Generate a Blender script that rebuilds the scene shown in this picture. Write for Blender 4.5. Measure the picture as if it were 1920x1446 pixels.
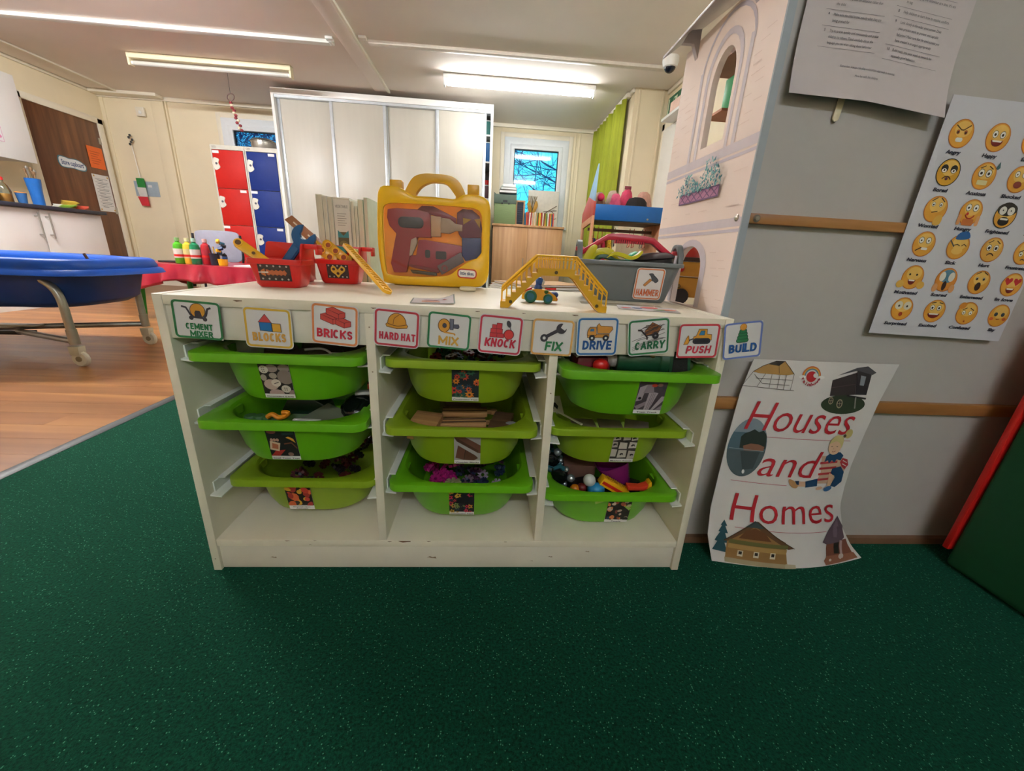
import bpy, bmesh, math, random
from math import pi, sin, cos, radians as R
from mathutils import Vector, Matrix

random.seed(7)
for _o in list(bpy.data.objects):
    bpy.data.objects.remove(_o)
scene = bpy.context.scene
COL = scene.collection

# ------------------------------------------------------------------ camera
cam_d = bpy.data.cameras.new('camera'); cam = bpy.data.objects.new('camera', cam_d); COL.objects.link(cam)
cam_d.sensor_fit = 'HORIZONTAL'; cam_d.sensor_width = 36.0; cam_d.lens = 36.0*739.47/1920.0
cam_d.clip_start = 0.02; cam_d.clip_end = 200
_yaw, _pit, _rol = 0.0711, 0.3176, 0.0537
_fw = Vector((sin(_yaw)*cos(_pit), cos(_yaw)*cos(_pit), -sin(_pit)))
_r0 = Vector((cos(_yaw), -sin(_yaw), 0)); _u0 = _r0.cross(_fw)
_r = _r0*cos(_rol)+_u0*sin(_rol); _u = -_r0*sin(_rol)+_u0*cos(_rol)
_m = Matrix((_r, _u, -_fw)).transposed().to_4x4(); _m.translation = (0.5475, -0.6864, 0.6487)
cam.matrix_world = _m
scene.camera = cam

# ------------------------------------------------------------------ world: clear dusk sky
world = bpy.data.worlds.new('dusk_sky'); scene.world = world; world.use_nodes = True
_bg = world.node_tree.nodes['Background']
_bg.inputs[0].default_value = (0.022, 0.19, 0.26, 1); _bg.inputs[1].default_value = 1.5

# ------------------------------------------------------------------ exposure
vs = scene.view_settings
vs.view_transform = 'Standard'; vs.look = 'None'; vs.gamma = 1.0; vs.use_curve_mapping = False
vs.exposure = 2.15
TUBE_FAR = 11.0      # lit batten over the window side of the room
TUBE_MID = 18.5      # batten behind the shelf unit, above the picture's top edge
TUBE_KITCHEN = 80.0  # batten over the wooden floor, above the picture's top edge
TUBE_CARPET = 17.5   # batten over the carpet, behind the camera

# ------------------------------------------------------------------ helpers
def lin(h):
    h = h.lstrip('#')
    o = []
    for i in (0, 2, 4):
        c = int(h[i:i+2], 16)/255.0
        o.append(c/12.92 if c <= 0.04045 else ((c+0.055)/1.055)**2.4)
    return (o[0], o[1], o[2], 1.0)

def new_mat(name):
    m = bpy.data.materials.new(name); m.use_nodes = True
    nt = m.node_tree
    return m, nt, nt.nodes['Principled BSDF']

MATS = {}
def M(name, hexc, rough=0.5, metal=0.0, var=0.06, scale=25.0, bump=0.0, bscale=200.0, spec=0.5, coat=0.0, trans=0.0, alpha=1.0, emit=0.0, stretch=None):
    if name in MATS: return MATS[name]
    m, nt, p = new_mat(name)
    c = lin(hexc)
    tc = nt.nodes.new('ShaderNodeTexCoord')
    src = tc.outputs['Object']
    if stretch:
        mp = nt.nodes.new('ShaderNodeMapping'); mp.inputs['Scale'].default_value = stretch
        nt.links.new(src, mp.inputs[0]); src = mp.outputs[0]
    n = nt.nodes.new('ShaderNodeTexNoise'); n.inputs['Scale'].default_value = scale; n.inputs['Detail'].default_value = 4
    nt.links.new(src, n.inputs['Vector'])
    rmp = nt.nodes.new('ShaderNodeValToRGB')
    rmp.color_ramp.elements[0].position = 0.3; rmp.color_ramp.elements[1].position = 0.7
    rmp.color_ramp.elements[0].color = tuple(x*(1-var) for x in c[:3])+(1,)
    rmp.color_ramp.elements[1].color = tuple(min(1, x*(1+var)) for x in c[:3])+(1,)
    nt.links.new(n.outputs[0], rmp.inputs[0]); nt.links.new(rmp.outputs[0], p.inputs['Base Color'])
    p.inputs['Roughness'].default_value = rough; p.inputs['Metallic'].default_value = metal
    p.inputs['Specular IOR Level'].default_value = spec
    p.inputs['Coat Weight'].default_value = coat
    p.inputs['Transmission Weight'].default_value = trans
    p.inputs['Alpha'].default_value = alpha
    if emit:
        p.inputs['Emission Color'].default_value = c; p.inputs['Emission Strength'].default_value = emit
    if bump:
        n2 = nt.nodes.new('ShaderNodeTexNoise'); n2.inputs['Scale'].default_value = bscale; n2.inputs['Detail'].default_value = 3
        nt.links.new(src, n2.inputs['Vector'])
        b = nt.nodes.new('ShaderNodeBump'); b.inputs['Strength'].default_value = bump; b.inputs['Distance'].default_value = 0.002
        nt.links.new(n2.outputs[0], b.inputs['Height']); nt.links.new(b.outputs[0], p.inputs['Normal'])
    MATS[name] = m
    return m

def PM(hexc):   # printed ink on paper
    return M('print_'+hexc.lstrip('#'), hexc, 0.55, var=0.03, scale=60)

def M_wood(name, c1, c2, c3, axis=0, scale=1.0, rough=0.35, fine=1.0):
    if name in MATS: return MATS[name]
    m, nt, p = new_mat(name)
    tc = nt.nodes.new('ShaderNodeTexCoord'); mp = nt.nodes.new('ShaderNodeMapping')
    s = [9*scale]*3; s[axis] = 0.6*scale
    mp.inputs['Scale'].default_value = s
    oi = nt.nodes.new('ShaderNodeObjectInfo')
    add = nt.nodes.new('ShaderNodeVectorMath'); add.operation = 'ADD'
    mul = nt.nodes.new('ShaderNodeVectorMath'); mul.operation = 'SCALE'; mul.inputs[0].default_value = (13, 17, 11)
    nt.links.new(oi.outputs['Random'], mul.inputs['Scale'])
    nt.links.new(tc.outputs['Object'], add.inputs[0]); nt.links.new(mul.outputs[0], add.inputs[1])
    nt.links.new(add.outputs[0], mp.inputs[0])
    n = nt.nodes.new('ShaderNodeTexNoise'); n.inputs['Scale'].default_value = 1.6; n.inputs['Detail'].default_value = 8; n.inputs['Distortion'].default_value = 0.6
    nt.links.new(mp.outputs[0], n.inputs['Vector'])
    r = nt.nodes.new('ShaderNodeValToRGB')
    r.color_ramp.elements[0].position = 0.3; r.color_ramp.elements[0].color = lin(c1)
    r.color_ramp.elements[1].position = 0.72; r.color_ramp.elements[1].color = lin(c3)
    e = r.color_ramp.elements.new(0.52); e.color = lin(c2)
    nt.links.new(n.outputs[0], r.inputs[0])
    hs = nt.nodes.new('ShaderNodeHueSaturation')
    mr = nt.nodes.new('ShaderNodeMapRange'); mr.inputs['To Min'].default_value = 1-0.14*fine; mr.inputs['To Max'].default_value = 1+0.14*fine
    nt.links.new(oi.outputs['Random'], mr.inputs[0]); nt.links.new(mr.outputs[0], hs.inputs['Value'])
    nt.links.new(r.outputs[0], hs.inputs['Color']); nt.links.new(hs.outputs[0], p.inputs['Base Color'])
    p.inputs['Roughness'].default_value = rough
    MATS[name] = m
    return m

def M_carpet():
    m, nt, p = new_mat('green_carpet')
    tc = nt.nodes.new('ShaderNodeTexCoord')
    n = nt.nodes.new('ShaderNodeTexNoise'); n.inputs['Scale'].default_value = 210; n.inputs['Detail'].default_value = 5; n.inputs['Roughness'].default_value = 0.75
    nt.links.new(tc.outputs['Object'], n.inputs['Vector'])
    r = nt.nodes.new('ShaderNodeValToRGB')
    r.color_ramp.elements[0].position = 0.36; r.color_ramp.elements[0].color = lin('#01180f')
    r.color_ramp.elements[1].position = 0.66; r.color_ramp.elements[1].color = lin('#07523b')
    nt.links.new(n.outputs[0], r.inputs[0])
    v = nt.nodes.new('ShaderNodeTexVoronoi'); v.inputs['Scale'].default_value = 330
    nt.links.new(tc.outputs['Object'], v.inputs['Vector'])
    sep = nt.nodes.new('ShaderNodeSeparateColor'); nt.links.new(v.outputs['Color'], sep.inputs[0])
    g = nt.nodes.new('ShaderNodeMath'); g.operation = 'GREATER_THAN'; g.inputs[1].default_value = 0.90
    nt.links.new(sep.outputs[0], g.inputs[0])
    d = nt.nodes.new('ShaderNodeMath'); d.operation = 'LESS_THAN'; d.inputs[1].default_value = 0.32
    nt.links.new(v.outputs['Distance'], d.inputs[0])
    mm = nt.nodes.new('ShaderNodeMath'); mm.operation = 'MULTIPLY'
    nt.links.new(g.outputs[0], mm.inputs[0]); nt.links.new(d.outputs[0], mm.inputs[1])
    mx = nt.nodes.new('ShaderNodeMix'); mx.data_type = 'RGBA'
    mx.inputs['B'].default_value = lin('#4f9a7a')
    nt.links.new(mm.outputs[0], mx.inputs['Factor']); nt.links.new(r.outputs[0], mx.inputs['A'])
    nt.links.new(mx.outputs['Result'], p.inputs['Base Color'])
    p.inputs['Roughness'].default_value = 0.95; p.inputs['Specular IOR Level'].default_value = 0.15
    p.inputs['Sheen Weight'].default_value = 0.3; p.inputs['Sheen Roughness'].default_value = 0.5; p.inputs['Sheen Tint'].default_value = lin('#3fae86')
    b = nt.nodes.new('ShaderNodeBump'); b.inputs['Strength'].default_value = 0.9; b.inputs['Distance'].default_value = 0.004
    nt.links.new(n.outputs[0], b.inputs['Height']); nt.links.new(b.outputs[0], p.inputs['Normal'])
    return m

def M_translucent(name, hexc, k=0.5):
    if name in MATS: return MATS[name]
    m, nt, p = new_mat(name); o = nt.nodes['Material Output']
    n = nt.nodes.new('ShaderNodeTexNoise'); n.inputs['Scale'].default_value = 20
    r = nt.nodes.new('ShaderNodeValToRGB'); c = lin(hexc)
    r.color_ramp.elements[0].color = tuple(x*0.94 for x in c[:3])+(1,); r.color_ramp.elements[1].color = c
    nt.links.new(n.outputs[0], r.inputs[0]); nt.links.new(r.outputs[0], p.inputs['Base Color']); p.inputs['Roughness'].default_value = 0.35
    t = nt.nodes.new('ShaderNodeBsdfTranslucent'); nt.links.new(r.outputs[0], t.inputs[0])
    x = nt.nodes.new('ShaderNodeMixShader'); x.inputs[0].default_value = k
    nt.links.new(p.outputs[0], x.inputs[1]); nt.links.new(t.outputs[0], x.inputs[2]); nt.links.new(x.outputs[0], o.inputs[0])
    MATS[name] = m
    return m

def M_clear(name, hexc, gloss=0.08, rough=0.03, pattern=0.0):
    """thin clear sheet: see-through with a fresnel reflection"""
    if name in MATS: return MATS[name]
    m = bpy.data.materials.new(name); m.use_nodes = True; nt = m.node_tree; nt.nodes.clear()
    o = nt.nodes.new('ShaderNodeOutputMaterial'); t = nt.nodes.new('ShaderNodeBsdfTransparent'); g = nt.nodes.new('ShaderNodeBsdfGlossy')
    f = nt.nodes.new('ShaderNodeFresnel'); f.inputs[0].default_value = 1.45
    x = nt.nodes.new('ShaderNodeMixShader')
    n = nt.nodes.new('ShaderNodeTexNoise'); n.inputs['Scale'].default_value = 6
    mr = nt.nodes.new('ShaderNodeMapRange'); mr.inputs['To Min'].default_value = rough; mr.inputs['To Max'].default_value = rough+0.04
    nt.links.new(n.outputs[0], mr.inputs[0]); nt.links.new(mr.outputs[0], g.inputs['Roughness'])
    if pattern:   # hammered privacy glass
        vo = nt.nodes.new('ShaderNodeTexVoronoi'); vo.inputs['Scale'].default_value = pattern
        tcn = nt.nodes.new('ShaderNodeTexCoord'); nt.links.new(tcn.outputs['Object'], vo.inputs['Vector'])
        rr_ = nt.nodes.new('ShaderNodeValToRGB'); rr_.color_ramp.elements[0].color = lin('#dff2ff'); rr_.color_ramp.elements[1].color = lin('#2a5a80'); rr_.color_ramp.elements[1].position = 0.7
        nt.links.new(vo.outputs['Distance'], rr_.inputs[0]); nt.links.new(rr_.outputs[0], t.inputs[0])
    t.inputs[0].default_value = lin(hexc); g.inputs[0].default_value = (1, 1, 1, 1)
    nt.links.new(f.outputs[0], x.inputs[0]); nt.links.new(t.outputs[0], x.inputs[1]); nt.links.new(g.outputs[0], x.inputs[2]); nt.links.new(x.outputs[0], o.inputs[0])
    MATS[name] = m
    return m

WM = {}
def wm(o): return WM.get(o.name, Matrix.Identity(4)) if o else Matrix.Identity(4)

def tag(o, label=None, cat=None, group=None, kind=None):
    if label: o['label'] = label
    if cat: o['category'] = cat
    if group: o['group'] = group
    if kind: o['kind'] = kind
    return o

def thing(name, label, cat, loc=(0, 0, 0), rz=0.0, group=None, rot=None):
    o = bpy.data.objects.new(name, None); COL.objects.link(o)
    o.empty_display_size = 0.05
    m = (rot.to_4x4() if rot else Matrix.Rotation(rz, 4, 'Z')); m.translation = loc
    o.matrix_world = m; WM[o.name] = m.copy()
    return tag(o, label, cat, group)

def struct(o): o['kind'] = 'structure'; return o

class MB:
    def __init__(s): s.v = []; s.f = []; s.mi = []; s.cur = 0
    def add(s, vs, fs):
        b = len(s.v); s.v += [Vector(x) for x in vs]
        for f in fs: s.f.append([i+b for i in f]); s.mi.append(s.cur)
        return s
    def box(s, x0, y0, z0, x1, y1, z1):
        if x0 > x1: x0, x1 = x1, x0
        if y0 > y1: y0, y1 = y1, y0
        if z0 > z1: z0, z1 = z1, z0
        return s.add([(x0,y0,z0),(x1,y0,z0),(x1,y1,z0),(x0,y1,z0),(x0,y0,z1),(x1,y0,z1),(x1,y1,z1),(x0,y1,z1)],
                     [(0,3,2,1),(4,5,6,7),(0,1,5,4),(1,2,6,5),(2,3,7,6),(3,0,4,7)])
    def obox(s, mat, sx, sy, sz):   # centred box under a matrix
        vs = [mat @ Vector((a*sx/2, b*sy/2, c*sz/2)) for c in (-1,1) for b in (-1,1) for a in (-1,1)]
        return s.add(vs, [(0,2,3,1),(4,5,7,6),(0,1,5,4),(1,3,7,5),(3,2,6,7),(2,0,4,6)])
    def rings(s, rs, cap0=True, cap1=True, closed=False):
        n = len(rs[0]); vs = [p for r in rs for p in r]; fs = []
        m = len(rs)
        for k in range(m if closed else m-1):
            k2 = (k+1) % m
            for i in range(n):
                j = (i+1) % n
                fs.append((k*n+i, k*n+j, k2*n+j, k2*n+i))
        if not closed:
            if cap0: fs.append(tuple(reversed(range(n))))
            if cap1: fs.append(tuple(range((m-1)*n, m*n)))
        return s.add(vs, fs)
    def tube(s, pts, r, n=10, closed=False):
        P = [Vector(p) for p in pts]; m = len(P); rad = r if isinstance(r, (list, tuple)) else [r]*m
        T = []
        for i in range(m):
            a = P[(i-1) % m] if (closed or i > 0) else P[i]; b = P[(i+1) % m] if (closed or i < m-1) else P[i]
            T.append((b-a).normalized())
        ref = Vector((0,0,1)) if abs(T[0].z) < 0.9 else Vector((1,0,0))
        u = T[0].cross(ref).normalized(); rs = []
        for i in range(m):
            u = (u - T[i]*u.dot(T[i])).normalized(); w = T[i].cross(u)
            rs.append([P[i]+(u*cos(2*pi*k/n)+w*sin(2*pi*k/n))*rad[i] for k in range(n)])
        return s.rings(rs, closed=closed)
    def cyl(s, p0, p1, r0, r1=None, n=20):
        return s.tube([p0, p1], [r0, r0 if r1 is None else r1], n)
    def lathe(s, prof, c=(0,0,0), n=24, axis='z'):
        c = Vector(c); rs = []
        for r, z in prof:
            ring = []
            for k in range(n):
                a = 2*pi*k/n; x, y = r*cos(a), r*sin(a)
                ring.append(c+(Vector((x,y,z)) if axis == 'z' else Vector((x,-z,y)) if axis == 'y' else Vector((z,x,y))))
            rs.append(ring)
        return s.rings(rs)
    def sphere(s, c, r, sc=(1,1,1), n=16, mat=None):
        prof = [(max(1e-4, r*sin(pi*k/(n//2))), -r*cos(pi*k/(n//2))) for k in range(n//2+1)]
        b = len(s.v); s.lathe(prof, (0,0,0), n)
        for i in range(b, len(s.v)):
            q = Vector((s.v[i].x*sc[0], s.v[i].y*sc[1], s.v[i].z*sc[2]))
            if mat: q = mat @ q
            s.v[i] = q+Vector(c)
        return s
    def prism(s, poly, fr, h0, h1):
        a = 0.5*sum(poly[i][0]*poly[(i+1)%len(poly)][1]-poly[(i+1)%len(poly)][0]*poly[i][1] for i in range(len(poly)))
        if a < 0: poly = poly[::-1]
        return s.rings([[fr(u,v,h0) for u,v in poly], [fr(u,v,h1) for u,v in poly]])
    def ringprism(s, outer, inner, fr, h0, h1):   # same point counts
        return s.rings([[fr(u,v,h0) for u,v in outer],[fr(u,v,h1) for u,v in outer],[fr(u,v,h1) for u,v in inner],[fr(u,v,h0) for u,v in inner]], closed=True)
    def xform(s, mat, start=0):
        for i in range(start, len(s.v)): s.v[i] = mat @ s.v[i]
        return s
    def build(s, name, mat, parent=None, smooth=35, bevel=0.0, seg=2, world=False, label=None):
        me = bpy.data.meshes.new(name)
        vs = s.v
        if world and parent:
            inv = wm(parent).inverted(); vs = [inv @ v for v in vs]
        me.from_pydata([tuple(v) for v in vs], [], s.f)
        mats = mat if isinstance(mat, (list, tuple)) else [mat]
        for m in mats: me.materials.append(m)
        if len(mats) > 1: me.polygons.foreach_set('material_index', s.mi)
        bm = bmesh.new(); bm.from_mesh(me)
        bmesh.ops.recalc_face_normals(bm, faces=bm.faces)
        if bevel:
            es = [e for e in bm.edges if len(e.link_faces) == 2 and e.calc_face_angle(0) > 0.5]
            if es: bmesh.ops.bevel(bm, geom=es, offset=bevel, segments=seg, affect='EDGES', clamp_overlap=True, profile=0.5)
        bm.to_mesh(me); bm.free()
        if smooth:
            me.shade_smooth(); me.set_sharp_from_angle(angle=R(smooth))
        o = bpy.data.objects.new(name, me); COL.objects.link(o)
        if parent:
            o.parent = parent; WM[o.name] = wm(parent)
        if label: o['label'] = label
        return o

def obj(name, mb, mat, label, cat, group=None, **k):
    return tag(mb.build(name, mat, **k), label, cat, group)

def dup(root, loc, rz=0.0, label=None, group=None, rot=None):
    def cp(o, par):
        c = o.copy(); COL.objects.link(c)
        if par: c.parent = par
        for ch in o.children: cp(ch, c)
        return c
    c = cp(root, None)
    m = (rot.to_4x4() if rot else Matrix.Rotation(rz, 4, 'Z')); m.translation = loc
    c.matrix_world = m; WM[c.name] = m.copy()
    if label: c['label'] = label
    if group: c['group'] = group
    return c

def frame(o, U, V):
    o = Vector(o); U = Vector(U).normalized(); V = Vector(V).normalized(); N = U.cross(V).normalized()
    return lambda u, v, h=0.0: o+U*u+V*v+N*h
XZ = frame((0,0,0), (1,0,0), (0,0,1))     # faces the camera (-y)
XY = frame((0,0,0), (1,0,0), (0,1,0))

def rrect(w, h, r, k=5, cx=0.0, cy=0.0):
    r = min(r, w/2-1e-5, h/2-1e-5); o = []
    for sx, sy, a0 in ((1,1,0),(-1,1,90),(-1,-1,180),(1,-1,270)):
        for i in range(k+1):
            a = R(a0+90*i/k); o.append((cx+sx*(w/2-r)+r*cos(a), cy+sy*(h/2-r)+r*sin(a)))
    return o
def ell(cx, cy, rx, ry=None, rot=0.0, n=24):
    ry = rx if ry is None else ry; c, s_ = cos(rot), sin(rot)
    return [(cx+rx*cos(2*pi*i/n)*c-ry*sin(2*pi*i/n)*s_, cy+rx*cos(2*pi*i/n)*s_+ry*sin(2*pi*i/n)*c) for i in range(n)]
def arcp(cx, cy, r, a0, a1, n=12, ry=None):
    ry = r if ry is None else ry
    return [(cx+r*cos(R(a0+(a1-a0)*i/n)), cy+ry*sin(R(a0+(a1-a0)*i/n))) for i in range(n+1)]
def smoothline(pts, n=6, closed=False):
    P = [Vector(p) for p in pts]; m = len(P); o = []
    for i in range(m if closed else m-1):
        p0 = P[(i-1)%m] if closed or i > 0 else P[i]; p1 = P[i]; p2 = P[(i+1)%m]; p3 = P[(i+2)%m] if closed or i+2 < m else P[i+1]
        for k in range(n):
            t = k/n
            o.append(0.5*((2*p1)+(p2-p0)*t+(2*p0-5*p1+4*p2-p3)*t*t+(3*p1-p0-3*p2+p3)*t**3))
    if not closed: o.append(P[-1])
    return [tuple(p) for p in o]

class Art:
    """flat print laid on a sheet: 2-D shapes mapped through a frame, one mesh"""
    def __init__(s, fr, step=0.00012, h0=0.0004, cut=None):
        s.fr = fr; s.step = step; s.h = h0; s.p = []; s.ox = s.oy = 0.0; s.sc = 1.0; s.cut = cut; s.sk = 0.0
    def at(s, ox, oy, sc, sk=0.0): s.ox, s.oy, s.sc, s.sk = ox, oy, sc, sk; return s
    def poly(s, pts, col):
        s.h += s.step
        s.p.append(([(s.ox+(x+s.sk*y)*s.sc, s.oy+y*s.sc) for x, y in pts], s.h, col)); return s
    def rect(s, x0, y0, x1, y1, col): return s.poly([(x0,y0),(x1,y0),(x1,y1),(x0,y1)], col)
    def line(s, pts, w, col, closed=False):
        P = [Vector(p) for p in pts]
        if closed: P.append(P[0])
        L_ = []; Rr = []
        for i, p in enumerate(P):
            a = P[i-1] if i > 0 else (P[-2] if closed else p); b = P[i+1] if i < len(P)-1 else (P[1] if closed else p)
            d1 = (p-a); d2 = (b-p)
            d = ((d1.normalized() if d1.length > 1e-9 else Vector((0,0)))+(d2.normalized() if d2.length > 1e-9 else Vector((0,0))))
            if d.length < 1e-6: d = d1 if d1.length > 0 else d2
            d.normalize(); n_ = Vector((-d.y, d.x))
            L_.append(p+n_*w/2); Rr.append(p-n_*w/2)
        s.h += s.step; h = s.h
        for i in range(len(P)-1):
            q = [L_[i], Rr[i], Rr[i+1], L_[i+1]]
            s.p.append(([(s.ox+(x+s.sk*y)*s.sc, s.oy+y*s.sc) for x, y in q], h, col))
        return s
    def shape(s, pts, fill, edge=None, w=2.0):
        if edge: s.poly(pts, edge) if False else None
        s.poly(pts, fill)
        if edge: s.line(pts, w, edge, True)
        return s
    def build(s, name, parent):
        cols = []; vs = []; fs = []; mi = []
        for pts, h, col in s.p:
            if col not in cols: cols.append(col)
            b = len(vs); vs += [(x, y, h) for x, y in pts]; fs.append(list(range(b, b+len(pts)))); mi.append(cols.index(col))
        me = bpy.data.meshes.new(name); me.from_pydata(vs, [], fs)
        for c in cols: me.materials.append(PM(c))
        me.polygons.foreach_set('material_index', mi)
        finish2d(me, s.fr, s.cut)
        o = bpy.data.objects.new(name, me); COL.objects.link(o); o.parent = parent; WM[o.name] = wm(parent)
        return o

def finish2d(me, fr, cut):
    if cut:
        bm = bmesh.new(); bm.from_mesh(me)
        for u in cut[0]: bmesh.ops.bisect_plane(bm, geom=bm.verts[:]+bm.edges[:]+bm.faces[:], plane_co=(u,0,0), plane_no=(1,0,0))
        for v in cut[1]: bmesh.ops.bisect_plane(bm, geom=bm.verts[:]+bm.edges[:]+bm.faces[:], plane_co=(0,v,0), plane_no=(0,1,0))
        bm.to_mesh(me); bm.free()
    for v in me.vertices: v.co = fr(v.co.x, v.co.y, v.co.z)

TXT = {}
def text2d(body, bold=0.0, shear=0.0, space=1.0):
    key = (body, bold, shear, space)
    if key in TXT: return TXT[key]
    cu = bpy.data.curves.new('t', 'FONT'); cu.body = body; cu.offset = bold; cu.shear = shear; cu.space_character = space
    cu.resolution_u = 3; cu.size = 1.0
    o = bpy.data.objects.new('t', cu); COL.objects.link(o)
    me = bpy.data.meshes.new_from_object(o)
    vs = [(v.co.x, v.co.y) for v in me.vertices]; fs = [tuple(p.vertices) for p in me.polygons]
    bpy.data.objects.remove(o); bpy.data.curves.remove(cu); bpy.data.meshes.remove(me)
    TXT[key] = (vs, fs); return TXT[key]

def text(items, fr, col, parent, h=0.0006, cut=None, name='lettering'):
    """items: (body, left, bottom, width or None, height, bold, shear[, align]); cap height = height"""
    if len(items) > 1:
        return [text([it], fr, col, parent, h, cut, name) for it in items]
    V, F = [], []
    for it in items:
        body, x, y, w, hh, bold, sh = it[:7]; al = it[7] if len(it) > 7 else 'l'
        rot = it[8] if len(it) > 8 else 0.0
        vs, fs = text2d(body, bold, sh)
        if not vs: continue
        cap = 0.682+2*bold
        x0 = min(v[0] for v in vs); x1 = max(v[0] for v in vs)
        sy = hh/cap; sx = sy if w is None else w/(x1-x0)
        W = (x1-x0)*sx; ox = x-(W if al == 'r' else W/2 if al == 'c' else 0)
        b = len(V); c_, s_ = cos(rot), sin(rot)
        for v in vs:
            a, d = (v[0]-x0)*sx+ox-x, (v[1]+bold)*sy
            V.append((x+a*c_-d*s_, y+a*s_+d*c_, h))
        F += [tuple(i+b for i in f) for f in fs]
    me = bpy.data.meshes.new(name); me.from_pydata(V, [], F); me.materials.append(PM(col))
    finish2d(me, fr, cut)
    o = bpy.data.objects.new(name, me); COL.objects.link(o)
    if parent: o.parent = parent; WM[o.name] = wm(parent)
    return o

# heavy condensed capitals drawn as strokes, for the picture cards
_bowl = lambda x0, x1, y0, y1: [(x0,y1)]+[(x0+(x1-x0)*(0.45+0.55*sin(pi*i/8)), y1+(y0-y1)*(1-cos(pi*i/8))/2) for i in range(9)]+[(x0,y0)]
_arc = lambda a0, a1, n=14: [(0.5+0.5*cos(R(a0+(a1-a0)*i/n)), 0.5+0.5*sin(R(a0+(a1-a0)*i/n))) for i in range(n+1)]
GLYPH = {'A':(0.82,[[(0,0),(0.5,1)],[(0.5,1),(1,0)],[(0.2,0.3),(0.8,0.3)]]),'B':(0.72,[[(0,0),(0,1)],_bowl(0,0.9,0.52,1),_bowl(0,1,0,0.52)]),'C':(0.72,[_arc(50,310)]),'D':(0.76,[[(0,0),(0,1)],[(0,1)]+[(0.35+0.65*sin(pi*i/10),0.5+0.5*cos(pi*i/10)) for i in range(11)]+[(0,0)]]),
'E':(0.6,[[(0,0),(0,1)],[(0,1),(1,1)],[(0,0.52),(0.85,0.52)],[(0,0),(1,0)]]),'F':(0.58,[[(0,0),(0,1)],[(0,1),(1,1)],[(0,0.5),(0.85,0.5)]]),'H':(0.74,[[(0,0),(0,1)],[(1,0),(1,1)],[(0,0.5),(1,0.5)]]),'I':(0.0,[[(0,0),(0,1)]]),
'K':(0.74,[[(0,0),(0,1)],[(0.05,0.4),(1,1)],[(0.3,0.6),(1,0)]]),'L':(0.56,[[(0,1),(0,0)],[(0,0),(1,0)]]),'M':(1.02,[[(0,0),(0,1)],[(0,1),(0.5,0.25)],[(0.5,0.25),(1,1)],[(1,1),(1,0)]]),'N':(0.76,[[(0,0),(0,1)],[(0,1),(1,0)],[(1,0),(1,1)]]),'O':(0.80,[_arc(0,360,22)]),
'P':(0.70,[[(0,0),(0,1)],_bowl(0,1,0.42,1)]),'R':(0.74,[[(0,0),(0,1)],_bowl(0,0.95,0.46,1),[(0.45,0.46),(1,0)]]),'S':(0.66,[[(0.95,0.82),(0.75,0.96),(0.45,1),(0.12,0.92),(0.02,0.74),(0.15,0.58),(0.5,0.5),(0.85,0.42),(0.98,0.26),(0.88,0.08),(0.55,0),(0.25,0.03),(0.03,0.17)]]),
'T':(0.70,[[(0.5,0),(0.5,1)],[(0,1),(1,1)]]),'U':(0.74,[[(0,1),(0,0.3)]+[(0.5-0.5*cos(pi*i/8),0.3-0.3*sin(pi*i/8)) for i in range(1,8)]+[(1,0.3),(1,1)]]),'V':(0.82,[[(0,1),(0.5,0)],[(0.5,0),(1,1)]]),'X':(0.76,[[(0,0),(1,1)],[(0,1),(1,0)]]),'Y':(0.78,[[(0,1),(0.5,0.45)],[(1,1),(0.5,0.45)],[(0.5,0.5),(0.5,0)]])}
def caps(word, cx, base, width, cap, col, fr, parent, shear=0.0, wt=0.215, h=0.0012, cut=None):
    if word == 'HAMMER': wt = 0.15
    sw = cap*wt; gap = 0.30; x = 0.0; adv = []
    for ch in word:
        if ch == ' ': x += 0.32; continue
        g = GLYPH[ch][0]*0.95; adv.append((ch, x, g)); x += g+wt+gap*0.42
    tot = x-gap*0.42; k = width/(tot*1.0)
    a = Art(fr, 0.0, h, cut); sx = k; swx = sw
    for ch, x0, g in adv:
        X0 = cx-width/2+x0*k+swx/2; GW = max(0.0, (g+wt)*k-swx)
        for st in GLYPH[ch][1]:
            pts = [Vector((X0+px*GW, base+sw/2+py*(cap-sw))) for px, py in st]
            if (pts[0]-pts[-1]).length > 1e-6:
                d0 = (pts[0]-pts[1]).normalized(); d1 = (pts[-1]-pts[-2]).normalized()
                e = sw*0.5 if len(pts) == 2 else sw*0.15
                pts[0] = pts[0]+d0*e; pts[-1] = pts[-1]+d1*e
            pts = [Vector((p.x, min(max(p.y, base+0.0), base+cap))) if len(pts) == 2 and abs((pts[0]-pts[1]).x) > 1e-7 and abs((pts[0]-pts[1]).y) > 1e-7 else p for p in pts]
            pts = [(p.x+shear*(p.y-base), p.y) for p in pts]
            a.line(pts, sw, col)
    # one flat layer, nudged apart so overlapping strokes never coincide
    a.p = [(q, h+0.000002*i, c) for i, (q, _h, c) in enumerate(a.p)]
    return a.build('lettering', parent)

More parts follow.
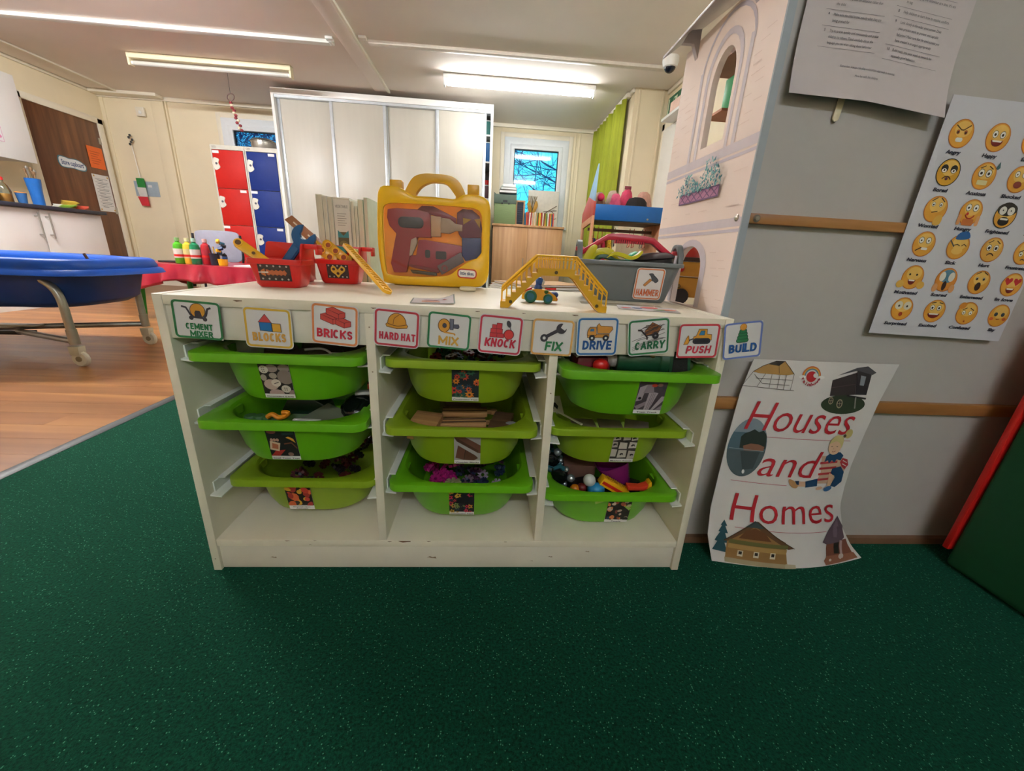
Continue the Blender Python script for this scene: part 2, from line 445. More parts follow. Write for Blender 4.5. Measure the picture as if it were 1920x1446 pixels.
def sheet(name, fr, w, h, mat, parent=None, r=0.0, t=0.0006, bend=None, nu=8, nv=8, cx=0.0, cy=0.0):
    """thin sheet with real thickness; frame may be curved"""
    mb = MB()
    if r: mb.prism(rrect(w, h, r, 5, cx, cy), fr, -t, 0)
    else:
        for hh in (0.0, -t):
            pass
        g = [[(cx-w/2+w*i/nu, cy-h/2+h*j/nv) for i in range(nu+1)] for j in range(nv+1)]
        vs = [fr(u,v,0.0) for row in g for u,v in row]+[fr(u,v,-t) for row in g for u,v in row]; n = (nu+1)*(nv+1); fs = []
        for j in range(nv):
            for i in range(nu):
                a = j*(nu+1)+i
                fs.append((a, a+1, a+nu+2, a+nu+1)); fs.append((n+a+nu+1, n+a+nu+2, n+a+1, n+a))
        for i in range(nu):
            a = i; fs.append((a, n+a, n+a+1, a+1)); a = nv*(nu+1)+i; fs.append((a+1, n+a+1, n+a, a))
        for j in range(nv):
            a = j*(nu+1); b = a+nu+1; fs.append((b, n+b, n+a, a)); a += nu; b += nu; fs.append((a, n+a, n+b, b))
        mb.add(vs, fs)
    return mb.build(name, mat, parent)
# ================================================================== SETTING
m_wall = M('cream_wall_paint', '#f0e2c2', 0.55, var=0.03, scale=3, bump=0.05, bscale=60)
m_grey = M('grey_board', '#b7b3af', 0.42, var=0.03, scale=2.5, bump=0.04, bscale=40)
m_ceil = M('ceiling_board', '#f4eae0', 0.75, var=0.02, scale=2)
m_white = M('white_gloss_paint', '#eeece6', 0.35, var=0.02, scale=8)
m_trim = M('cream_trim', '#efe6d2', 0.4, var=0.02, scale=8)
m_upvc = M('white_upvc', '#e9edf0', 0.3, var=0.015)
m_oak = M_wood('oak_rail', '#8a5c34', '#a8743f', '#bd8950', 0, 2.0, 0.4, 0.3)
m_carpet = M_carpet()
m_floorw = M_wood('vinyl_plank', '#80502a', '#986538', '#b3804a', 0, 0.75, 0.32, 0.55)
m_dark = M('dark_rubber', '#3a3d3d', 0.5)
CZ = 2.30
XL, XR, YB, YF = -4.35, 3.6, 5.35, -3.0

fl = struct(MB().box(XL, YF, -0.06, -0.79, YB, -0.004).build('floor', m_floorw))
W = 0.105
y = 0.15; row = 0
while y < YB:
    x = XL - 0.31*(row % 4); row += 1
    while x < -0.79:
        L_ = 1.22
        x0, x1 = max(x, XL), min(x+L_, -0.79)
        if x1-x0 > 0.03:
            MB().box(x0+0.0004, y+0.0004, -0.004, x1-0.0004, min(y+W, YB)-0.0004, 0.0).build('plank', m_floorw, fl, smooth=0)
        x += L_
    y += W
struct(MB().box(XL, YF, -0.004, -0.79, 0.15, 0.0).build('floor', m_floorw))
struct(MB().box(-0.765, YF, -0.06, XR, YB, 0.0).build('floor', m_carpet))
struct(MB().prism([(-0.80,0.0),(-0.793,0.004),(-0.768,0.005),(-0.758,0.001),(-0.758,-0.02),(-0.80,-0.02)], frame((0,0,0),(1,0,0),(0,0,1)), 3.0, -YB).build('trim_1', m_dark))

struct(MB().box(XL, YF, CZ, XR, YB, CZ+0.08).build('ceiling', m_ceil))
struct(MB().box(XL-0.1, YF, 0, XL, YB, CZ).build('wall_left', m_wall))
struct(MB().box(XL, YF-0.1, 0, XR, YF, CZ).build('wall_front', m_wall))
struct(MB().box(XR, YF, 0, XR+0.1, 0.2, CZ).build('wall_side', m_wall))

def holed(name, holes, x0, x1, y0, y1, mat):
    mb = MB(); xs = sorted({x0, x1, *[h[0] for h in holes], *[h[1] for h in holes]})
    for a, b in zip(xs, xs[1:]):
        hs = sorted([(h[2], h[3]) for h in holes if h[0] <= a+1e-6 and h[1] >= b-1e-6]); z = 0
        for p, q in hs: mb.box(a, y0, z, b, y1, p); z = q
        mb.box(a, y0, z, b, y1, CZ)
    return struct(mb.build(name, mat))
WINR = (0.735, 1.545, 1.07, 2.12); WINL = (-2.89, -2.0, 1.15, 2.10)
holed('wall_back', [WINR, WINL], XL, 2.05, YB, YB+0.12, m_wall)
struct(MB().box(1.95, 3.9, 0, 2.05, YB, CZ).box(2.05, 3.9, 0, 2.40, 4.0, CZ).build('wall_curtain', m_wall))
struct(MB().box(2.30, 0.20, 0, 2.40, 3.9, CZ).build('wall_right', m_wall))
wg = struct(MB().box(1.0235, 0.10, 0, XR, 0.20, CZ).build('wall_partition', m_grey))
for z0, z1 in ((0.729, 0.747), (0.355, 0.381)):
    t = struct(MB().box(1.024, 0.085, z0, XR, 0.10, z1).build('trim_2', m_oak, bevel=0.002))
m_screw = M('zinc_screw', '#b9b4aa', 0.3, 0.9)
mb = MB().lathe([(0.0001,0.0035),(0.004,0.003),(0.0068,0.0),(0.0068,-0.002)], (1.043,0.0845,0.738), 16, 'y')
mb.box(1.040,0.0805,0.7372,1.046,0.0845,0.7388).box(1.0422,0.0805,0.735,1.0438,0.0845,0.741)
sc = mb.build('screw', m_screw); struct(sc)
struct(MB().box(1.024, 0.088, 0.0, XR, 0.10, 0.017).build('baseboard_partition', M('dark_skirting', '#7a5a42', 0.5)))
# skirting, cornices, wall battens
struct(MB().box(XL, YB-0.012, 0, 2.05, YB, 0.09).build('baseboard_back', m_trim))
struct(MB().box(XL, YB-0.03, CZ-0.045, 1.95, YB, CZ).build('trim_3', m_trim, bevel=0.006))
struct(MB().box(XL, 2.0, CZ-0.03, XL+0.03, YB, CZ).build('trim_4', m_trim, bevel=0.006))
struct(MB().box(1.925, 3.9, CZ-0.04, 1.95, YB, CZ).build('trim_5', m_trim, bevel=0.006))
struct(MB().box(2.275, 0.2, CZ-0.04, 2.30, 3.9, CZ).build('trim_5', m_trim, bevel=0.006))
for x, w, d in ((-4.31,0.03,0.02),(-3.66,0.16,0.012),(-3.585,0.014,0.03),(-3.55,0.014,0.03)):
    struct(MB().box(x-w/2, YB-d, 0, x+w/2, YB, CZ-0.045).build('trim_6', m_wall, bevel=0.003))
for x in (1.72, 0.66, 1.66):
    struct(MB().box(x-0.012, YB-0.006, 0, x+0.012, YB, CZ-0.045).build('trim_6', m_wall, bevel=0.002))
for x in (2.0, 2.24):
    struct(MB().box(x-0.012, 3.892, 0, x+0.012, 3.9, CZ).build('trim_7', m_wall, bevel=0.002))
# ceiling cover strips and surface trunking
struct(MB().box(-0.765, YF, CZ-0.012, -0.60, 4.52, CZ).build('trim_8', m_ceil, bevel=0.003))
struct(MB().box(-0.622, YF, CZ-0.026, -0.598, 4.52, CZ-0.006).build('trim_8', m_trim, bevel=0.003))
struct(MB().box(-4.02, YF, CZ-0.02, -3.99, YB, CZ).build('trim_9', m_trim, bevel=0.003))
struct(MB().box(-4.32, 5.18, CZ-0.035, -3.55, 5.31, CZ).build('trim_9', m_trim, bevel=0.006))
m_trunk = M('trunking_plastic', '#f4f6f1', 0.35, var=0.01)
def trunk(x0, x1, y, knee):
    mb = MB().box(x0, y-0.03, CZ-0.026, x1, y+0.03, CZ)
    if knee > 0: mb.box(x1-0.01, y-0.09, CZ-0.02, x1+0.05, y-0.035, CZ-0.001).box(x1, y-0.05, CZ-0.022, x1+0.03, y+0.03, CZ-0.001)
    else: mb.box(x0-0.06, y-0.09, CZ-0.02, x0-0.0, y-0.035, CZ-0.001).box(x0-0.03, y-0.05, CZ-0.022, x0, y+0.03, CZ-0.001)
    return mb
obj('cable_trunking', trunk(-4.0, -0.86, 3.49, 1), m_trunk, 'long white cable trunking on the ceiling before the unlit strip light', 'trunking', bevel=0.003)
obj('cable_trunking', trunk(-0.52, 2.07, 3.43, -1), M('trunking_painted', '#e6dccf', 0.45), 'painted cable trunking on the ceiling before the lit strip light', 'trunking', bevel=0.003)

# ------------------------------------------------------------------ strip lights
m_batten = M('batten_cream', '#efe3bf', 0.4)
m_battenw = M('batten_white', '#f2f2ee', 0.4)
def tube_mat(name, on, colr=(0.97, 0.985, 1.0, 1)):
    if name in MATS: return MATS[name]
    m, nt, p = new_mat(name); p.inputs['Base Color'].default_value = lin('#f2f2ec' if on else '#cfcdc4'); p.inputs['Roughness'].default_value = 0.25
    if on:
        p.inputs['Emission Color'].default_value = (0.86, 0.96, 1.12, 1) if name == 'tube_carpet' else colr; p.inputs['Emission Strength'].default_value = on
    MATS[name] = m; return m
def batten(x, y, lab, bat, on, key, rz=0.0):
    t = thing('strip_light', lab, 'strip light', (x, y, CZ), rz)
    MB().box(-0.755, -0.035, -0.045, 0.755, 0.035, 0).build('housing', bat, t, bevel=0.006)
    for s in (-1, 1):
        e = MB().box(s*0.755, -0.03, -0.105, s*0.735, 0.03, -0.04).build('end_cap', bat, t, bevel=0.004)
        MB().cyl((s*0.736,0,-0.078), (s*0.715,0,-0.078), 0.016, n=14).build('lamp_holder', m_battenw, t)
    MB().cyl((-0.715,0,-0.078), (0.715,0,-0.078), 0.019, n=16).build('tube', tube_mat(key, on), t)
    return t
batten(-2.2, 4.08, 'unlit cream strip light on the ceiling above the lockers', m_batten, 0, 'tube_off')
batten(0.80, 3.95, 'lit white strip light glowing on the ceiling above the window', m_battenw, TUBE_FAR, 'tube_far')
batten(-2.5, 1.9, 'lit strip light over the wooden floor above the water tray', m_battenw, TUBE_KITCHEN, 'tube_kitchen')
batten(0.80, 1.6, 'lit strip light on the ceiling behind the shelf unit', m_battenw, TUBE_MID, 'tube_mid')
batten(0.9, -2.55, 'lit strip light over the green carpet before the shelf unit', m_battenw, TUBE_CARPET, 'tube_carpet')

# dome camera
t = thing('security_camera', 'small white dome security camera on the ceiling by the dollhouse roof', 'camera', (2.02, 3.25, CZ))
MB().lathe([(0.0001,0),(0.065,0),(0.068,-0.03),(0.058,-0.07),(0.05,-0.075)], n=24).build('housing', m_white, t)
MB().sphere((0,0,-0.068), 0.048, (1,1,0.95)).build('dome', M('smoked_dome', '#1c2230', 0.08), t)

# ------------------------------------------------------------------ windows
m_glass = M_clear('window_glass', '#f2fbff')
def window(n, x0, x1, z0, z1, pane_mat, trans=None):
    y0 = YB-0.02
    o = struct(MB().ringprism([(x0-0.03,z0-0.03),(x1+0.03,z0-0.03),(x1+0.03,z1+0.03),(x0-0.03,z1+0.03)], [(x0+0.05,z0+0.05),(x1-0.05,z0+0.05),(x1-0.05,z1-0.05),(x0+0.05,z1-0.05)], XZ, -(y0), -(y0+0.10)).build('window_%d' % n, m_upvc, bevel=0.005))
    a, b, c, d = x0+0.05, x1-0.05, z0+0.05, z1-0.05
    MB().ringprism([(a,c),(b,c),(b,d),(a,d)], [(a+0.055,c+0.055),(b-0.055,c+0.055),(b-0.055,d-0.055),(a+0.055,d-0.055)], XZ, -(y0-0.012), -(y0+0.07)).build('sash', m_upvc, o, bevel=0.006)
    g = M('black_gasket', '#1c2024', 0.6)
    e = 0.055
    MB().ringprism([(a+e,c+e),(b-e,c+e),(b-e,d-e),(a+e,d-e)], [(a+e+0.01,c+e+0.01),(b-e-0.01,c+e+0.01),(b-e-0.01,d-e-0.01),(a+e+0.01,d-e-0.01)], XZ, -(y0+0.012), -(y0+0.05)).build('gasket', g, o)
    MB().box(a+e, y0+0.03, c+e, b-e, y0+0.034, d-e).build('pane', pane_mat, o)
    return o
w1 = window(1, *WINR, m_glass)
MB().box(1.452, YB-0.075, 1.20, 1.468, YB-0.035, 1.36).box(1.448, YB-0.05, 1.25, 1.472, YB-0.03, 1.30).build('handle', m_upvc, w1, bevel=0.004)
m_obs = M_clear('obscured_glass', '#9fd0e8', rough=0.2, pattern=55.0)
w2 = window(2, *WINL, m_obs)
struct(MB().box(WINR[0]-0.08, YB-0.06, WINR[2]-0.04, WINR[1]+0.08, YB+0.06, WINR[2]-0.015).build('trim_10', m_upvc, bevel=0.004))
for a, b, c, d in ((WINR[0]-0.085, WINR[0]-0.03, WINR[2], WINR[3]+0.085), (WINR[1]+0.03, WINR[1]+0.085, WINR[2]-0.9, WINR[3]+0.085), (WINR[0]-0.03, WINR[1]+0.03, WINR[3]+0.03, WINR[3]+0.085), (WINL[0]-0.085, WINL[0]-0.03, WINL[2], WINL[3]+0.085), (WINL[0]-0.03, WINL[1]+0.03, WINL[3]+0.03, WINL[3]+0.085)):
    struct(MB().box(a, YB-0.014, c, b, YB, d).build('trim_11', m_trim, bevel=0.003))

# bare tree outside the window
t = thing('bare_tree', 'bare winter tree branches against blue sky outside the window', 'tree', (3.0, 9.2, -0.5))
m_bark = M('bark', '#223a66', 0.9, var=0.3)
MB().tube([(0,0,0),(0.05,0,1.5),(-0.1,0.05,3.0),(-0.2,0.1,4.5)], [0.16,0.13,0.09,0.03], 8).build('trunk', m_bark, t)
rnd = random.Random(3)
def branch(mb, p, d, L_, r, lev):
    pts = [p]; q = Vector(p); dd = Vector(d).normalized()
    n = 5
    for i in range(n):
        dd = (dd+Vector((rnd.uniform(-.3,.3), rnd.uniform(-.2,.2), rnd.uniform(-.25,.3)))).normalized()
        q = q+dd*L_/n; pts.append(tuple(q))
    mb.tube(pts, [r*(1-0.75*i/n) for i in range(n+1)], 4)
    if lev > 0:
        for i in range(1, n+1):
            for k in range(2):
                e = (dd+Vector((rnd.uniform(-1,1), rnd.uniform(-.5,.5), rnd.uniform(-1,1)))).normalized()
                branch(mb, pts[i], e, L_*rnd.uniform(.4,.65), r*0.5, lev-1)
for i in range(5):
    mb = MB(); z = 1.3+0.5*i
    branch(mb, (0.02-0.04*i, 0, z), (-1, rnd.uniform(-.3,.1), rnd.uniform(-0.1,0.35)), 2.4, 0.020, 2)
    mb.build('branch', m_bark, t, smooth=0)

# ------------------------------------------------------------------ store-cupboard door on the left wall
m_door = M_wood('sapele_door', '#5d3a26', '#74492f', '#8a5a39', 2, 1.2, 0.35, 0.1)
d = struct(MB().box(XL, 4.36, 0, XL+0.03, 5.20, 1.93).build('door_1', m_door, bevel=0.003))
mb = MB().box(XL, 4.28, 0, XL+0.045, 4.36, 1.99).box(XL, 5.20, 0, XL+0.045, 5.27, 1.99).box(XL, 4.28, 1.93, XL+0.045, 5.27, 2.0)
mb.build('door_frame', m_trim, d, bevel=0.004)
MB().box(XL+0.03, 5.165, 1.70, XL+0.036, 5.20, 1.77).build('hinge', m_screw, d); MB().box(XL+0.03, 5.165, 0.9, XL+0.036, 5.20, 0.98).build('hinge', m_screw, d)
FL = lambda y, z, h=0.033: frame((XL+h, y, z), (0,1,0), (0,0,1))   # faces +x
m_paper = M('paper', '#e9e7e6', 0.6, var=0.015, scale=12)
t = thing('door_sign', 'cloud shaped sign reading Store cupboard on the brown door', 'sign', (XL+0.031, 4.745, 1.40))
fr = frame((0.003,0,0), (0,1,0), (0,0,1))
cl = smoothline([(-0.165,0.0),(-0.15,0.06),(-0.09,0.065),(-0.03,0.055),(0.05,0.06),(0.12,0.04),(0.165,0.0),(0.15,-0.05),(0.08,-0.06),(0.0,-0.05),(-0.08,-0.055),(-0.14,-0.05)], 5, True)
MB().prism(cl, fr, -0.003, 0).build('board', M('sign_teal', '#4f7d8c', 0.5), t)
Art(fr).poly([(x*0.93,y*0.84) for x,y in cl], '#e8eef2').build('panel', t)
text([('Store cupboard', 0, -0.022, 0.26, 0.05, 0.02, 0, 'c')], fr, '#274a86', t, 0.0012)
m_or = M('orange_paper', '#f0712c', 0.55, var=0.02)
t = thing('orange_notice', 'orange paper notice pinned on the brown door', 'notice', (XL+0.031, 5.075, 1.53))
fr = frame((0.003,0,0), (0,1,0), (0,0,1)); sheet('paper', fr, 0.20, 0.24, m_or, t)
a = Art(fr)
for i in range(6): a.rect(-0.07, 0.06-0.026*i, 0.06-0.02*(i%3), 0.066-0.026*i, '#b94a18')
a.build('print', t)
t = thing('white_notice', 'white printed notice sheet on the brown door under the orange one', 'notice', (XL+0.031, 5.065, 1.13))
fr = frame((0.003,0,0), (0,1,0), (0,0,1)); sheet('paper', fr, 0.225, 0.42, m_paper, t)
a = Art(fr)
for i in range(9):
    a.rect(-0.085, 0.16-0.038*i, 0.085, 0.163-0.038*i, '#55585c'); a.rect(-0.06, 0.143-0.038*i, 0.02+0.05*(i%2), 0.149-0.038*i, '#80838a')
for sx in (-1,1):
    for sy in (-1,1): a.poly(ell(sx*0.09, sy*0.19, 0.010), '#c9a24e')
a.build('print', t)

# white door at the right with exit sign and box above
d2 = struct(MB().box(2.262, 3.12, 0, 2.298, 3.82, 1.93).build('door_2', m_white, bevel=0.004))
MB().box(2.27,3.82,0,2.30,3.88,1.99).box(2.27,3.05,0,2.30,3.12,1.99).box(2.27,3.05,1.93,2.30,3.88,1.99).build('door_frame', m_trim, d2, bevel=0.003)
MB().tube([(2.262,3.2,1.0),(2.22,3.2,1.0),(2.22,3.31,1.0)], 0.009).build('handle', m_screw, d2)
t = thing('exit_sign', 'green running man exit sign on the wall above the white door', 'sign', (2.299, 3.735, 2.14))
fr = frame((-0.004,0,0), (0,-1,0), (0,0,1)); sheet('panel', fr, 0.30, 0.16, M('exit_green', '#0f6a4c', 0.4), t, t=0.004)
a = Art(fr); a.rect(-0.14,-0.07,-0.115,0.07,'#d9e8c8').rect(-0.02,-0.055,0.06,0.055,'#d9e8c8').poly(ell(0.0,0.035,0.014),'#0f6a4c').line([(0.0,0.02),(0.012,-0.012),(-0.012,-0.04)],0.014,'#0f6a4c').line([(0.012,-0.012),(0.035,-0.025),(0.04,-0.05)],0.011,'#0f6a4c').poly([(0.09,-0.01),(0.12,-0.01),(0.12,-0.03),(0.145,0.0),(0.12,0.03),(0.12,0.01),(0.09,0.01)],'#d9e8c8'); a.build('print', t)
t = thing('wall_box', 'pale boxed shelf fixed on the wall beneath the exit sign', 'shelf', (2.30, 3.48, 1.93))
MB().box(-0.16,-0.28,0.0,0,0.12,0.025).build('board', m_white, t, bevel=0.003); MB().box(-0.13,-0.26,0.025,0,0.02,0.13).build('box', M('pale_pink_box','#eac7b4',0.6), t, bevel=0.004)

# ------------------------------------------------------------------ lime curtain
t = thing('curtain', 'lime green pleated curtain hanging beside the back window', 'curtain', (1.90, 4.7, 0))
m_lime = M('lime_fabric', '#9ba327', 0.8, var=0.14, scale=6, stretch=(1,6,0.6))
mb = MB(); n = 150; pr = []
for i in range(n+1):
    yy = -0.66+1.27*i/n; pr.append((0.036*sin(yy*44+0.8*sin(yy*5))+0.014*sin(yy*21+1), yy))
for z0, z1, k0, k1 in ((0.25, 2.25, 1.15, 0.8),):
    vs = []; fs = []; nz = 10
    for j in range(nz+1):
        z = z0+(z1-z0)*j/nz; k = k0+(k1-k0)*j/nz
        vs += [(p[0]*k, p[1], z) for p in pr]
    for j in range(nz):
        for i in range(n): a_ = j*(n+1)+i; fs.append((a_, a_+1, a_+n+2, a_+n+1))
    mb.add(vs, fs)
cu = mb.build('drape', m_lime, t, smooth=80)
so = cu.modifiers.new('thick', 'SOLIDIFY'); so.thickness = 0.003
MB().box(0.0,-0.70,2.25,0.045,0.64,2.29).build('track', m_trim, t, bevel=0.003)
# ================================================================== SHELF UNIT
m_unit = M('white_laminate', '#e6dfcb', 0.38, var=0.025, scale=10)
m_edge = M('white_edge_band', '#dcd6c6', 0.4, var=0.03, scale=18)
m_run = M('runner_plastic', '#eef0ea', 0.35, var=0.01)
UW, UH, UD = 0.99, 0.561, 0.438
unit = thing('storage_unit', 'white three column storage unit filled with green plastic bins', 'shelf unit', (0, 0, 0))
MB().box(0,0,0,0.0155,UD,UH).build('side_panel', m_unit, unit, bevel=0.0012)
MB().box(UW-0.0155,0,0,UW,UD,UH).build('side_panel', m_unit, unit, bevel=0.0012)
COLS = ((0.0155,0.338),(0.354,0.661),(0.677,0.9745))
for a in (0.338, 0.661): MB().box(a,0.001,0.0755,a+0.016,UD-0.002,UH-0.0175).build('divider', m_unit, unit, bevel=0.0012)
MB().box(0.0157,0,UH-0.0175,UW-0.0157,UD,UH-0.0005).build('top_board', m_unit, unit, bevel=0.0015)
MB().box(0.0157,0.0005,0.060,UW-0.0157,UD,0.0755).build('base_shelf', m_unit, unit, bevel=0.0012)
MB().box(0.0157,0.006,0.002,UW-0.0157,0.018,0.060).build('plinth', m_edge, unit, bevel=0.001)
for a, b in COLS: MB().box(a+0.0002,0.004,0.487,b-0.0002,0.016,UH-0.0177).build('front_rail', m_edge, unit, bevel=0.001)
# chipped edges and scuffs
a = Art(frame((0,0.0055,0),(1,0,0),(0,0,1)), 0.00005, 0.0003)
for x, z, s_ in ((0.445,0.028,1.0),(0.12,0.028,0.6),(0.70,0.031,0.5),(0.78,0.045,0.5),(0.66,0.02,0.3)):
    a.poly([(x-0.011*s_,z),(x-0.004*s_,z+0.004*s_),(x+0.002*s_,z+0.0015*s_),(x+0.008*s_,z+0.003*s_),(x+0.010*s_,z-0.002*s_),(x+0.001*s_,z-0.001*s_),(x-0.006*s_,z+0.001*s_)], '#8a7458')
a.build('scuff', unit)
a = Art(frame((0,-0.0002,0),(1,0,0),(0,0,1)), 0.00005, 0.0003)
for x, z, s_ in ((0.39,0.0752,1.6),(0.155,0.0748,0.6),(0.44,0.0752,0.5),(0.21,0.0754,0.4),(0.36,0.0745,0.5),(0.60,0.075,0.4),(0.135,0.5555,0.9),(0.355,0.553,0.6),(0.53,0.555,0.5),(0.61,0.555,0.4),(0.70,0.556,0.7),(0.20,0.066,0.3)):
    a.poly([(x-0.008*s_,z),(x-0.002*s_,z-0.0022*s_),(x+0.004*s_,z-0.0012*s_),(x+0.008*s_,z-0.001*s_),(x+0.008*s_,z+0.0003),(x-0.008*s_,z+0.0003)], '#6a4a2c')
for x, z in ((0.346,0.52),(0.347,0.44),(0.669,0.41),(0.0085,0.03)): a.poly(ell(x,z,0.0015,0.001,n=10), '#8a7458')
a.build('chip', unit)

# bins -------------------------------------------------------------
m_bin = [M('bright_green_plastic', '#69b418', 0.33, var=0.04, scale=5, coat=0.1), M('olive_green_plastic', '#8cab1e', 0.36, var=0.04, scale=5, coat=0.1)]
BW, BD = 0.294, 0.40
def bin_mesh():
    def ring(w, d, r, z): return [Vector((x, y, z)) for x, y in rrect(w, d, r, 7)]
    mb = MB()
    mb.rings([ring(0.17,0.29,0.05,0.004), ring(0.205,0.325,0.075,0.008), ring(0.228,0.345,0.085,0.03), ring(0.248,0.366,0.088,0.093), ring(0.258,0.376,0.088,0.0985),
              ring(BW-0.006,BD-0.006,0.020,0.0985), ring(BW-0.001,BD-0.001,0.022,0.0975), ring(BW,BD,0.022,0.0955), ring(BW,BD,0.022,0.083), ring(BW-0.004,BD-0.004,0.021,0.0825),
              ring(BW-0.005,BD-0.005,0.020,0.095), ring(0.262,0.382,0.088,0.095), ring(0.254,0.372,0.088,0.085), ring(0.234,0.351,0.086,0.028), ring(0.212,0.331,0.076,0.006), ring(0.18,0.30,0.055,0.0)])
    for s in (-1, 1):   # ribs that ride on the runners
        mb.box(s*0.118,-0.168,0.078,s*0.138,-0.10,0.094)
    return mb
BINS = {}
def make_bin(key, cx, yf, ztop, col, label, lab_dx, words, tilt=0.0):
    t = thing('storage_bin', label, 'storage bin', (cx, yf+BD/2, ztop-0.0985), tilt)
    tub = bin_mesh().build('tub', m_bin[col], t, smooth=40)
    # label on the sloping front wall
    U = Vector((1,0,0)); V = Vector((0,-0.0105,0.057)).normalized()
    o = Vector((lab_dx, -0.1797, 0.0455))
    fr = frame(o, U, V)
    lw, lh = 0.052, 0.068
    sheet('label_card', fr, lw, lh, m_paper, t, t=0.0004, nu=1, nv=1)
    text([(w, 0, -lh/2+0.0022+0.0042*(len(words)-1-i), min(lw*0.92, len(w)*0.0036), 0.0028, 0.02, 0.1, 'c') for i, w in enumerate(words)], fr, '#2a2a2a', t, 0.0009)
    BINS[key] = (t, cx, yf+BD/2, ztop)
    for s in (-1, 1):   # runners belong to the unit
        xa = cx+s*(BW/2-0.012); side = [c for c in COLS if c[0] <= cx <= c[1]][0]; wallx = side[0] if s < 0 else side[1]
        r = MB(); y0, y1 = 0.012, UD-0.02
        zb = ztop-0.019
        r.box(wallx, y0+0.012, zb-0.008, wallx-s*0.0025, y1, zb+0.021)
        r.prism([(wallx,zb),(wallx-s*0.021,zb-0.003),(wallx-s*0.021,zb-0.0055),(wallx,zb-0.0035)], XZ, -y0, -y1)
        r.prism([(wallx,zb+0.0225),(wallx-s*0.014,zb+0.0225),(wallx-s*0.014,zb+0.0205),(wallx,zb+0.0200)], XZ, -(y0+0.03), -y1)
        r.build('runner', m_run, unit)
    lw2, lh2 = lw/2, lh/2
    ph0 = -lh2+0.0085 if len(words) < 2 else -lh2+0.0115
    return t, fr, (-lw2, ph0, lw2, lh2)

def picture(t, fr, box, draw):
    a = Art(fr, 0.00004, 0.0003); x0, y0, x1, y1 = box
    def clipp(pts):   # Sutherland-Hodgman to the picture box
        for ax, lim, sg in ((0,x0,1),(0,x1,-1),(1,y0,1),(1,y1,-1)):
            out = []
            for i in range(len(pts)):
                p, q = pts[i-1], pts[i]; pi_, qi = sg*(p[ax]-lim) >= 0, sg*(q[ax]-lim) >= 0
                if pi_ != qi:
                    k = (lim-p[ax])/(q[ax]-p[ax]); out.append((p[0]+(q[0]-p[0])*k, p[1]+(q[1]-p[1])*k))
                if qi: out.append(q)
            pts = out
            if not pts: return None
        return pts
    def P(pts, col):
        W_, H_ = x1-x0, y1-y0
        c = clipp([(x0+u*W_, y0+v*H_) for u, v in pts])
        if c and len(c) > 2: a.poly(c, col)
    draw(P); a.build('picture', t)

rp = random.Random(11)
def el(cx, cy, rx, ry, rot=0.0, n=14): return ell(cx, cy, rx, ry, rot, n)
def d_stones(P):
    P([(0,0),(1,0),(1,1),(0,1)], '#2a2422')
    for cx, cy, rx, ry, c in ((0.42,0.86,0.2,0.13,'#a08f86'),(0.83,0.88,0.2,0.12,'#9a8b80'),(0.16,0.82,0.15,0.13,'#d8d2c4'),(0.42,0.62,0.13,0.1,'#b0a294'),(0.82,0.58,0.27,0.24,'#8d7d75'),(0.1,0.55,0.1,0.11,'#a89c8c'),(0.3,0.32,0.24,0.18,'#c2a79c'),(0.47,0.38,0.16,0.13,'#dccfc2'),(0.76,0.18,0.16,0.13,'#cfc6ba'),(0.42,0.03,0.25,0.13,'#bb9b98'),(0.98,0.03,0.15,0.12,'#9a817c')):
        P(el(cx,cy,rx,ry), c)
    P([(0.40,0.36),(0.56,0.42),(0.57,0.40),(0.41,0.34)], '#3a302c')
    for i in range(3):
        for k in range(2): P(el(0.12+0.06*k,0.76+0.06*i,0.018,0.016,n=6), '#2a2422'); P(el(0.72+0.07*k,0.14+0.04*i,0.018,0.014,n=6), '#2a2422')
def d_town(P):
    P([(0,0),(1,0),(1,1),(0,1)], '#1c1f1d')
    P([(0,0),(0.3,0),(0.55,0.25),(0.2,0.2)], '#b3352c'); P([(0.02,0.25),(0.32,0.18),(0.42,0.5),(0.08,0.58)], '#d9c3a4'); P([(0.1,0.3),(0.3,0.26),(0.34,0.44),(0.14,0.5)], '#b86a4a')
    for i in range(3): P(el(0.15+0.1*i,0.62,0.05,0.06), '#c79a86')
    P([(0.65,0.72),(0.8,0.64),(0.96,0.52),(0.9,0.68),(0.75,0.76)], '#e0a63a'); P(el(0.2,0.93,0.16,0.08), '#8a4a48'); P(el(0.7,0.08,0.1,0.07), '#8d6c60')
    P([(0.55,0.45),(0.8,0.5),(0.95,0.3),(0.99,0.32),(0.82,0.55),(0.55,0.5)], '#7a4a34'); P([(0.55,0.8),(0.95,0.85),(0.95,0.93),(0.55,0.9)], '#24403c')
def d_mess(bg, cols, n, r0, r1, seed, star=0):
    def f(P):
        q = random.Random(seed); P([(0,0),(1,0),(1,1),(0,1)], bg)
        for i in range(n):
            c = q.choice(cols); cx, cy, r = q.random(), q.random(), q.uniform(r0, r1)
            if star:
                P([(cx+r*(1 if k%2 else 0.55)*cos(pi*k/star), cy+0.85*r*(1 if k%2 else 0.55)*sin(pi*k/star)) for k in range(2*star)], c); P(el(cx,cy,r*0.25,r*0.22,n=8), bg)
            else: P(el(cx,cy,r,r*q.uniform(0.5,1),q.uniform(0,3),9), c)
    return f
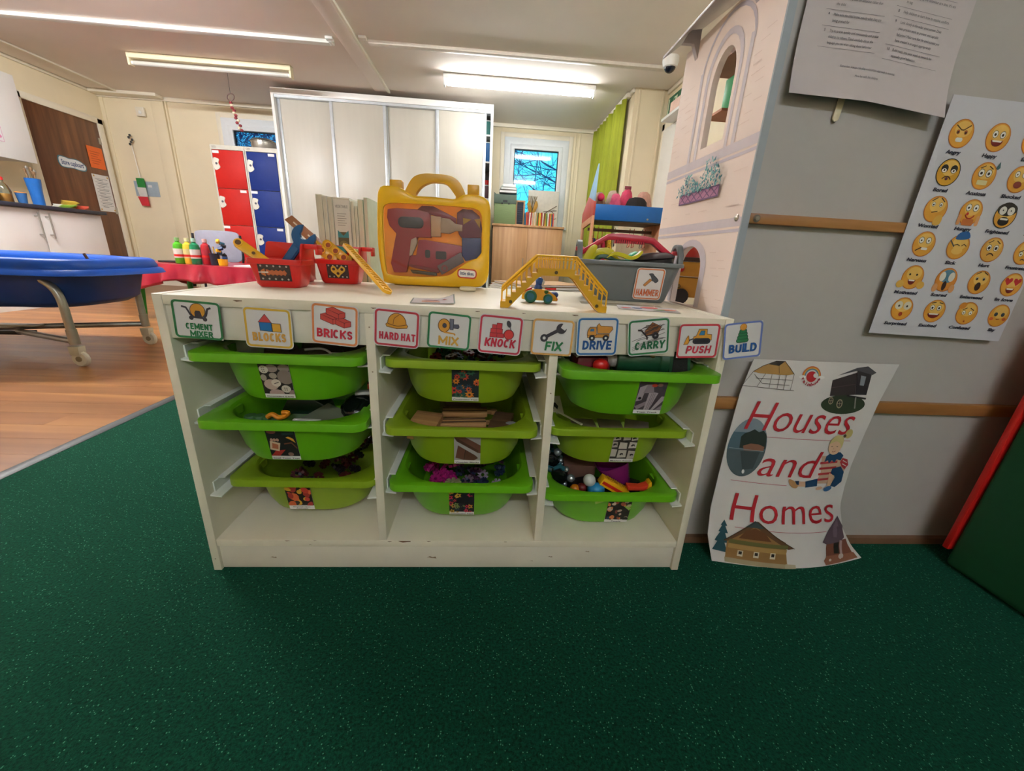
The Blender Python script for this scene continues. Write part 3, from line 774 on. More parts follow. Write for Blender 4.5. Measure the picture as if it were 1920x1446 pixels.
def d_blocks(P):
    P([(0,0),(1,0),(1,1),(0,1)], '#a9a6a4')
    P([(0.0,0.95),(0.25,1.05),(1.05,0.6),(1.05,0.3),(0.9,0.32),(0.1,0.78)], '#6f4a38'); P([(0.0,0.95),(0.1,0.78),(0.9,0.32),(0.93,0.42),(0.15,0.88)], '#533526')
    P([(0.05,0.1),(0.15,0.62),(0.42,0.45),(0.36,0.02)], '#6b4535'); P([(0.38,0.02),(0.44,0.44),(0.8,0.22),(0.92,0.1),(0.75,0.0)], '#5c3a2d'); P([(0.36,0.02),(0.42,0.45),(0.44,0.44),(0.38,0.02)], '#2d1c14')
def d_track(P):
    P([(0,0),(1,0),(1,1),(0,1)], '#4a4046')
    for pts in ([(0.0,0.3),(0.2,0.35),(0.3,0.9),(0.05,0.8)],[(0.1,0.0),(0.5,0.25),(0.45,0.35),(0.0,0.12)],[(0.35,0.0),(0.55,0.0),(0.75,0.62),(0.42,0.66)],[(0.6,0.0),(0.7,0.0),(1.0,0.35),(1.0,0.5),(0.9,0.5)],[(0.75,0.0),(1.0,0.0),(1.0,0.2)],[(0.2,0.6),(0.6,0.62),(0.5,0.92),(0.3,0.9)]): P(pts, rp.choice(['#9d8f99','#b0a2aa','#94868f']))
    for k in range(3): P([(0.42+0.06*k,0.0),(0.435+0.06*k,0.0),(0.53+0.06*k,0.6),(0.515+0.06*k,0.6)], '#6a5d66')
    P(el(0.55,0.88,0.1,0.06), '#c7442e'); P(el(0.75,0.9,0.1,0.06), '#8d6a60'); P(el(0.9,0.8,0.06,0.05), '#3a3a44'); P(el(0.12,0.42,0.06,0.05), '#1d1a1d')
def d_match(P):
    P([(0,0),(1,0),(1,1),(0,1)], '#3a322e')
    for pts in ([(0.0,0.8),(0.3,0.85),(0.28,1.0),(0.02,1.0)],[(0.4,0.82),(0.7,0.85),(0.68,1.0),(0.4,1.0)],[(0.75,0.8),(1.0,0.85),(1.0,1.0),(0.74,1.0)],[(0.0,0.5),(0.22,0.52),(0.2,0.75),(0.0,0.76)],[(0.28,0.45),(0.62,0.45),(0.6,0.72),(0.3,0.74)],[(0.68,0.48),(1.0,0.5),(1.0,0.74),(0.7,0.76)],[(0.0,0.1),(0.22,0.1),(0.24,0.42),(0.0,0.44)],[(0.28,0.05),(0.65,0.08),(0.64,0.4),(0.3,0.4)],[(0.7,0.0),(1.0,0.02),(1.0,0.36),(0.72,0.38)]): P(pts, rp.choice(['#c9bfb4','#bdb2a8','#d2c9bf']))
    for cx, cy in ((0.15,0.92),(0.55,0.78),(0.85,0.93),(0.1,0.64),(0.85,0.62),(0.88,0.2),(0.45,0.22)): P([(cx-0.08,cy),(cx-0.03,cy+0.05),(cx+0.06,cy+0.04),(cx+0.08,cy-0.05),(cx+0.03,cy-0.01),(cx-0.05,cy-0.06)], '#221d1c')

specs = [('11',0.186,-0.016,0.468,0,'top left green bin with a picture label reading Counting Logs',-0.009,['Counting Logs'],d_stones,0.0),
 ('21',0.185,-0.025,0.347,0,'middle left green bin with a picture label reading Small Town Toys',-0.008,['Small Town Toys'],d_town,0.0),
 ('31',0.178,0.036,0.192,1,'bottom left olive green bin with a label reading Connecting Animals',-0.016,['Connecting','Animals'],d_mess('#1a1613',['#c9402e','#d8a42c','#a8322c','#e06a3a','#2b2622'],26,0.08,0.2,5),0.0),
 ('12',0.506,0.022,0.458,1,'olive bin in the top of the middle column labelled Connecting Toys, gear picture',0.003,['Connecting Toys'],d_mess('#1f2b30',['#c9402e','#e0862c','#2c5f4a','#284a5c','#d05a3c','#e0a44a'],22,0.1,0.2,8,8),0.0),
 ('22',0.506,-0.002,0.332,1,'olive bin holding bare wooden blocks, labelled Wooden Blocks',0.01,['Wooden Blocks'],d_blocks,0.0),
 ('32',0.506,0.005,0.205,0,'bottom middle bright green bin of magenta connectors labelled Connecting Toys',0.0,['Connecting Toys'],d_mess('#12161c',['#c0304a','#c89a3a','#1e3a4a','#7a8a4a','#d0405a','#20262c'],30,0.06,0.15,4,5),0.0),
 ('13',0.828,-0.037,0.465,0,'top right green bin pulled forward, labelled Train Track, holding a toy train',0.024,['Train Track'],d_track,0.0),
 ('23',0.826,0.033,0.323,1,'middle right olive bin labelled Matching Animals under the train bin',0.019,['Matching Animals'],d_match,0.0),
 ('33',0.824,0.017,0.180,0,'bottom right green bin of toy figures labelled People',0.024,['People'],d_mess('#2a2420',['#d8824a','#8a4a3c','#24405c','#c9b09a','#a8503c','#4a2c28','#1c1a1c'],40,0.05,0.13,9),0.0)]
for key, cx, yf, zt, col, lab, dx, words, dr, tl in specs:
    t, fr, bx = make_bin(key, cx, yf, zt, col, lab, dx, words, tl)
    picture(t, fr, bx, dr)
t33 = BINS['33'][0]
m_tape = M('green_tape', '#9fc05a', 0.4)
for x, z, w, a in ((-0.022,0.072,0.020,-20),(0.040,0.066,0.022,25),(0.042,0.058,0.016,40)):
    MB().obox(Matrix.Translation((x,-0.1835,z)) @ Matrix.Rotation(R(a),4,'Y') @ Matrix.Rotation(R(-10),4,'X'), w, 0.0006, 0.007).build('tape', m_tape, t33)

# ================================================================== PICTURE CARDS ON THE FRONT
m_lam = M('laminated_card', '#dcdadb', 0.28, var=0.02, scale=14, coat=0.3)
def card(word, lab, cx, cz, w, h, ang, border, tcol, lines, icon, y=-0.0035, parent_fr=None, bend=0.0, bw=0.045):
    if parent_fr is None:
        t = thing('picture_card', lab, 'card', (cx, y, cz)); a_ = R(ang)
        base = frame((0,0,0), (cos(a_),0,sin(a_)), (-sin(a_),0,cos(a_)))
    else: t, base = parent_fr
    b = bend
    fr = (lambda u, v, hh=0.0: base(u, v, hh+b*(u/w)**2+0.4*b*(v/h)**2*(1 if v < 0 else 0))) if b else base
    mb = MB(); fr_o = rrect(w, h, 0.008, 4)
    if b:
        n = 8; sheet('backing', fr, w-0.004, h-0.004, m_lam, t, t=0.0005, nu=8, nv=4)
    else: mb.prism(fr_o, fr, -0.0005, 0).build('backing', m_lam, t)
    cut = ([w*(i/8-0.5) for i in range(1,8)], []) if b else None
    a = Art(fr, 0.00005, 0.0003, cut)
    o1 = rrect(w-0.003, h-0.003, 0.007, 4); o2 = rrect(w-0.003-2*bw*w, h-0.003-2*bw*w, 0.004, 4)
    n = len(o1)
    for i in range(n): j = (i+1) % n; a.p.append(([o1[i], o1[j], o2[j], o2[i]], a.h, border))
    a.build('border', t)
    a = Art(fr, 0.00005, 0.0004, cut).at(0, 0, w/100.0); icon(a); a.build('picture', t)
    s = w/100.0
    for tx, x, z, ww, hh, sh in lines: caps(tx, x*s, z*s, ww*s, hh*s, tcol, fr, t, sh, cut=cut)
    return t
K = '#3d3a44'
def i_cement(a):
    a.oy += 0.004
    a.poly(ell(2,15,15,15), '#dd9a35').line(ell(2,15,15,15), 1.2, K, True)
    a.poly([(-5,1),(-4.5,11),(-2,15),(6,15),(8,11),(10,1)], K)
    a.line([(-29,22),(-20,20),(-13,6),(-8,1),(13,0),(18,6),(22,20),(29,23)], 4, K).poly(ell(-12,-1,4.5,n=14), K).poly(ell(15,-2,4.5,n=14), K)
def i_blocks(a):
    a.shape([(-20,12),(-5,30),(8,12)], '#d24a4a', K, 1.6).shape([(-18,12),(7,12),(8,-7),(-17,-6)], '#1f74b8', K, 1.6).shape([(8,11),(26,11),(27,-7),(9,-7)], '#e0a93a', K, 1.6)
def brick(a, x, y, w, d, h, c, e):
    p = [(x,y),(x+w,y-w*0.35),(x+w+d,y-w*0.35+d*0.35),(x+d,y+d*0.35)]
    up = lambda q: (q[0], q[1]+h)
    a.shape([p[0],p[1],up(p[1]),up(p[0])], c, e, 1.4).shape([p[1],p[2],up(p[2]),up(p[1])], c, e, 1.4).shape([up(q) for q in p], c, e, 1.4)
def i_bricks(a):
    c, e = '#cf4d45', '#6e2430'
    brick(a,-30,10,26,14,11,c,e); brick(a,2,2,18,14,11,c,e); brick(a,-18,23,26,14,11,c,e)
def i_hat(a):
    c, e = '#d6952f', '#7a4d1f'
    a.shape(arcp(0,12,20,0,180,16,22)+[(-24,8),(-22,3),(0,0),(22,3),(24,8)], c, e, 1.6).line(smoothline([(-8,10),(-6,22),(4,31)],5), 1.4, e).line(smoothline([(-20,10),(0,6),(20,10)],5), 1.6, e)
def i_mix(a):
    a.shape(ell(-12,12,13,15), '#dc9a38', '#7a4d1f', 1.6).shape(ell(-11,12,4.5,5), '#4a4a58', K, 1)
    a.shape([(0,28),(9,28),(9,4),(2,4)], '#6d7084', K, 1.6).shape([(9,16),(20,17),(22,12),(20,8),(9,8)], '#5a5c70', K, 1.6).line([(-12,-3),(12,-5),(14,-8)], 3.5, '#dc9a38')
def i_knock(a):
    c, e = '#cd3c44', '#6e1f2c'
    for x, z, w, h in ((-24,-6,16,10),(-8,-6,16,10),(-23,4,13,10),(-10,4,14,10),(-20,14,10,9),(-10,14,12,13)): a.shape([(x,z),(x+w,z),(x+w,z+h),(x,z+h)], c, e, 1.3)
    a.shape(ell(19,3,11), '#d13a3a', e, 1.6).line([(23,13),(20,22)], 1.6, K).poly(ell(17,27,5,8,0.4), K)
def i_fix(a):
    a.line([(-17,0),(16,20)], 8, K).poly(ell(-19,-2,9), K).poly(ell(-19,-2,3.6,n=14), '#dcdadb').poly(ell(19,22,12), K).poly([(17,24),(24,38),(36,30),(27,18)], '#dcdadb')
def i_drive(a):
    c, e = '#cf8f3a', '#4a3420'
    a.shape([(-24,-2),(28,-2),(28,6),(-24,6)], c, e, 1.4).shape([(-25,4),(-24,14),(-19,23),(-4,23),(-3,4)], c, e, 1.4).shape([(0,8),(-3,26),(2,32),(6,26),(34,24),(36,18),(28,8)], c, e, 1.4).poly([(-19,13),(-17,19),(-9,19),(-9,13)], '#3f74a0')
    for x in (-13,20): a.poly(ell(x,-3,7.5,n=16), '#2c2c36').poly(ell(x,-3,2.8,n=10), '#d6d6da')
def i_carry(a):
    a.shape([(-10,14),(8,34),(30,22),(22,8),(-6,4)], '#9a5f2e', '#3a2718', 1.5).poly(ell(16,2,8,n=16), '#26242a').poly(ell(16,2,2.5,n=8), '#8a8a90').line([(-26,18),(-18,17),(-10,8),(-4,0),(-4,-6)], 4, '#33272a').line([(-4,4),(14,4)], 3, '#33272a')
    q = random.Random(2)
    for i in range(15):
        x0 = q.uniform(-42,10); z0 = q.uniform(-8,22); a.line(smoothline([(x0,z0),(x0+14,z0+q.uniform(2,7)),(x0+30,z0+q.uniform(6,13))],3), 1.1, '#3b383d')
    for i in range(5): a.line([(-8,8+5*i),(6,12+4*i),(22,12+3*i)], 1.0, '#41301f')
    for i in range(3): a.line([(-40,-30+4*i),(-8,-16+3*i),(20,-8+2*i),(40,-4)], 0.8, '#3b383d')
def i_push(a):
    c, e = '#dd9c33', '#7a4d1f'
    a.shape([(-12,10),(-6,12),(-1,28),(18,28),(19,16),(30,15),(31,2),(-12,4)], c, e, 1.6).shape([(0,14),(4,24),(13,24),(13,14)], '#2f78a8', K, 1.2).poly(rrect(42,14,7,4,8,0), '#32343f').poly(rrect(34,7,3.5,4,8,0), '#23252e').shape([(-34,-8),(-26,12),(-24,13),(-21,0),(-24,-7)], c, e, 1.4).line([(-22,2),(-12,6)], 3, K)
def i_build(a):
    c, e = '#2f7f4e', '#1d4a33'
    for x, z, rx in ((0,0,15),(0,8,13),(0,16,11),(0,23,9)): a.shape(rrect(2*rx,10,5,4,x,z), c, e, 1.4)
    a.shape(ell(0,33,8), '#e09a3c', '#b46a2a', 1.4)
CARDS = [('CEMENT MIXER','green edged card reading CEMENT MIXER on the shelf unit',0.068,0.5205,0.079,0.066,-3.0,'#2f7d4b','#1f7a46',[('CEMENT',2,-20,54,13,0),('MIXER',5,-35.5,46,13,0)],i_cement,0.004),
 ('BLOCKS','yellow edged card reading BLOCKS with a toy house',0.180,0.512,0.078,0.069,-2.0,'#d9b03c','#d8a24a',[('BLOCKS', 1, -29, 70, 19, 0)],i_blocks,0.0),
 ('BRICKS','orange edged card reading BRICKS with red bricks',0.2895,0.5215,0.078,0.070,-4.5,'#e08a55','#c8283f',[('BRICKS', 0, -29, 76, 19.5, 0)],i_bricks,0.0),
 ('HARD HAT','crimson edged card reading HARD HAT with a yellow helmet',0.393,0.520,0.077,0.065,-4.0,'#c23848','#c8324a',[('HARD HAT', 2, -26, 80, 17, 0)],i_hat,0.0),
 ('MIX','green edged card reading MIX with a tape measure',0.482,0.519,0.076,0.065,-4.0,'#2f8050','#d3a040',[('MIX', 0, -32, 46, 20, 0)],i_mix,0.004),
 ('KNOCK','crimson edged card reading KNOCK with a red ball',0.571,0.516,0.0765,0.069,-3.3,'#c73a50','#c42742',[('KNOCK', 0, -28, 70, 20, 0.1)],i_knock,0.0),
 ('FIX','tan edged card reading FIX with a grey spanner',0.663,0.515,0.0765,0.067,-1.5,'#dca860','#2a7d4a',[('FIX', 4, -31, 40, 22, 0.1)],i_fix,0.003),
 ('DRIVE','blue edged card reading DRIVE with a dump truck',0.743,0.520,0.0745,0.069,2.4,'#2f72b2','#174f92',[('DRIVE', 0, -31, 70, 22, 0.05)],i_drive,0.0),
 ('CARRY','scribbled green edged card reading CARRY',0.8365,0.523,0.076,0.066,7.5,'#2f7d50','#1f6f48',[('CARRY', 2, -29, 72, 19, 0.1)],i_carry,0.0),
 ('PUSH','red edged card reading PUSH with a yellow bulldozer',0.928,0.5195,0.078,0.065,3.0,'#c93a48','#c22f45',[('PUSH', 2, -29, 58, 18.5, 0.15)],i_push,0.003),
 ('BUILD','pale blue edged card reading BUILD at the unit corner',1.011,0.524,0.074,0.070,8.5,'#6c80c4','#1f5aa0',[('BUILD', 2, -30, 70, 22, 0)],i_build,0.006)]
for i, (w_, lab, cx, cz, w, h, an, bc, tcx, ls, ic, bd) in enumerate(CARDS):
    card(w_, lab, cx, cz, w, h, an, bc, tcx, ls, ic, -0.003-0.0012*(i % 2), bend=bd)
# ================================================================== THINGS ON TOP OF THE UNIT
TZ = UH
m_red = M('red_plastic', '#d3231f', 0.32, var=0.04, coat=0.15)
m_yel = M('yellow_plastic', '#f0b418', 0.33, var=0.04, coat=0.15)
m_yel2 = M('mustard_plastic', '#d9a417', 0.35, var=0.05, scale=8, coat=0.1)
m_blu = M('blue_plastic', '#15598f', 0.33, var=0.05, coat=0.1)
m_brn = M('brown_toy_metal', '#a8704a', 0.35, var=0.1, coat=0.2)
m_blk = M('black_plastic', '#1d1d20', 0.4)
m_stick = M('sticker_dark', '#3a2f2c', 0.5, var=0.3, scale=160)

def tubw(mb, w0, d0, w1, d1, h, t=0.003, r=0.012, y0=0.0):
    """open tapered tub, bottom w0 x d0, top w1 x d1"""
    def ring(w, d, z, q=0.0): return [Vector((x, y+y0, z)) for x, y in rrect(w-2*q, d-2*q, max(0.003, r-q), 4)]
    return mb.rings([ring(w0,d0,t,t), ring(w1,d1,h,t), ring(w1,d1,h), ring(w0+0.004,d0+0.004,0.006), ring(w0-0.004,d0-0.004,0.0)])

def red_caddy(name_label, loc, rz, sticker, two):
    t = thing('toy_caddy', name_label, 'toy toolbox', loc, rz)
    mb = tubw(MB(), 0.082, 0.062, 0.104, 0.082, 0.056)
    b = mb.build('bin', m_red, t, smooth=40)
    # raised back and end walls
    MB().prism([(-0.053,0.05),(0.053,0.05),(0.053,0.088),(-0.040,0.091),(-0.045,0.088)], frame((0,0.040,0),(1,0,0),(0,0,1)), -0.003, 0.0).build('back_wall', m_red, t, bevel=0.001)
    f2 = frame((0.050,0,0),(0,1,0),(0,0,1))
    MB().prism([(-0.040,0.05),(-0.034,0.058),(-0.024,0.085),(-0.018,0.089),(0.04,0.089),(0.04,0.05)], f2, -0.001, 0.003).build('end_wall', m_red, t, bevel=0.001)
    mb = MB().ringprism(rrect(0.108,0.086,0.013,4), rrect(0.098,0.076,0.010,4), frame((0,0,0.056),(1,0,0),(0,1,0)), -0.010, 0.0008)
    mb.build('rim', m_red, t, bevel=0.001)
    # carrying handle off the end wall
    MB().box(0.053,-0.016,0.079,0.080,0.016,0.089).box(0.075,-0.016,0.068,0.080,0.016,0.080).build('handle', m_red, t, bevel=0.002)
    if two:
        mb = tubw(MB(), 0.036, 0.062, 0.044, 0.074, 0.058); mb.xform(Matrix.Translation((-0.092,-0.004,0.0))); mb.build('bin', m_red, t, smooth=40)
        MB().prism([(-0.115,0.05),(-0.112,0.055),(-0.105,0.085),(-0.098,0.089),(-0.06,0.089),(-0.06,0.05)], frame((0,-0.036,0),(1,0,0),(0,0,1)), -0.004, 0).build('end_wall', m_red, t, bevel=0.001)
    fr = frame((0,-0.0375,0.030),(1,0,0),Vector((0,-0.010,0.056)))
    U = fr
    w, h = (0.062, 0.034) if sticker == 'screw' else (0.050, 0.034)
    sheet('sticker', fr, w, h, m_stick, t, t=0.0003, nu=1, nv=1)
    a = Art(fr, 0.00005, 0.0003)
    for i in range(5):
        a.poly(ell(-w*0.4+w*0.2*i, h*0.38, 0.002, n=8), '#b9b2a8'); a.poly(ell(-w*0.4+w*0.2*i, -h*0.38, 0.002, n=8), '#b9b2a8')
    if sticker == 'screw':
        a.poly([(-0.026,0.004),(-0.018,0.008),(-0.018,-0.008),(-0.026,-0.004)], '#c2713a').poly([(-0.016,0.006)]+[(-0.016+0.004*i, 0.006 if i%2 else 0.0035) for i in range(1,10)]+[(0.024,0.0)]+[(-0.016+0.004*i, -0.006 if i%2 else -0.0035) for i in range(9,-1,-1)], '#b5633a').poly([(-0.031,0.001),(-0.012,0.002),(-0.012,-0.001),(-0.031,-0.001)], '#d8d2c8')
    else:
        a.poly(smoothline([(-0.014,0.010),(-0.006,0.012),(0.0,0.004),(0.008,0.012),(0.016,0.010),(0.017,0.002),(0.006,-0.008),(0.0,-0.015),(-0.006,-0.008),(-0.015,0.0)],4,True), '#d9b13a')
        for x, z in ((-0.009,0.005),(0.010,0.005),(0.0,-0.005)): a.poly(ell(x,z,0.0035,n=12), '#4a2c22')
    a.build('print', t)
    return t
red_caddy('red toy toolbox at the left with a screw sticker and blue spanner', (0.108, 0.216, TZ), R(3), 'screw', False)
red_caddy('red toy toolbox behind with a nut bracket sticker and brown saw', (0.178, 0.372, TZ), R(4), 'nut', True)

def bar_with_holes(L_, w, th, holes, hr, fr, mb):
    """flat bar with rounded ends built from quads around round holes"""
    mb.prism(rrect(L_, w, w/2, 6), fr, 0, th)
    for x in holes: mb.ringprism(ell(x,0,hr*1.45,n=16), ell(x,0,hr,n=16), fr, th, th*1.35)
    return mb
def lay(p, d, n):   # matrix with x along d, z along n
    d = Vector(d).normalized(); n = Vector(n); n = (n-d*n.dot(d)).normalized(); y_ = n.cross(d)
    m = Matrix((d, y_, n)).transposed().to_4x4(); m.translation = p; return m
m_hole = M('dark_hole', '#6b4a12', 0.6)
# yellow flat spanner in the left box
t = thing('toy_spanner', 'flat yellow toy spanner poking out of the left red toolbox', 'toy tool', (0.082, 0.195, 0.612), rot=lay((0,0,0),(-0.72,-0.1,0.55),(0.2,-0.8,0.5)).to_3x3())
MB().prism(rrect(0.12,0.019,0.0095,6), XY, 0, 0.007).build('bar', m_yel, t, bevel=0.0015)
for x, r_ in ((0.052,0.0055),(0.02,0.0035),(-0.01,0.0035)): MB().ringprism(ell(x,0,r_*1.4,n=14), ell(x,0,r_,n=14), XY, 0.007, 0.0085).build('boss', m_yel, t); MB().prism(ell(x,0,r_,n=14), XY, 0.007, 0.0072).build('hole', m_hole, t)
# blue spanner
t = thing('toy_spanner', 'blue open ended toy spanner standing in the left red toolbox', 'toy tool', (0.112, 0.222, 0.607), rot=lay((0,0,0),(0.62,0.0,0.78),(0.1,-1,0.1)).to_3x3())
jaw = arcp(0.073,0,0.024,35,325,20); jaw = jaw+[(0.080,-0.009),(0.074,-0.0085),(0.068,-0.003),(0.068,0.003),(0.074,0.0085),(0.080,0.009)]
MB().prism(jaw, XY, -0.004, 0.005).build('jaw', m_blu, t, bevel=0.0012)
MB().prism([(-0.03,-0.009),(0.052,-0.0095),(0.06,-0.015),(0.06,0.015),(0.052,0.0095),(-0.03,0.009)], XY, -0.003, 0.004).build('bar', m_blu, t, bevel=0.001)
MB().prism([(-0.025,-0.0055),(0.045,-0.006),(0.045,0.006),(-0.025,0.0055)], XY, 0.004, 0.0052).build('rib', m_blu, t, bevel=0.0005)
# brown slotted saw
t = thing('toy_saw', 'brown slotted toy saw rising out of the rear red toolbox', 'toy tool', (0.130, 0.372, 0.648), rot=lay((0,0,0),(-0.72,0.03,0.62),(0.15,-1,0.1)).to_3x3())
MB().prism([(-0.05,-0.012),(0.09,-0.010),(0.096,0.010),(-0.05,0.012)], XY, -0.002, 0.002).build('blade', m_brn, t, bevel=0.0006)
for x in (0.072, 0.030): MB().prism(rrect(0.012,0.0035,0.0017,4,x,0), XY, 0.002, 0.0026).build('slot', M('pale_slot','#e6dcc8',0.5), t)
MB().prism(smoothline([(-0.075,-0.02),(-0.045,-0.018),(-0.03,-0.012),(-0.03,0.012),(-0.05,0.02),(-0.08,0.012)],4,True), XY, -0.004, 0.004).build('grip', m_brn, t, bevel=0.001)
for nm, p, d, L_, mt, lab in (('toy_link',(0.145,0.350,0.634),(-0.66,0.1,0.52),0.075,m_yel2,'mustard linked toy spanner at the left in the rear red toolbox'),('toy_link',(0.172,0.366,0.634),(-0.68,0.1,0.5),0.082,m_yel2,'mustard toy bar beside the brown saw in the rear red toolbox')):
    t = thing(nm, lab, 'toy tool', p, rot=lay((0,0,0),d,(0.2,-1,0.2)).to_3x3())
    MB().prism(rrect(L_,0.022,0.011,6), XY, -0.002, 0.003).build('bar', mt, t, bevel=0.001)
    for x in (-0.02, 0.004, 0.026): MB().ringprism(ell(x,0,0.0085,n=16), ell(x,0,0.006,n=16), XY, 0.003, 0.005).build('boss', m_yel, t); MB().prism(ell(x,0,0.006,n=14), XY, 0.003, 0.0032).build('hole', M('rust_hole','#a04a22',0.6), t)
t = thing('toy_block', 'small teal toy piece behind the saw in the rear red toolbox', 'toy', (0.170, 0.392, 0.640)); MB().prism([(-0.014,-0.012),(0.012,-0.012),(0.016,0.008),(-0.012,0.010)], frame((0,0,0),(1,0,0),(0,0,1)), -0.012, 0.0).build('block', M('teal_plastic','#2d7f80',0.35), t, bevel=0.002)
t = thing('toy_block', 'pale yellow green toy piece under the saw in the rear red toolbox', 'toy', (0.208, 0.380, 0.632)); MB().prism([(-0.016,-0.012),(0.014,-0.012),(0.008,0.012),(-0.008,0.014)], frame((0,0,0),(1,0,0),(0,0,1)), -0.012, 0.0).build('block', M('lime_toy','#b6b23a',0.35), t, bevel=0.002)
# yellow ridged ruler leaning from box to table top
p0, p1 = Vector((0.350, 0.128, TZ+0.004)), Vector((0.208, 0.322, 0.652))
d = (p1-p0); Lr = d.length
t = thing('toy_ruler', 'ridged yellow toy ruler leaning from the rear red toolbox onto the table top', 'toy tool', p0+d*0.5, rot=lay((0,0,0), d, (0.6,-0.45,0.65)).to_3x3())
MB().prism(rrect(Lr,0.020,0.010,6), XY, -0.002, 0.002).build('bar', m_yel, t, bevel=0.0008)
MB().ringprism(rrect(Lr,0.020,0.010,6), rrect(Lr-0.005,0.015,0.0075,6), XY, 0.002, 0.0045).build('edge', m_yel, t)
for i in range(17):
    x = -Lr/2+0.018+i*(Lr-0.036)/16; MB().box(x-0.0012,-0.0075,0.002,x+0.0012,0.0075 if i % 2 else 0.003,0.004).build('ridge', m_yel2, t)

# ------------------------------------------------------------------ yellow tool case
t = thing('tool_case', 'yellow toy tool case with clear window and carrying handle', 'toy case', (0.407, 0.385, TZ+0.003))
k = 0.000239
def zc(p): return ((p[0]-970)*k, (1215-p[1])*k+(p[0]-970)*k*0.047)
out = smoothline([zc(p) for p in ((480,1190),(415,1110),(380,800),(392,420),(420,250),(520,228),(630,242),(700,285),(770,318),(970,328),(1180,346),(1230,325),(1290,300),(1420,305),(1520,350),(1555,460),(1555,800),(1555,1080),(1510,1200),(1400,1235),(970,1222))], 5, True)
win = smoothline([zc(p) for p in ((500,1100),(455,1040),(440,800),(445,500),(490,400),(700,392),(970,405),(1300,425),(1400,440),(1462,500),(1475,700),(1472,870),(1420,930),(1330,965),(1220,1040),(1100,1110),(800,1120))], 5, True)
def resample(poly, n, c):
    o = []
    for i in range(n):
        a = 2*pi*i/n; dx, dy = cos(a), sin(a); best = 0
        for j in range(len(poly)):
            p, q = poly[j-1], poly[j]; ex, ey = q[0]-p[0], q[1]-p[1]; den = dx*ey-dy*ex
            if abs(den) < 1e-12: continue
            tt = ((p[0]-c[0])*ey-(p[1]-c[1])*ex)/den; s_ = ((p[0]-c[0])*dy-(p[1]-c[1])*dx)/den
            if tt > 0 and -1e-9 <= s_ <= 1+1e-9: best = max(best, tt)
        o.append((c[0]+dx*best, c[1]+dy*best))
    return o
cc = (0.0, 0.11); NO = 120
O = resample(out, NO, cc); I = resample(win, NO, cc)
def inset(P, f): return [(cc[0]+(x-cc[0])*f, cc[1]+(y-cc[1])*f) for x, y in P]
mb = MB()   # front frame with raised lip
rr = lambda P, h: [XZ(u, v, h) for u, v in P]
mb.rings([rr(inset(O,0.985),-0.024), rr(O,-0.022), rr(O,-0.004), rr(inset(O,0.99),0.0), rr(inset(O,0.965),0.002), rr(inset(I,1.03),0.0025), rr(I,0.001), rr(I,-0.008), rr(inset(I,1.02),-0.020)], cap0=False, cap1=False)
mb.build('front_shell', M('case_yellow', '#efbb12', 0.35, var=0.05, scale=6, coat=0.15), t, smooth=50)
mb = MB(); mb.rings([rr(inset(O,0.985),-0.026), rr(O,-0.028), rr(O,-0.046), rr(inset(O,0.96),-0.050)], cap0=False); mb.build('back_shell', M_translucent('case_back_yellow', '#ffe07a', 0.6), t, smooth=50)
MB().prism(inset(I,1.06), XZ, -0.047, -0.044).build('tray', M_translucent('orange_tray', '#ffcf6a', 0.55), t)
MB().prism(inset(I,1.015), XZ, -0.0085, -0.0075).build('window', M_clear('case_window', '#fdfbfa'), t)
ho = resample(smoothline([zc(p) for p in ((660,320),(690,235),(760,140),(860,108),(970,108),(1120,122),(1210,165),(1270,250),(1285,330),(1180,352),(780,328))], 5, True), 64, (0.0,0.222))
hi_ = resample(smoothline([zc(p) for p in ((785,318),(830,235),(920,190),(1000,186),(1090,200),(1155,270),(1185,340),(970,332))], 5, True), 64, (0.0,0.222))
MB().ringprism(ho, hi_, XZ, -0.036, -0.012).build('handle', m_yel2, t, bevel=0.0025)
for a_, b_ in ((520,640),(1310,1430)):
    zz = 0.232 if a_ < 900 else 0.232
    MB().box((a_-970)*k,0.010,0.222,(b_-970)*k,0.040,0.246).build('latch', m_yel2, t, bevel=0.002)
for x in (-0.085, 0.085): MB().box(x-0.02,0.008,-0.003,x+0.02,0.044,0.004).build('foot', m_yel2, t, bevel=0.001)
# tools under the window
TOOL = [('drill','#9a2a3a',[(470,520),(480,440),(560,430),(780,440),(905,470),(925,500),(925,720),(780,715),(760,800),(700,900),(650,1080),(520,1080),(490,980),(540,760),(560,680),(490,600)],-0.040,-0.018),
 ('chuck','#a9927c',[(1035,520),(1125,530),(1190,580),(1260,590),(1260,655),(1190,650),(1125,680),(1030,670)],-0.034,-0.016),
 ('collar','#c49a72',[(925,500),(1035,510),(1030,710),(925,710)],-0.036,-0.020),
 ('saw_body','#a03046',[(790,740),(860,740),(1250,800),(1280,900),(1100,990),(1000,1050),(640,985),(680,900),(760,900)],-0.042,-0.024),
 ('blade','#8a2a3c',[(640,985),(860,960),(1010,1060),(1000,1090),(860,1060),(690,1020)],-0.040,-0.026),
 ('hammer_head','#6e2a4c',[(1200,580),(1200,470),(1260,430),(1360,440),(1440,500),(1470,620),(1460,720),(1250,720),(1220,680)],-0.042,-0.020),
 ('hammer_grip','#2c3f7c',[(1255,720),(1462,722),(1470,870),(1420,930),(1300,960),(1260,900)],-0.042,-0.018),
 ('ruler','#6c5f66',[(990,1010),(1250,865),(1285,970),(1040,1105)],-0.024,-0.014),
 ('wrench','#8a2a44',[(780,440),(830,400),(950,405),(1190,520),(1190,580),(1130,540),(930,490)],-0.040,-0.026),
 ('trigger','#b8a692',[(715,740),(770,715),(780,770),(720,900),(690,905)],-0.030,-0.016),
 ('chisel','#4c4a44',[(690,1050),(980,1085),(980,1118),(720,1090)],-0.036,-0.022)]
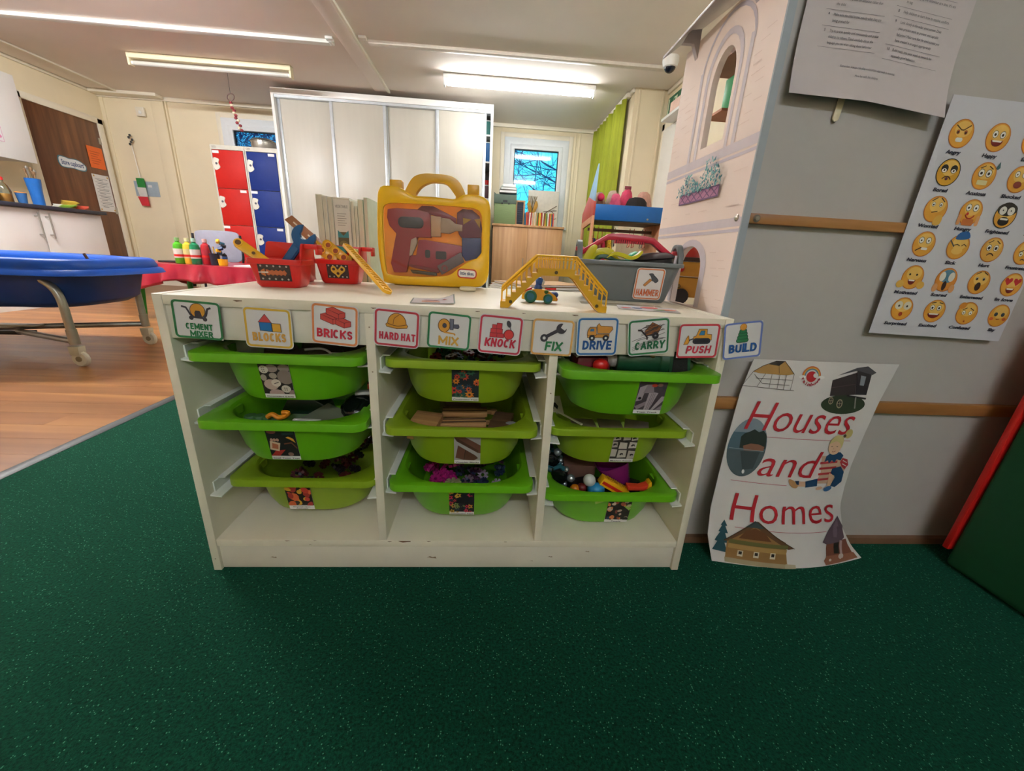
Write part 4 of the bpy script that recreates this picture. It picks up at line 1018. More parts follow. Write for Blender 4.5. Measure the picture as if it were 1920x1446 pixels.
for nm, c, pts, h0, h1 in TOOL:
    MB().prism([zc(p) for p in pts], XZ, h0, h1).build(nm, M('case_'+nm, c, 0.4, var=0.06), t, bevel=0.0015)
MB().prism(rrect(0.064,0.026,0.012,5,*zc((718,570))), XZ, -0.018, -0.016).build('drill_panel', M('panel_slate','#3c3d4a',0.35), t, bevel=0.001)
for p in ((1260,520),(1330,530)): pass
MB().prism([zc(p) for p in ((1265,520),(1355,535),(1270,585))], XZ, -0.020, -0.0195).build('cutout', M_translucent('orange_tray','#ffcf6a'), t)
MB().prism([zc(p) for p in ((1385,535),(1450,525),(1445,620))], XZ, -0.020, -0.0195).build('cutout', M_translucent('orange_tray','#ffcf6a'), t)
for c0 in ((885,885),(1030,900)): MB().prism(rrect(0.013 if c0[0] < 900 else 0.028,0.020,0.004,4,*zc(c0)), XZ, -0.024, -0.0235).build('saw_grip_hole', M('panel_slate','#3c3d4a'), t)
MB().ringprism(ell(*zc((1072,1035)),0.0085,n=18), ell(*zc((1072,1035)),0.0045,n=18), XZ, -0.014, -0.013).build('ruler_eye', M('case_ruler_eye','#8d3a40',0.4), t)
fr = frame((zc((1322,1088))[0],-0.0035,zc((1322,1088))[1]), (1,0,-0.03), (0.03,0,1))
MB().prism(rrect(0.050,0.0235,0.009,5), fr, -0.0008, 0.0006).build('badge', M('badge_red','#c8372c',0.35), t)
Art(fr,0.00005,0.0008).poly(rrect(0.044,0.0175,0.007,5), '#efe9e2').build('badge_face', t)
text([('little tikes.', 0, -0.0035, 0.037, 0.0085, 0.02, 0, 'c')], fr, '#27406e', t, 0.0012)
t = thing('wooden_disc', 'pale wooden disc lying under the yellow case corner', 'disc', (0.497, 0.315, TZ))
MB().lathe([(0.0001,0),(0.018,0),(0.021,0.003),(0.020,0.008),(0.017,0.0095),(0.0001,0.0095)]).build('disc', M('pale_wood','#e4d8b6',0.5), t)
# laminated cards lying flat
t = thing('flat_card', 'laminated card with a grey edge lying flat before the yellow case', 'card', (0.447, 0.060, TZ+0.0012), R(6))
fr = lambda u, v, h=0.0: Vector((u, v, h+0.012*max(0,u/0.04)**2*(0.5+v/0.1)))
sheet('backing', fr, 0.078, 0.075, m_lam, t, t=0.0005)
a = Art(fr, 0.0001, 0.0003, ([-0.02,0,0.01,0.02,0.03],[]))
for q in ([(-0.039,-0.0375),(0.039,-0.0375),(0.039,-0.035),(-0.039,-0.035)],[(-0.039,0.035),(0.039,0.035),(0.039,0.0375),(-0.039,0.0375)],[(-0.039,-0.037),(-0.0365,-0.037),(-0.0365,0.037),(-0.039,0.037)],[(0.0365,-0.037),(0.039,-0.037),(0.039,0.037),(0.0365,0.037)]): a.poly(q, '#6f7a70')
a.poly([(-0.02,0.0),(0.006,-0.002),(0.012,0.006),(-0.014,0.008)], '#8d3b3b').poly([(0.014,0.004),(0.026,0.0),(0.02,0.014)], '#a34b45').poly([(-0.02,-0.024),(0.012,-0.026),(0.012,-0.014),(-0.02,-0.012)], '#d99a78').build('picture', t)
t = thing('flat_card', 'red pictured laminated card taped flat before the grey caddy', 'card', (0.865, 0.095, TZ+0.0012), R(-14))
fr = XY; sheet('backing', fr, 0.115, 0.07, m_lam, t, t=0.0005)
a = Art(fr, 0.0001, 0.0003)
for cx, cy, rx, ry, c in ((-0.035,0.012,0.012,0.02,'#b9bcc0'),(-0.02,-0.01,0.010,0.012,'#5b6a86'),(0.005,0.01,0.018,0.014,'#c8453f'),(0.035,-0.012,0.02,0.010,'#cf7a5a'),(0.02,-0.02,0.012,0.008,'#7c9a6a'),(-0.042,-0.018,0.01,0.008,'#d05a50')): a.poly(ell(cx,cy,rx,ry,0.3), c)
a.build('picture', t)
t = thing('tape_strip', 'dull clear tape strip across the table top by the caddy', 'tape', (0.83, 0.155, TZ+0.0006), R(-8)); sheet('strip', XY, 0.17, 0.045, M('old_tape','#b7b09c',0.25,var=0.1), t, t=0.0003)

# ------------------------------------------------------------------ yellow footbridge
t = thing('toy_bridge', 'yellow plastic toy footbridge with stairs and railings', 'toy bridge', (0.664, 0.032, TZ), R(-3))
xf = -0.094; hz = 0.062
half = [(-0.094,0.0),(-0.080,0.0),(-0.075,0.005),(-0.0325,0.052),(-0.024,0.058),(0.024,0.058),(0.0325,0.052),(0.075,0.005),(0.080,0.0),(0.094,0.0)]
steps = []
NS = 7
for i in range(NS+1):
    x = -0.094+i*(0.062/NS); z = 0.011+i*(0.059/NS); steps += [(x, z)] if i == 0 else [(x, z-0.059/NS), (x, z)]
up = steps+[(-x, z) for x, z in reversed(steps)]
prof = half+list(reversed(up))
for yy in (-0.018, 0.018):
    o = MB().prism(prof, frame((0,yy,0),(1,0,0),(0,0,1)), -0.0015, 0.0015).build('stringer', m_yel2, t)
    rail = [(-0.092,0.034),(-0.0335,0.0905),(0.0335,0.0905),(0.092,0.034)]
    MB().tube([(x,yy,z) for x, z in rail], 0.0021, 8).build('handrail', m_yel, t)
    MB().tube([(x*0.985,yy,z-0.0055) for x, z in rail], 0.0011, 6).build('lower_rail', m_yel, t)
    for i in range(NS+1):
        for s in (-1, 1):
            x = s*(-0.092+i*0.0585/NS); z0 = 0.010+i*(0.059/NS); z1 = 0.034+i*(0.0565/NS)
            MB().box(x-0.0011,yy-0.0011,z0,x+0.0011,yy+0.0011,z1).build('baluster', m_yel, t)
    for i in range(-4, 5): MB().box(i*0.0068-0.0009,yy-0.0011,0.068,i*0.0068+0.0009,yy+0.0011,0.090).build('baluster', m_yel, t)
for i in range(NS):
    for s in (-1, 1):
        x = -0.094+i*(0.062/NS); z = 0.011+i*(0.059/NS)
        MB().box(s*x,-0.0165,z-0.0015,s*(x+0.062/NS),0.0165,z).build('tread', m_yel, t)
MB().box(-0.033,-0.0165,0.0675,0.033,0.0165,0.069).build('deck', m_yel, t)
for s in (-1, 1): MB().prism([(s*0.080,0.001),(s*0.084,0.001),(s*0.036,0.056),(s*0.033,0.054)], frame((0,0,0),(1,0,0),(0,0,1)), -0.0165, 0.0165).build('underside_ramp', m_yel, t)
for x, z in ((-0.076,0.011),(0.0,0.064),(0.076,0.011)): MB().cyl((x,-0.0205,z),(x,-0.019,z),0.003,n=12).build('rivet', M('rivet_brown','#5a4a1e',0.4), t)

# ------------------------------------------------------------------ toy car with driver
t = thing('toy_car', 'yellow toy racing car with blue helmeted driver under the bridge', 'toy car', (0.652, 0.128, TZ), R(-4))
prof = smoothline([(-0.036,0.010),(-0.034,0.018),(-0.024,0.024),(-0.010,0.027),(0.010,0.026),(0.022,0.021),(0.030,0.016),(0.033,0.010),(0.030,0.006),(-0.030,0.006)],4,True)
MB().prism(prof, XZ, -0.015, 0.015).build('body', m_yel, t, bevel=0.002)
m_tyre = M('teal_tyre','#0f6f63',0.45); m_hub = M('hub_blue','#1c78a6',0.35)
for x, r_ in ((-0.019,0.0125),(0.016,0.0095)):
    for s in (-1, 1):
        w_ = MB().lathe([(r_*0.6,-0.004),(r_*0.95,-0.0035),(r_,-0.001),(r_,0.002),(r_*0.9,0.004),(r_*0.6,0.004)], (x,s*0.0165,r_), 20, 'y').build('wheel', m_tyre, t)
        MB().cyl((x,s*0.0165-0.0045,r_),(x,s*0.0165+0.0045,r_),r_*0.6,n=16).build('hub', m_hub, w_)
MB().sphere((0.029,0,0.0165), 0.009, (1,1.2,0.75)).build('nose', M('nose_blue','#274a96',0.35), t)
MB().box(0.022,-0.013,0.005,0.036,0.013,0.0115).build('bumper', m_red, t, bevel=0.002)
MB().prism([(-0.034,0.022),(-0.018,0.030),(-0.016,0.026),(-0.030,0.020)], XZ, -0.012, 0.012).build('spoiler', m_red, t, bevel=0.001)
MB().sphere((0.012,-0.0145,0.0225), 0.0045, (1,0.5,0.8)).build('lamp', M('lamp_green','#2e6a2c',0.3), t)
h = MB().lathe([(0.0001,0),(0.008,0),(0.0085,0.004),(0.006,0.010),(0.006,0.012)], (-0.004,0,0.025), 16).build('driver', M('helmet_blue','#1f4f98',0.35), t)
MB().sphere((-0.002,0,0.0415), 0.0085, (1,1,1)).build('helmet', M('helmet_blue','#1f4f98',0.35), h)
MB().sphere((0.0025,-0.001,0.0405), 0.0062, (0.95,0.9,0.95)).build('face', M('face_grey','#c9cdd0',0.5), h)

# ------------------------------------------------------------------ grey caddy
t = thing('grey_caddy', 'grey plastic caddy with red handle and a HAMMER card', 'caddy', (0.874, 0.285, TZ), R(-6))
m_gp = M('grey_plastic', '#6f7678', 0.38, var=0.05, scale=7)
tubw(MB(), 0.185, 0.095, 0.228, 0.130, 0.088, 0.003, 0.022).build('tub', m_gp, t, smooth=40)
MB().ringprism(rrect(0.240,0.142,0.028,6), rrect(0.224,0.126,0.020,6), frame((0,0,0.088),(1,0,0),(0,1,0)), -0.008, 0.0012).build('rim', m_gp, t, bevel=0.0015)
for s in (-1, 1):
    f2 = frame((s*0.115,0,0),(0,1,0),(0,0,1))
    arch = [(-0.040,0.080),(-0.034,0.108)]+arcp(0,0.118,0.024,165,15,8,0.014)+[(0.034,0.108),(0.040,0.080)]
    inn = [(-0.028,0.086),(-0.024,0.106)]+arcp(0,0.113,0.015,165,15,8,0.010)+[(0.024,0.106),(0.028,0.086)]
    MB().ringprism(arch, inn, f2, -0.006, 0.006).build('end_post', m_gp, t, bevel=0.0015)
    MB().cyl((s*0.104,0,0.112),(s*0.1225,0,0.112),0.0045,n=12).build('pivot', M('handle_red_light','#e05560',0.4), t)
pts = [(-0.110,0.109),(-0.050,0.148),(-0.020,0.150),(0.030,0.147),(0.056,0.143),(0.110,0.105)]
up_ = [(x, z+0.0) for x, z in pts]; lo = [(-0.108,0.097),(-0.052,0.134),(-0.02,0.135),(0.03,0.132),(0.052,0.130),(0.106,0.091)]
MB().prism(up_+lo[::-1], XZ, -0.010, 0.010).build('handle', M('handle_red','#c0203a',0.35,var=0.04), t, bevel=0.003)
for i in range(14): MB().box(-0.034+i*0.005,-0.0085,0.1285-0.0001*abs(i-7),-0.031+i*0.005,0.0085,0.136).build('grip_rib', M('handle_red','#c0203a'), t)
cf = frame((0.044,-0.0605,0.042),(1,0,0),Vector((0,-0.0175,0.088)))
def i_hammer(a):
    a.shape([(-20,-4),(-12,-8),(8,14),(0,20)], '#c98a4a', '#6a4424', 1.4)
    a.shape(smoothline([(-6,36),(6,38),(14,30),(22,24),(30,14),(22,6),(16,10),(8,14),(4,24),(0,30)],3,True), '#4b4f57', '#2c2e34', 1.4)
card('HAMMER', '', 0, 0, 0.064, 0.072, 0, '#d07a48', '#cf6a3c', [('HAMMER', 0, -42, 80, 24, 0)], i_hammer, parent_fr=(t, cf))
m_hatp = M('dark_disc','#2b2429',0.45); m_ye3 = M('lemon_plastic','#d8cf1c',0.35); m_dg = M('dark_green_plastic','#0f4a2c',0.35)
def at_c(x, y, z): return WM[t.name] @ Vector((x, y, z))
c_ = t
o = thing('toy_hat', 'dark round toy hat resting on the grey caddy contents', 'toy', at_c(0.060,0.0,0.094), R(-6), rot=(Matrix.Rotation(R(-6),3,'Z')@Matrix.Rotation(R(-7),3,'Y')))
MB().lathe([(0.0001,0),(0.046,0.0),(0.051,0.004),(0.046,0.010),(0.030,0.016),(0.0001,0.018)], (0,0,0), 28).build('crown', m_hatp, o)
MB().lathe([(0.044,-0.010),(0.048,-0.008),(0.048,0.001),(0.044,0.001)], (0,0,0), 28).build('band', m_blk, o)
o = thing('toy_dome', 'bright green toy dome behind the dark hat in the grey caddy', 'toy', at_c(0.030,0.045,0.090)); MB().lathe([(0.0001,0.024),(0.012,0.020),(0.022,0.008),(0.024,0.0),(0.0001,0.0)]).build('dome', M('emerald_plastic','#1c9a62',0.35), o)
o = thing('toy_mask', 'lemon yellow looped toy piece in the grey caddy', 'toy', at_c(-0.055,0.005,0.088))
MB().prism(smoothline([(-0.045,-0.006),(-0.030,0.016),(-0.014,0.026),(0.004,0.029),(0.020,0.024),(0.034,0.008),(0.044,0.002),(0.040,-0.004),(0.024,0.004),(0.006,0.012),(-0.012,0.008),(-0.024,-0.006)],4,True), XZ, -0.012, 0.012).build('loop', m_ye3, o, bevel=0.003)
MB().prism(smoothline([(-0.052,-0.006),(-0.044,0.020),(-0.030,0.034),(-0.020,0.030),(-0.026,0.010),(-0.034,-0.008)],4,True), XZ, 0.006, 0.016).build('flap', m_ye3, o, bevel=0.002)
o = thing('toy_strap', 'dark green curved toy strap lying in the grey caddy', 'toy', at_c(-0.035,-0.020,0.088))
MB().prism(smoothline([(-0.045,-0.008),(-0.040,0.008),(-0.028,0.014),(-0.012,0.012),(0.005,0.005),(0.03,0.004),(0.05,0.0),(0.05,-0.006),(0.02,-0.006),(-0.01,0.002),(-0.03,0.004)],4,True), XZ, -0.010, 0.010).build('strap', m_dg, o, bevel=0.001)
o = thing('toy_banana', 'yellow curved toy peel across the green strap in the caddy', 'toy', at_c(-0.008,-0.024,0.100))
MB().prism(smoothline([(-0.046,-0.006),(-0.030,0.008),(-0.008,0.006),(0.012,0.000),(0.026,0.006),(0.034,0.014),(0.036,0.008),(0.024,-0.004),(0.006,-0.007),(-0.016,-0.001),(-0.034,0.0)],4,True), XZ, -0.006, 0.008).build('peel', m_ye3, o)
# ================================================================== BIN CONTENTS
def inbin(key, dx, dy, z):   # z above the bin floor
    t, cx, cy, zt = BINS[key]; return (cx+dx, cy+dy, zt-0.0985+z)
m_pine = M_wood('pine_block','#a8794a','#c2935e','#d8ad78',0,6.0,0.5,0.6)
m_pine_d = M_wood('dark_block','#4a3422','#604630','#7a5a3e',0,6.0,0.5,0.4)
def slab(name, p, sx, sy, sz, rz, mat, lab, cat, rx=0.0, ry=0.0, group=None, bevel=0.002):
    r = Matrix.Rotation(rz,3,'Z') @ Matrix.Rotation(ry,3,'Y') @ Matrix.Rotation(rx,3,'X')
    t = thing(name, lab, cat, p, rot=r, group=group)
    MB().box(-sx/2,-sy/2,0,sx/2,sy/2,sz).build('block', mat, t, bevel=bevel); return t
# wooden blocks
slab('wooden_block', inbin('22',-0.082,-0.115,0.050), 0.058,0.075,0.034, R(-6), m_pine, 'pale square ended wooden block at the left of the blocks bin', 'block', ry=R(4))
slab('wooden_block', inbin('22',0.006,-0.150,0.052), 0.105,0.026,0.026, R(-2), m_pine, 'long pale wooden bar lying along the front of the blocks bin', 'block')
slab('wooden_block', inbin('22',0.078,-0.105,0.050), 0.042,0.085,0.032, R(-12), m_pine_d, 'dark stained wooden block at the right of the blocks bin', 'block')
for i,(dx,dy,a,lab) in enumerate(((0.0,-0.085,6,'grooved wooden track piece in the middle of the blocks bin'),(0.002,-0.045,3,'second grooved wooden track piece behind in the blocks bin'))):
    t = thing('wooden_track', lab, 'toy track', inbin('22',dx,dy,0.056+0.010*i), R(a))
    MB().box(-0.055,-0.018,0,0.045,0.018,0.012).build('body', m_pine, t, bevel=0.002)
    for s in (-1,1): MB().box(-0.055,s*0.008-0.003,0.012,0.045,s*0.008+0.003,0.0125).build('groove', m_pine_d, t)
    MB().cyl((0.060,0,0.002),(0.060,0,0.011),0.008,n=14).box(0.045,-0.003,0.002,0.058,0.003,0.011).build('peg', m_pine, t)
slab('wooden_block', inbin('22',-0.02,0.05,0.03), 0.09,0.06,0.05, R(20), m_pine_d, 'dark wooden block at the back of the blocks bin', 'block')
t = thing('pebble', 'small grey pebble in the right corner of the blocks bin', 'pebble', inbin('22',0.098,-0.125,0.078)); MB().sphere((0,0,0),0.012,(1.2,0.9,0.6)).build('stone', M('grey_stone','#8a8a90',0.6), t)

# little connectors, a copied star piece
def star_piece(name, mat, lab, cat, group, p):
    t = thing(name, lab, cat, p, group=group)
    pts = []
    for k in range(8):
        a = 2*pi*k/8; w = 2*pi/8*0.27
        for r_, b in ((0.0085,a-w*1.6),(0.0135,a-w),(0.0135,a+w),(0.0085,a+w*1.6)): pts.append((r_*cos(b), r_*sin(b)))
    MB().ringprism([p_ for p_ in pts], ell(0,0,0.004,n=len(pts)), XY, -0.003, 0.003).build('gear', mat, t)
    return t
def pile(key, cols, n, zr, group, lab, seed, xr=(-0.080,0.080), yr=(-0.145,0.10)):
    q = random.Random(seed)
    for ci, (mname, hexc, cn) in enumerate(cols):
        mt = M(mname, hexc, 0.4); first = None
        for i in range(n):
            p = inbin(key, q.uniform(*xr), q.uniform(*yr), q.uniform(*zr))
            rot = Matrix.Rotation(q.uniform(0,6),3,'Z') @ Matrix.Rotation(q.uniform(-1.2,1.2),3,'X') @ Matrix.Rotation(q.uniform(-.8,.8),3,'Y')
            l_ = lab % cn; g = group+' '+cn
            if first is None: first = star_piece('connector', mt, l_, 'toy', g, p); first.matrix_world = Matrix.Translation(p) @ rot.to_4x4()
            else: dup(first, p, 0, l_, g, rot)
pile('12', (('conn_green','#1e6a44','green'),('conn_red','#9a2c2c','red'),('conn_brown','#7a4a24','orange brown'),('conn_navy','#22304a','navy')), 16, (0.045,0.072), 'gear connectors in the middle top bin', 'small %s gear connector piled in the middle top bin', 21)
pile('32', (('conn_magenta','#b01f78','magenta'),), 14, (0.050,0.078), 'connectors in the bottom middle bin', 'small %s notched connector at the left of the bottom middle bin', 22, (-0.085,-0.02), (-0.147,-0.06))
pile('32', (('conn_navy','#22304a','navy'),('conn_plum','#4a2440','plum')), 22, (0.040,0.068), 'connectors in the bottom middle bin', 'small %s notched connector piled in the bottom middle bin', 23, (-0.02,0.085))
pile('31', (('conn_dkred','#5c1f20','dark red'),('conn_black','#221d1f','black')), 22, (0.045,0.072), 'animal connectors in the bottom left bin', 'small %s animal connector piled in the bottom left bin', 24)
t = star_piece('connector', M('conn_cream','#a8a878',0.4), 'single cream notched connector in the bottom middle bin', 'toy', None, inbin('32',-0.02,-0.160,0.080)); t.scale = (1.3,1.3,1)

# counting logs bin: wood slices, a grey dome and white cards
m_slice = M('wood_slice','#6e5a4a',0.7,var=0.25,scale=60)
q = random.Random(5)
for i, (dx, dy, z, lab) in enumerate(((-0.06,-0.05,0.06,'dark wood slice at the left of the counting logs bin'),(0.0,-0.08,0.058,'dark wood slice in the middle of the counting logs bin'),(0.05,-0.10,0.07,'rounded brown wood slice by the white strip in the counting logs bin'),(0.08,-0.03,0.06,'dark wood slice at the right back of the counting logs bin'),(-0.02,0.03,0.06,'dark wood slice at the back of the counting logs bin'))):
    t = thing('wood_slice', lab, 'wood slice', inbin('11',dx,dy,z), rot=Matrix.Rotation(q.uniform(-.3,.3),3,'X'))
    MB().lathe([(0.0001,0),(0.030,0),(0.033,0.004),(0.030,0.016),(0.0001,0.018)], n=22).build('slice', m_slice, t)
t = thing('white_strip', 'curved white card strip in the counting logs bin', 'card', inbin('11',0.055,-0.135,0.080))
MB().tube(smoothline([(-0.03,0,0.014),(0.0,0.004,0.016),(0.02,-0.006,0.010),(0.032,-0.022,0.004)],5), 0.0022, 6).build('strip', m_lam, t)
slab('white_tile', inbin('11',0.095,-0.140,0.084), 0.05,0.02,0.006, R(-4), m_lam, 'flat white tile at the right of the counting logs bin', 'tile', bevel=0.001)

# small town bin
t = thing('olive_sheet', 'large grey olive card sheet in the small town bin', 'card', inbin('21',0.038,-0.115,0.070), rot=Matrix.Rotation(R(24),3,'X'))
MB().prism([(-0.055,-0.025),(-0.045,-0.005),(0.0,0.045),(0.075,0.005),(0.055,-0.045),(-0.045,-0.045)], XY, 0, 0.002).build('sheet', M('olive_card','#6f7560',0.6), t)
t = thing('orange_snake', 'wavy orange toy piece at the front of the small town bin', 'toy', inbin('21',-0.020,-0.160,0.092))
MB().tube(smoothline([(-0.020,0,0),(-0.010,0,0.006),(0.0,0,0.0),(0.012,0,0.003),(0.018,0,0.010),(0.008,0,0.010)],5), 0.0045, 8).build('body', M('orange_plastic','#e08a1c',0.35), t)
t = thing('green_hedge', 'low green toy hedge in the small town bin', 'toy', inbin('21',-0.055,-0.145,0.080)); 
mb = MB()
for i in range(4): mb.lathe([(0.0001,0),(0.011,0),(0.012,0.004),(0.010,0.009),(0.0001,0.010)], (-0.024+0.016*i,0,0), 14)
mb.build('hedge', M('hedge_green','#3c6a3a',0.5), t)
slab('white_tile', inbin('21',0.035,-0.168,0.090), 0.05,0.008,0.003, R(-3), m_lam, 'thin white strip at the front of the small town bin', 'tile', bevel=0.0005)
t = thing('toy_bag', 'glossy black plastic bag at the right of the small town bin', 'bag', inbin('21',0.098,-0.065,0.055))
MB().sphere((0,0,0.02),0.042,(0.9,1.2,0.75)).build('bag', M('black_gloss','#0f1413',0.12,bump=1.0,bscale=60), t)
slab('toy_house', inbin('21',0.108,-0.045,0.085), 0.03,0.03,0.022, R(20), M('brown_box','#5a4a42',0.5), 'small brown toy block with a white lid at the back of the small town bin', 'toy')
slab('white_tile', inbin('21',0.108,-0.060,0.108), 0.036,0.020,0.006, R(15), m_lam, 'white tile on the brown block in the small town bin', 'tile', bevel=0.001)
slab('red_brick', inbin('21',0.118,-0.04,0.114), 0.016,0.016,0.012, R(15), M('toy_orange_red','#e5482c',0.35), 'tiny orange red brick at the back of the small town bin', 'toy', bevel=0.001)
t = thing('toy_car', 'dark green toy vehicle at the back of the small town bin', 'toy car', inbin('21',-0.01,-0.06,0.065)); MB().prism([(-0.05,0),(0.05,0),(0.045,0.02),(0.02,0.035),(-0.03,0.035)], XZ, -0.02, 0.02).build('body', M('bottle_green','#16301f',0.4), t, bevel=0.003)

# train bin
t = thing('toy_train', 'dark green toy train engine lying in the train track bin', 'toy train', inbin('13',-0.015,-0.125,0.094), R(-4))
MB().cyl((-0.018,0,0.012),(0.072,0,0.012),0.027,n=24).build('boiler', M('train_green','#1a4a30',0.35,var=0.08), t, bevel=0.002)
MB().lathe([(0.0285,-0.006),(0.030,-0.004),(0.030,0.010),(0.0285,0.012)], (0.066,0,0.012), 24, 'x').build('boiler_band', M('train_green','#1a4a30'), t)
MB().prism([(0.078,-0.022),(0.122,-0.022),(0.112,0.043),(0.075,0.043)], XZ, -0.028, 0.028).build('cab', M('train_green','#1a4a30'), t, bevel=0.003)
MB().prism([(0.084,-0.014),(0.114,-0.014),(0.106,0.036),(0.082,0.036)], XZ, 0.028, 0.0292).build('cab_panel', M('black_mesh','#17181a',0.8,bump=0.8,bscale=700), t)
MB().lathe([(0.0001,-0.012),(0.010,-0.012),(0.016,-0.004),(0.016,0.004)], (-0.022,0,0.010), 20, 'x').build('buffer', M('chalk_white','#b9b6b0',0.7,var=0.25,scale=120), t)
MB().sphere((0.045,-0.022,0.025),0.0055).build('rivet', M('brass','#9a8a5a',0.3,0.8), t)
t = thing('toy_coach', 'maroon toy coach with a grey arched roof in the train track bin', 'toy train', inbin('13',-0.080,-0.105,0.062), R(4))
MB().box(-0.030,-0.03,0,0.035,0.03,0.045).build('body', M('maroon_plastic','#7a1c30',0.35), t, bevel=0.003)
MB().prism([(-0.033,0.045)]+arcp(0.002,0.045,0.038,170,10,10,0.013)+[(0.038,0.045)]+arcp(0.002,0.045,0.034,10,170,10,0.009), XZ, -0.032, 0.032).build('roof', M('grey_roof','#8f8f8f',0.4), t)
t = thing('red_ball', 'small red ball between coach and engine in the train track bin', 'toy', inbin('13',-0.066,-0.146,0.096)); MB().sphere((0,0,0),0.014,(1.1,0.8,0.9)).build('knob', m_red, t)

# matching animals bin
for i,(dx,dy,z,rz,rx,lab) in enumerate(((-0.128,-0.03,0.10,30,62,'picture card sticking up at the left of the matching animals bin'),(-0.118,-0.06,0.096,15,48,'second picture card slanting at the left of the matching animals bin'))):
    t = thing('animal_card', lab, 'card', inbin('23',dx,dy,z), rot=Matrix.Rotation(R(rz),3,'Z')@Matrix.Rotation(R(rx),3,'X'))
    sheet('tile', XY, 0.045, 0.045, M('ivory_card','#d8d0b4',0.5), t, t=0.003)
    Art(XY).poly([(-0.012,-0.01),(-0.006,0.004),(0.006,0.006),(0.012,-0.004),(0.008,-0.012),(0.002,-0.004),(-0.004,-0.014)], '#2a2420').build('picture', t)
q = random.Random(9)
TL = ['beige animal tile at the front left inside the matching animals bin','beige animal tile in the middle of the matching animals bin','beige animal tile at the right inside the matching animals bin']
for i in range(3):
    slab('animal_tile', inbin('23',-0.06+0.06*i,-0.13,0.078), 0.052,0.052,0.004, q.uniform(-.5,.5), M('beige_card','#8a7a66',0.6), TL[i], 'tile', bevel=0.0005)
t = thing('thin_stick', 'thin pale stick lying at the left of the matching animals bin', 'stick', inbin('23',-0.09,-0.12,0.088), R(120)); MB().box(-0.04,-0.0018,0,0.04,0.0018,0.003).build('stick', M('pale_wood','#e4d8b6',0.5), t)

# people bin
t = thing('purple_cup', 'purple see-through cup standing in the people bin', 'cup', inbin('33',0.048,-0.10,0.060), rot=Matrix.Rotation(R(-22),3,'Y'))
m_pur = M('purple_plastic','#7a1f66',0.25,var=0.04,coat=0.3)
tubw(MB(), 0.050,0.050,0.075,0.070,0.070,0.002,0.022).build('cup', m_pur, t, smooth=50)
t = thing('yellow_toy', 'yellow toy block with a red stripe leaning in the people bin', 'toy', inbin('33',0.012,-0.150,0.080), rot=Matrix.Rotation(R(30),3,'Y'))
MB().box(-0.036,-0.010,0,0.036,0.012,0.020).build('block', m_yel, t, bevel=0.002); MB().box(-0.033,-0.0108,0.006,0.036,-0.0095,0.013).build('stripe', m_red, t)
for i in range(9): MB().box(-0.024+0.006*i,-0.006,0.020,-0.021+0.006*i,0.008,0.0225).build('tooth', m_yel2, t)
t = thing('toy_boat', 'small orange red boat with yellow tip in the people bin', 'toy', inbin('33',0.075,-0.150,0.084)); MB().prism([(-0.028,0.0),(0.024,0.0),(0.020,0.016),(0.0,0.008),(-0.028,0.010)], XZ, -0.009, 0.009).build('hull', M('toy_orange_red','#e5482c',0.35), t, bevel=0.001); MB().prism([(0.014,0.0),(0.026,0.0),(0.024,0.022),(0.018,0.020)], XZ, -0.010, 0.010).build('tip', m_yel, t, bevel=0.001)
t = thing('blue_figure', 'blue round bodied toy figure in the people bin', 'toy figure', inbin('33',-0.030,-0.155,0.082))
MB().sphere((0.006,0,0.002),0.018,(1.1,0.9,0.85)).build('body', M('sky_blue_plastic','#1b84b4',0.35), t); MB().sphere((-0.010,0.004,0.022),0.014,(1,1,1)).build('head', M('white_figure','#cfd2cf',0.4), t)
t = thing('red_figure', 'orange and dark red toy figure at the front of the people bin', 'toy figure', inbin('33',-0.070,-0.150,0.080)); MB().sphere((0,0,0),0.012,(1.0,0.9,1.0)).build('body', M('amber_plastic','#d9821c',0.2), t); MB().sphere((0.015,0.0,0.004),0.011).build('head', M('dark_red_plastic','#6e1f1c',0.3), t)
slab('brown_box', inbin('33',-0.045,-0.06,0.060), 0.075,0.05,0.050, R(-6), M('brown_card','#6b4a3c',0.7), 'brown cardboard box at the back of the people bin', 'box', rx=R(8))
mt = [M('black_gloss','#0f1413',0.12), M('teal_toy','#1d5a66',0.3), M('silver_toy','#9aa2a6',0.25,0.7)]
for i,(dx,dy,z,lab) in enumerate(((-0.118,-0.085,0.115,'black and teal toy figure topmost at the left of the people bin'),(-0.100,-0.115,0.095,'black and teal toy figure below the topmost one in the people bin'),(-0.105,-0.05,0.09,'black and teal toy figure at the left back of the people bin'))):
    t = thing('armoured_figure', lab, 'toy figure', inbin('33',dx,dy,z), rot=Matrix.Rotation(0.6+i,3,'Y')@Matrix.Rotation(0.5*i,3,'X'))
    MB().prism([(-0.014,-0.018),(0.014,-0.018),(0.018,0.012),(0.008,0.018),(-0.008,0.018),(-0.018,0.012)], XZ, -0.009, 0.009).build('torso', mt[0], t, bevel=0.003)
    MB().sphere((0,0,0.027),0.010).build('head', mt[2], t)
    for s in (-1,1):
        MB().tube([(s*0.017,0,0.012),(s*0.026,-0.008,0.0),(s*0.022,-0.02,-0.010)], [0.006,0.005,0.004], 8).build('arm', mt[1], t); MB().tube([(s*0.008,0,-0.016),(s*0.012,-0.006,-0.032),(s*0.012,0.0,-0.046)], [0.007,0.006,0.005], 8).build('leg', mt[1], t)
        MB().sphere((s*0.019,0,0.014),0.007).build('shoulder_pad', mt[2], t)
q = random.Random(14)
for i in range(3):
    slab('dark_toy', inbin('33',-0.05+0.06*i,-0.11,0.045), 0.045,0.04,0.03, q.uniform(0,3), M('near_black','#191517',0.5), ['dark toy piece under the blue figure in the people bin','dark toy piece under the yellow toy in the people bin','dark toy piece under the purple cup in the people bin'][i], 'toy', rx=q.uniform(-.3,.3))
